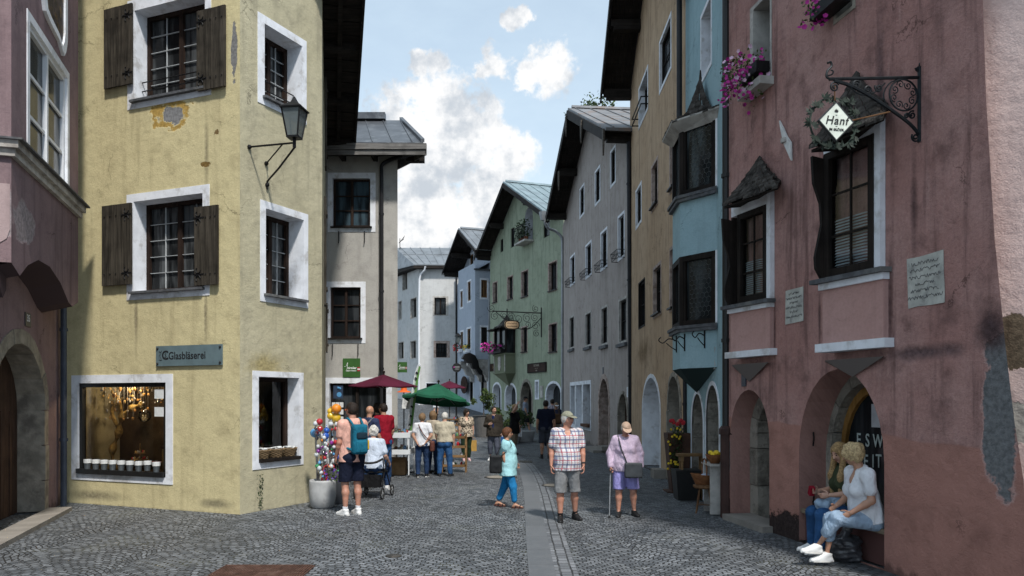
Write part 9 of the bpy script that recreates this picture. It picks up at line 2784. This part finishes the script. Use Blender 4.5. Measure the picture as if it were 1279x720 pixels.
i11 = person('white haired man in a cream jumper and blue jeans with his back turned', ground(556, 595), math.pi - 0.08, 1.56, skin='fair', girth=1.12, lean=0.0, headpitch=0.15,
 arms=((0.18, 0.0, -1), (0.15, 0.05, -1)), fore=((0.02, 0.18, -1), (-0.1, 0.5, -1)), thigh=((0.10, 0.03, -1), (0.12, 0.03, -1)), shin=((0.06, -0.03, -1), (0.02, -0.05, -1)), foot=(0.3, 0.3),
 top=cream, bottom=jeans_b, blen=1.93, bloose=1.5, loose=2.0, sleeve=0.75, sleeve_r=1.9, hem=0.02, shoe=(leather, rubber), hair=('short', hwhite), res=0.018, seed=28)
i12 = person('woman in a spotted blouse and dark green trousers walking towards us', ground(583, 576), 0.25, 1.57, female=True, skin='fair', girth=1.12, lean=0.0, headyaw=0.5, headpitch=0.1,
 arms=((0.2, 0.0, -1), (0.2, 0.0, -1)), fore=((0.03, 0.1, -1), (0.03, 0.1, -1)), thigh=((0.02, 0.10, -1), (0.02, -0.05, -1)), shin=((-0.02, -0.02, -1), (-0.02, -0.12, -1)), foot=(0.05, 0.1),
 top=spotted('spotted_blouse', (0.50, 0.42, 0.32), (0.05, 0.04, 0.035)), bottom=dgreen, blen=1.8, loose=2.4, sleeve=0.55, sleeve_r=2.2, hem=-0.05, shoe=(cloth('shoe_pink', (0.55, 0.35, 0.36)), solew), hair=('bob', hdark), res=0.019, seed=30, neckline=0.4)
w = W_of(i12, i12['wri'][1] + Vector((0.02, 0, -0.10)))
o = thing('paper_bag', 'yellow paper carrier bag held by the woman in the spotted blouse', 'bag', w)
ybag = flat('bag_yellow', (0.42, 0.25, 0.06), 0.8)
mb = MB(); mb.hexa([w + Vector(v) for v in ((-0.07, -0.05, -0.42), (0.09, -0.05, -0.42), (0.09, 0.05, -0.42), (-0.07, 0.05, -0.42), (-0.09, -0.05, -0.08), (0.09, -0.05, -0.08), (0.09, 0.05, -0.08), (-0.09, 0.05, -0.08))]); mb.build('bag_body', ybag, o)
mb = MB(); mb.tube(curve([w + Vector((-0.05, 0, -0.08)), w + Vector((-0.02, 0, 0.01)), w + Vector((0.02, 0, 0.01)), w + Vector((0.05, 0, -0.08))]), 0.005, 5); mb.build('handle', ybag, o)
i13 = person('man in an open dark brown shirt jacket and blue grey cropped trousers walking', ground(617, 576), -0.12, 1.66, skin='fair', girth=1.05, lean=-0.02, headyaw=0.6, headpitch=0.05,
 arms=((0.28, -0.05, -1), (0.22, 0.0, -1)), fore=((-0.55, 0.75, 0.12), (0.08, 0.15, -1)), thigh=((0.05, -0.08, -1), (0.07, 0.12, -1)), shin=((0.04, -0.22, -1), (0.0, -0.04, -1)), foot=(0.2, 0.2),
 top=brownj, bottom=greyb, blen=1.5, bloose=1.8, loose=2.4, sleeve=1.85, sleeve_r=1.9, hem=-0.07, shoe=(whiteshoe, solew), hair=('short', hdark), res=0.018, seed=33, neckline=0.8)
T13 = i13['T']
w = W_of(i13, T13(0, -0.098, 0.15))
mb = MB(); r13 = Matrix.Rotation(i13['root'].rotation_euler.z, 3, 'Z')
F = Field(); F.cone(T13(0, -0.052, 0.30), T13(0.0, -0.062, -0.02), 0.048, 0.052, 0.02); v, f = F.mesh(0.014); nets_obj('undershirt', (v, f), cloth('shirt_navyblue', (0.02, 0.03, 0.09)), i13['root'])
w = W_of(i13, i13['wri'][1] + Vector((0.02, -0.02, -0.09)))
o = thing('blue_bottle', 'blue drink carton carried by the man in the brown jacket', 'bottle', w)
mb = MB(); mb.box(w + Vector((0, 0, -0.13)), (0.045, 0.045, 0.11)); mb.build('carton', flat('carton_blue', (0.03, 0.12, 0.36), 0.5), o); mb = MB(); mb.lathe([(0.02, -0.02), (0.02, 0.03)], 10, w); mb.build('cap', wht, o)
i14 = person('person in a black top shading the eyes with a raised arm', ground(643, 568), 1.0, 1.70, female=True, skin='fair', headyaw=0.2,
 arms=((0.55, 0.65, 0.55), (0.2, 0.0, -1)), fore=((-0.55, 0.15, 0.8), (0.05, 0.3, -1)), thigh=((0.03, 0.1, -1), (0.03, -0.1, -1)), shin=((0, -0.02, -1), (0, -0.15, -1)),
 top=blackc, bottom=khaki, blen=1.9, loose=2.2, sleeve=0.5, sleeve_r=1.8, hem=-0.10, shoe=(leather, rubber), hair=('fringe', hlong), res=0.02, seed=35)
w = W_of(i14, i14['wri'][1] + Vector((0.05, 0, -0.14)))
mb = MB(); mb.box(w, (0.02, 0.09, 0.15), Matrix.Rotation(0.5, 3, 'Z')); tag(mb.build('folded_paper', wht, loc=w), 'white folded paper carried by the person in the black top', 'paper')
i15 = person('man in a grey T-shirt, black shorts and black cap walking by the green house', ground(656.5, 541), 1.35, 1.78, skin='tan', lean=0.03,
 arms=((0.12, 0.2, -1), (0.12, -0.3, -1)), fore=((0, 0.4, -1), (0, 0.2, -1)), thigh=((0.02, 0.42, -1), (0.02, -0.30, -1)), shin=((0, 0.22, -1), (0, -0.65, -1)), foot=(0, 0), top=greyt, bottom=blackc, blen=0.95, bloose=2.2, loose=1.9, sleeve=0.6, sleeve_r=1.8, hem=-0.04, shoe=(brown_l, rubber), hair=('short', hdark), cap=blackc, res=0.021, seed=37)
i16 = person('man in a dark navy polo shirt and grey denim shorts with his back turned', ground(682, 573), math.pi + 0.15, 1.84, skin='tan', girth=1.12, lean=0.0, headyaw=-0.1,
 arms=((0.24, 0.0, -1), (0.2, 0.05, -1)), fore=((0.10, 0.12, -1), (0.0, 0.35, -1)), thigh=((0.04, 0.05, -1), (0.06, 0.0, -1)), shin=((0.02, -0.02, -1), (0.02, -0.05, -1)), foot=(0.8, 0.1),
 top=navy, bottom=cloth('denim_grey', (0.05, 0.055, 0.07)), blen=1.0, bloose=2.4, loose=2.0, sleeve=0.65, sleeve_r=1.8, hem=-0.03, shoe=(leather, rubber), hair=('short', hdark), res=0.018, seed=39, sock=blackc)
i17 = person('woman in a white cap and brown backpack straps near the green house arch', at(695, 31.5), 0.2, 1.68, female=True, skin='tan', top=cloth('top_navy', (0.03, 0.035, 0.06)), bottom=cloth('trouser_beige', (0.33, 0.28, 0.21)), blen=1.9, loose=1.8, sleeve=0.4, hem=-0.02, shoe=(leather, rubber), hair=('fringe', hlb), cap=wht, res=0.022, seed=41, headpitch=0.2)
strap_bag(i17, 'front_pack', 'brown pack worn on the chest of the woman in the white cap', 'bag', i17['T'](0, -0.125, 0.12), (0.12, 0.07, 0.2), cloth('pack_brown', (0.10, 0.06, 0.035)), [[i17['T'](s * 0.05, -0.10, 0.22), i17['T'](s * 0.06, -0.02, 0.345), i17['T'](s * 0.07, 0.08, 0.2)] for s in (-1, 1)], strap_r=0.016)
i18 = person('dark haired person in a pale patterned shirt behind the woman in the white cap', at(690.5, 33.0), math.pi + 0.3, 1.80, skin='tan', top=spotted('pale_pattern', (0.45, 0.42, 0.46), (0.2, 0.18, 0.24), 18), bottom=jeans, blen=1.9, loose=1.8, sleeve=0.6, hem=-0.04, shoe=(leather, rubber), hair=('short', hdark), res=0.024, seed=43)
i19 = person('child in a red cap left of the woman in the white cap', at(684.8, 30.8), math.pi - 0.4, 1.46, skin='fair', top=navy, bottom=navy, blen=1.9, loose=2.0, sleeve=0.6, hem=-0.04, shoe=(leather, solew), hair=('short', hbrown), cap=redc, res=0.022, seed=44)
i20 = person('tiny far off walker in a pink top and white skirt beyond the green parasol', at(545, 50.0), math.pi, 1.45, female=True, skin='fair', top=pinkc, bottom=wht, blen=0.75, bloose=3.5, loose=2.0, sleeve=0.3, hem=-0.02, shoe=(leather, rubber), hair=('fringe', hbrown), res=0.028, seed=46)
# ---- the two women on the bench in the pink archway
bs = FPK.P(FPK.U(1086), 0, 0.0)
face_l = math.atan2(-FPK.n.x, FPK.n.y) + math.pi      # rotation that turns -y to the wall's outward normal
face_l = math.atan2(FPK.n.x, -FPK.n.y)
i21 = person('woman with short blonde curls, white T-shirt and pale cropped jeans sitting cross legged', bs, face_l - 0.08, 1.80, female=True, skin='tan', girth=1.12, belly=0.3, lean=0.24, headyaw=-0.75, headpitch=0.12,
 arms=((0.22, 0.22, -1), (0.25, 0.25, -1)), fore=((-0.35, 0.95, -0.22), (-0.25, 0.95, -0.35)), thigh=((-0.12, 1, 0.02), (-0.02, 1, 0.10)), shin=((0.02, 0.12, -1), (-0.38, 0.42, -0.90)), foot=(0.05, 0.1), footpitch=(0, 0.1),
 top=wht, bottom=jeans_l, blen=1.48, bloose=1.2, loose=1.8, sleeve=0.62, sleeve_r=1.9, hem=-0.015, shoe=(whiteshoe, solew), hair=('curly', hblond), res=0.012, seat=0.55, seed=51, curl=(0.9, 0.8), neckline=1.0)
ch = W_of(i21, i21['wri'][0] + (i21['wri'][0] - i21['elb'][0]).normalized() * 0.14)
mb = MB(); mb.tube([ch, ch + Vector((-0.06, -0.03, -0.025))], 0.004, 6); cg = mb.build('cigarette', paper, loc=ch); tag(cg, 'white cigarette between the fingers of the curly blonde woman', 'cigarette')
bs2 = FPK.P(FPK.U(1050), 0, -0.13)
i22 = person('woman with long blond hair, dark green top and blue jeans on the far bench end', bs2, face_l - 0.05, 1.72, female=True, skin='fair', lean=0.16, headyaw=0.25, headpitch=0.30,
 arms=((0.15, 0.30, -1), (0.18, 0.30, -1)), fore=((-0.30, 0.9, 0.15), (-0.35, 0.9, 0.05)), thigh=((0.05, 1, -0.04), (0.03, 1, -0.04)), shin=((0.0, 0.02, -1), (0.0, 0.10, -1)), foot=(0.1, 0.1),
 top=olive, bottom=jeans_b, blen=1.93, bloose=1.8, loose=1.6, sleeve=0.5, sleeve_r=1.6, hem=-0.01, shoe=(whiteshoe, solew), hair=('long', hlong), res=0.014, seat=0.56, seed=53, curl=(0.9, 0.9))
c = W_of(i22, i22['P'] + Vector((0.0, -0.26, 0.10)))
F = Field(); F.ell((0, 0, 0), (0.20, 0.15, 0.055), 0.02); F.ell((0.1, 0.03, 0.02), (0.11, 0.1, 0.06), 0.03); F.ell((-0.12, -0.06, -0.02), (0.1, 0.09, 0.07), 0.03)
v, f = F.mesh(0.012, 0.02, 26, 4)
o = thing('denim_jacket', 'light denim jacket bundled on the lap of the long haired woman', 'jacket', c); nets_obj('folds', (v, f), jeans_l, o)
c = W_of(i22, i22['wri'][0] + Vector((0.0, -0.09, 0.0)))
mb = MB(); mb.box(c, (0.03, 0.035, 0.055), Matrix.Rotation(0.4, 3, 'X')); tag(mb.build('red_purse', redc, loc=c), 'small red purse held by the long haired woman on the bench', 'purse')
c = FPK.P(FPK.U(1068), 0.0, 0.12)
F = Field(); F.rbox((0, 0, 0.14), (0.17, 0.13, 0.15), 0.08, 0.05); F.cone((0, 0, 0.2), (0.01, 0, 0.34), 0.13, 0.05, 0.06); F.cone((0.0, 0, 0.33), (0.05, 0.02, 0.42), 0.035, 0.05, 0.02); F.cut((0, 0, 0.005), (0, 0, -1))
v, f = F.mesh(0.009, 0.028, 30, 8)
o = thing('plastic_bag', 'crumpled dark grey plastic bag standing under the bench by the white shoes', 'bag', c); nets_obj('bag_body', (v, f), M('plastic_dark', (0.045, 0.045, 0.05), 0.28, 0.3, 10, 0.3, 30, spec=0.6), o)
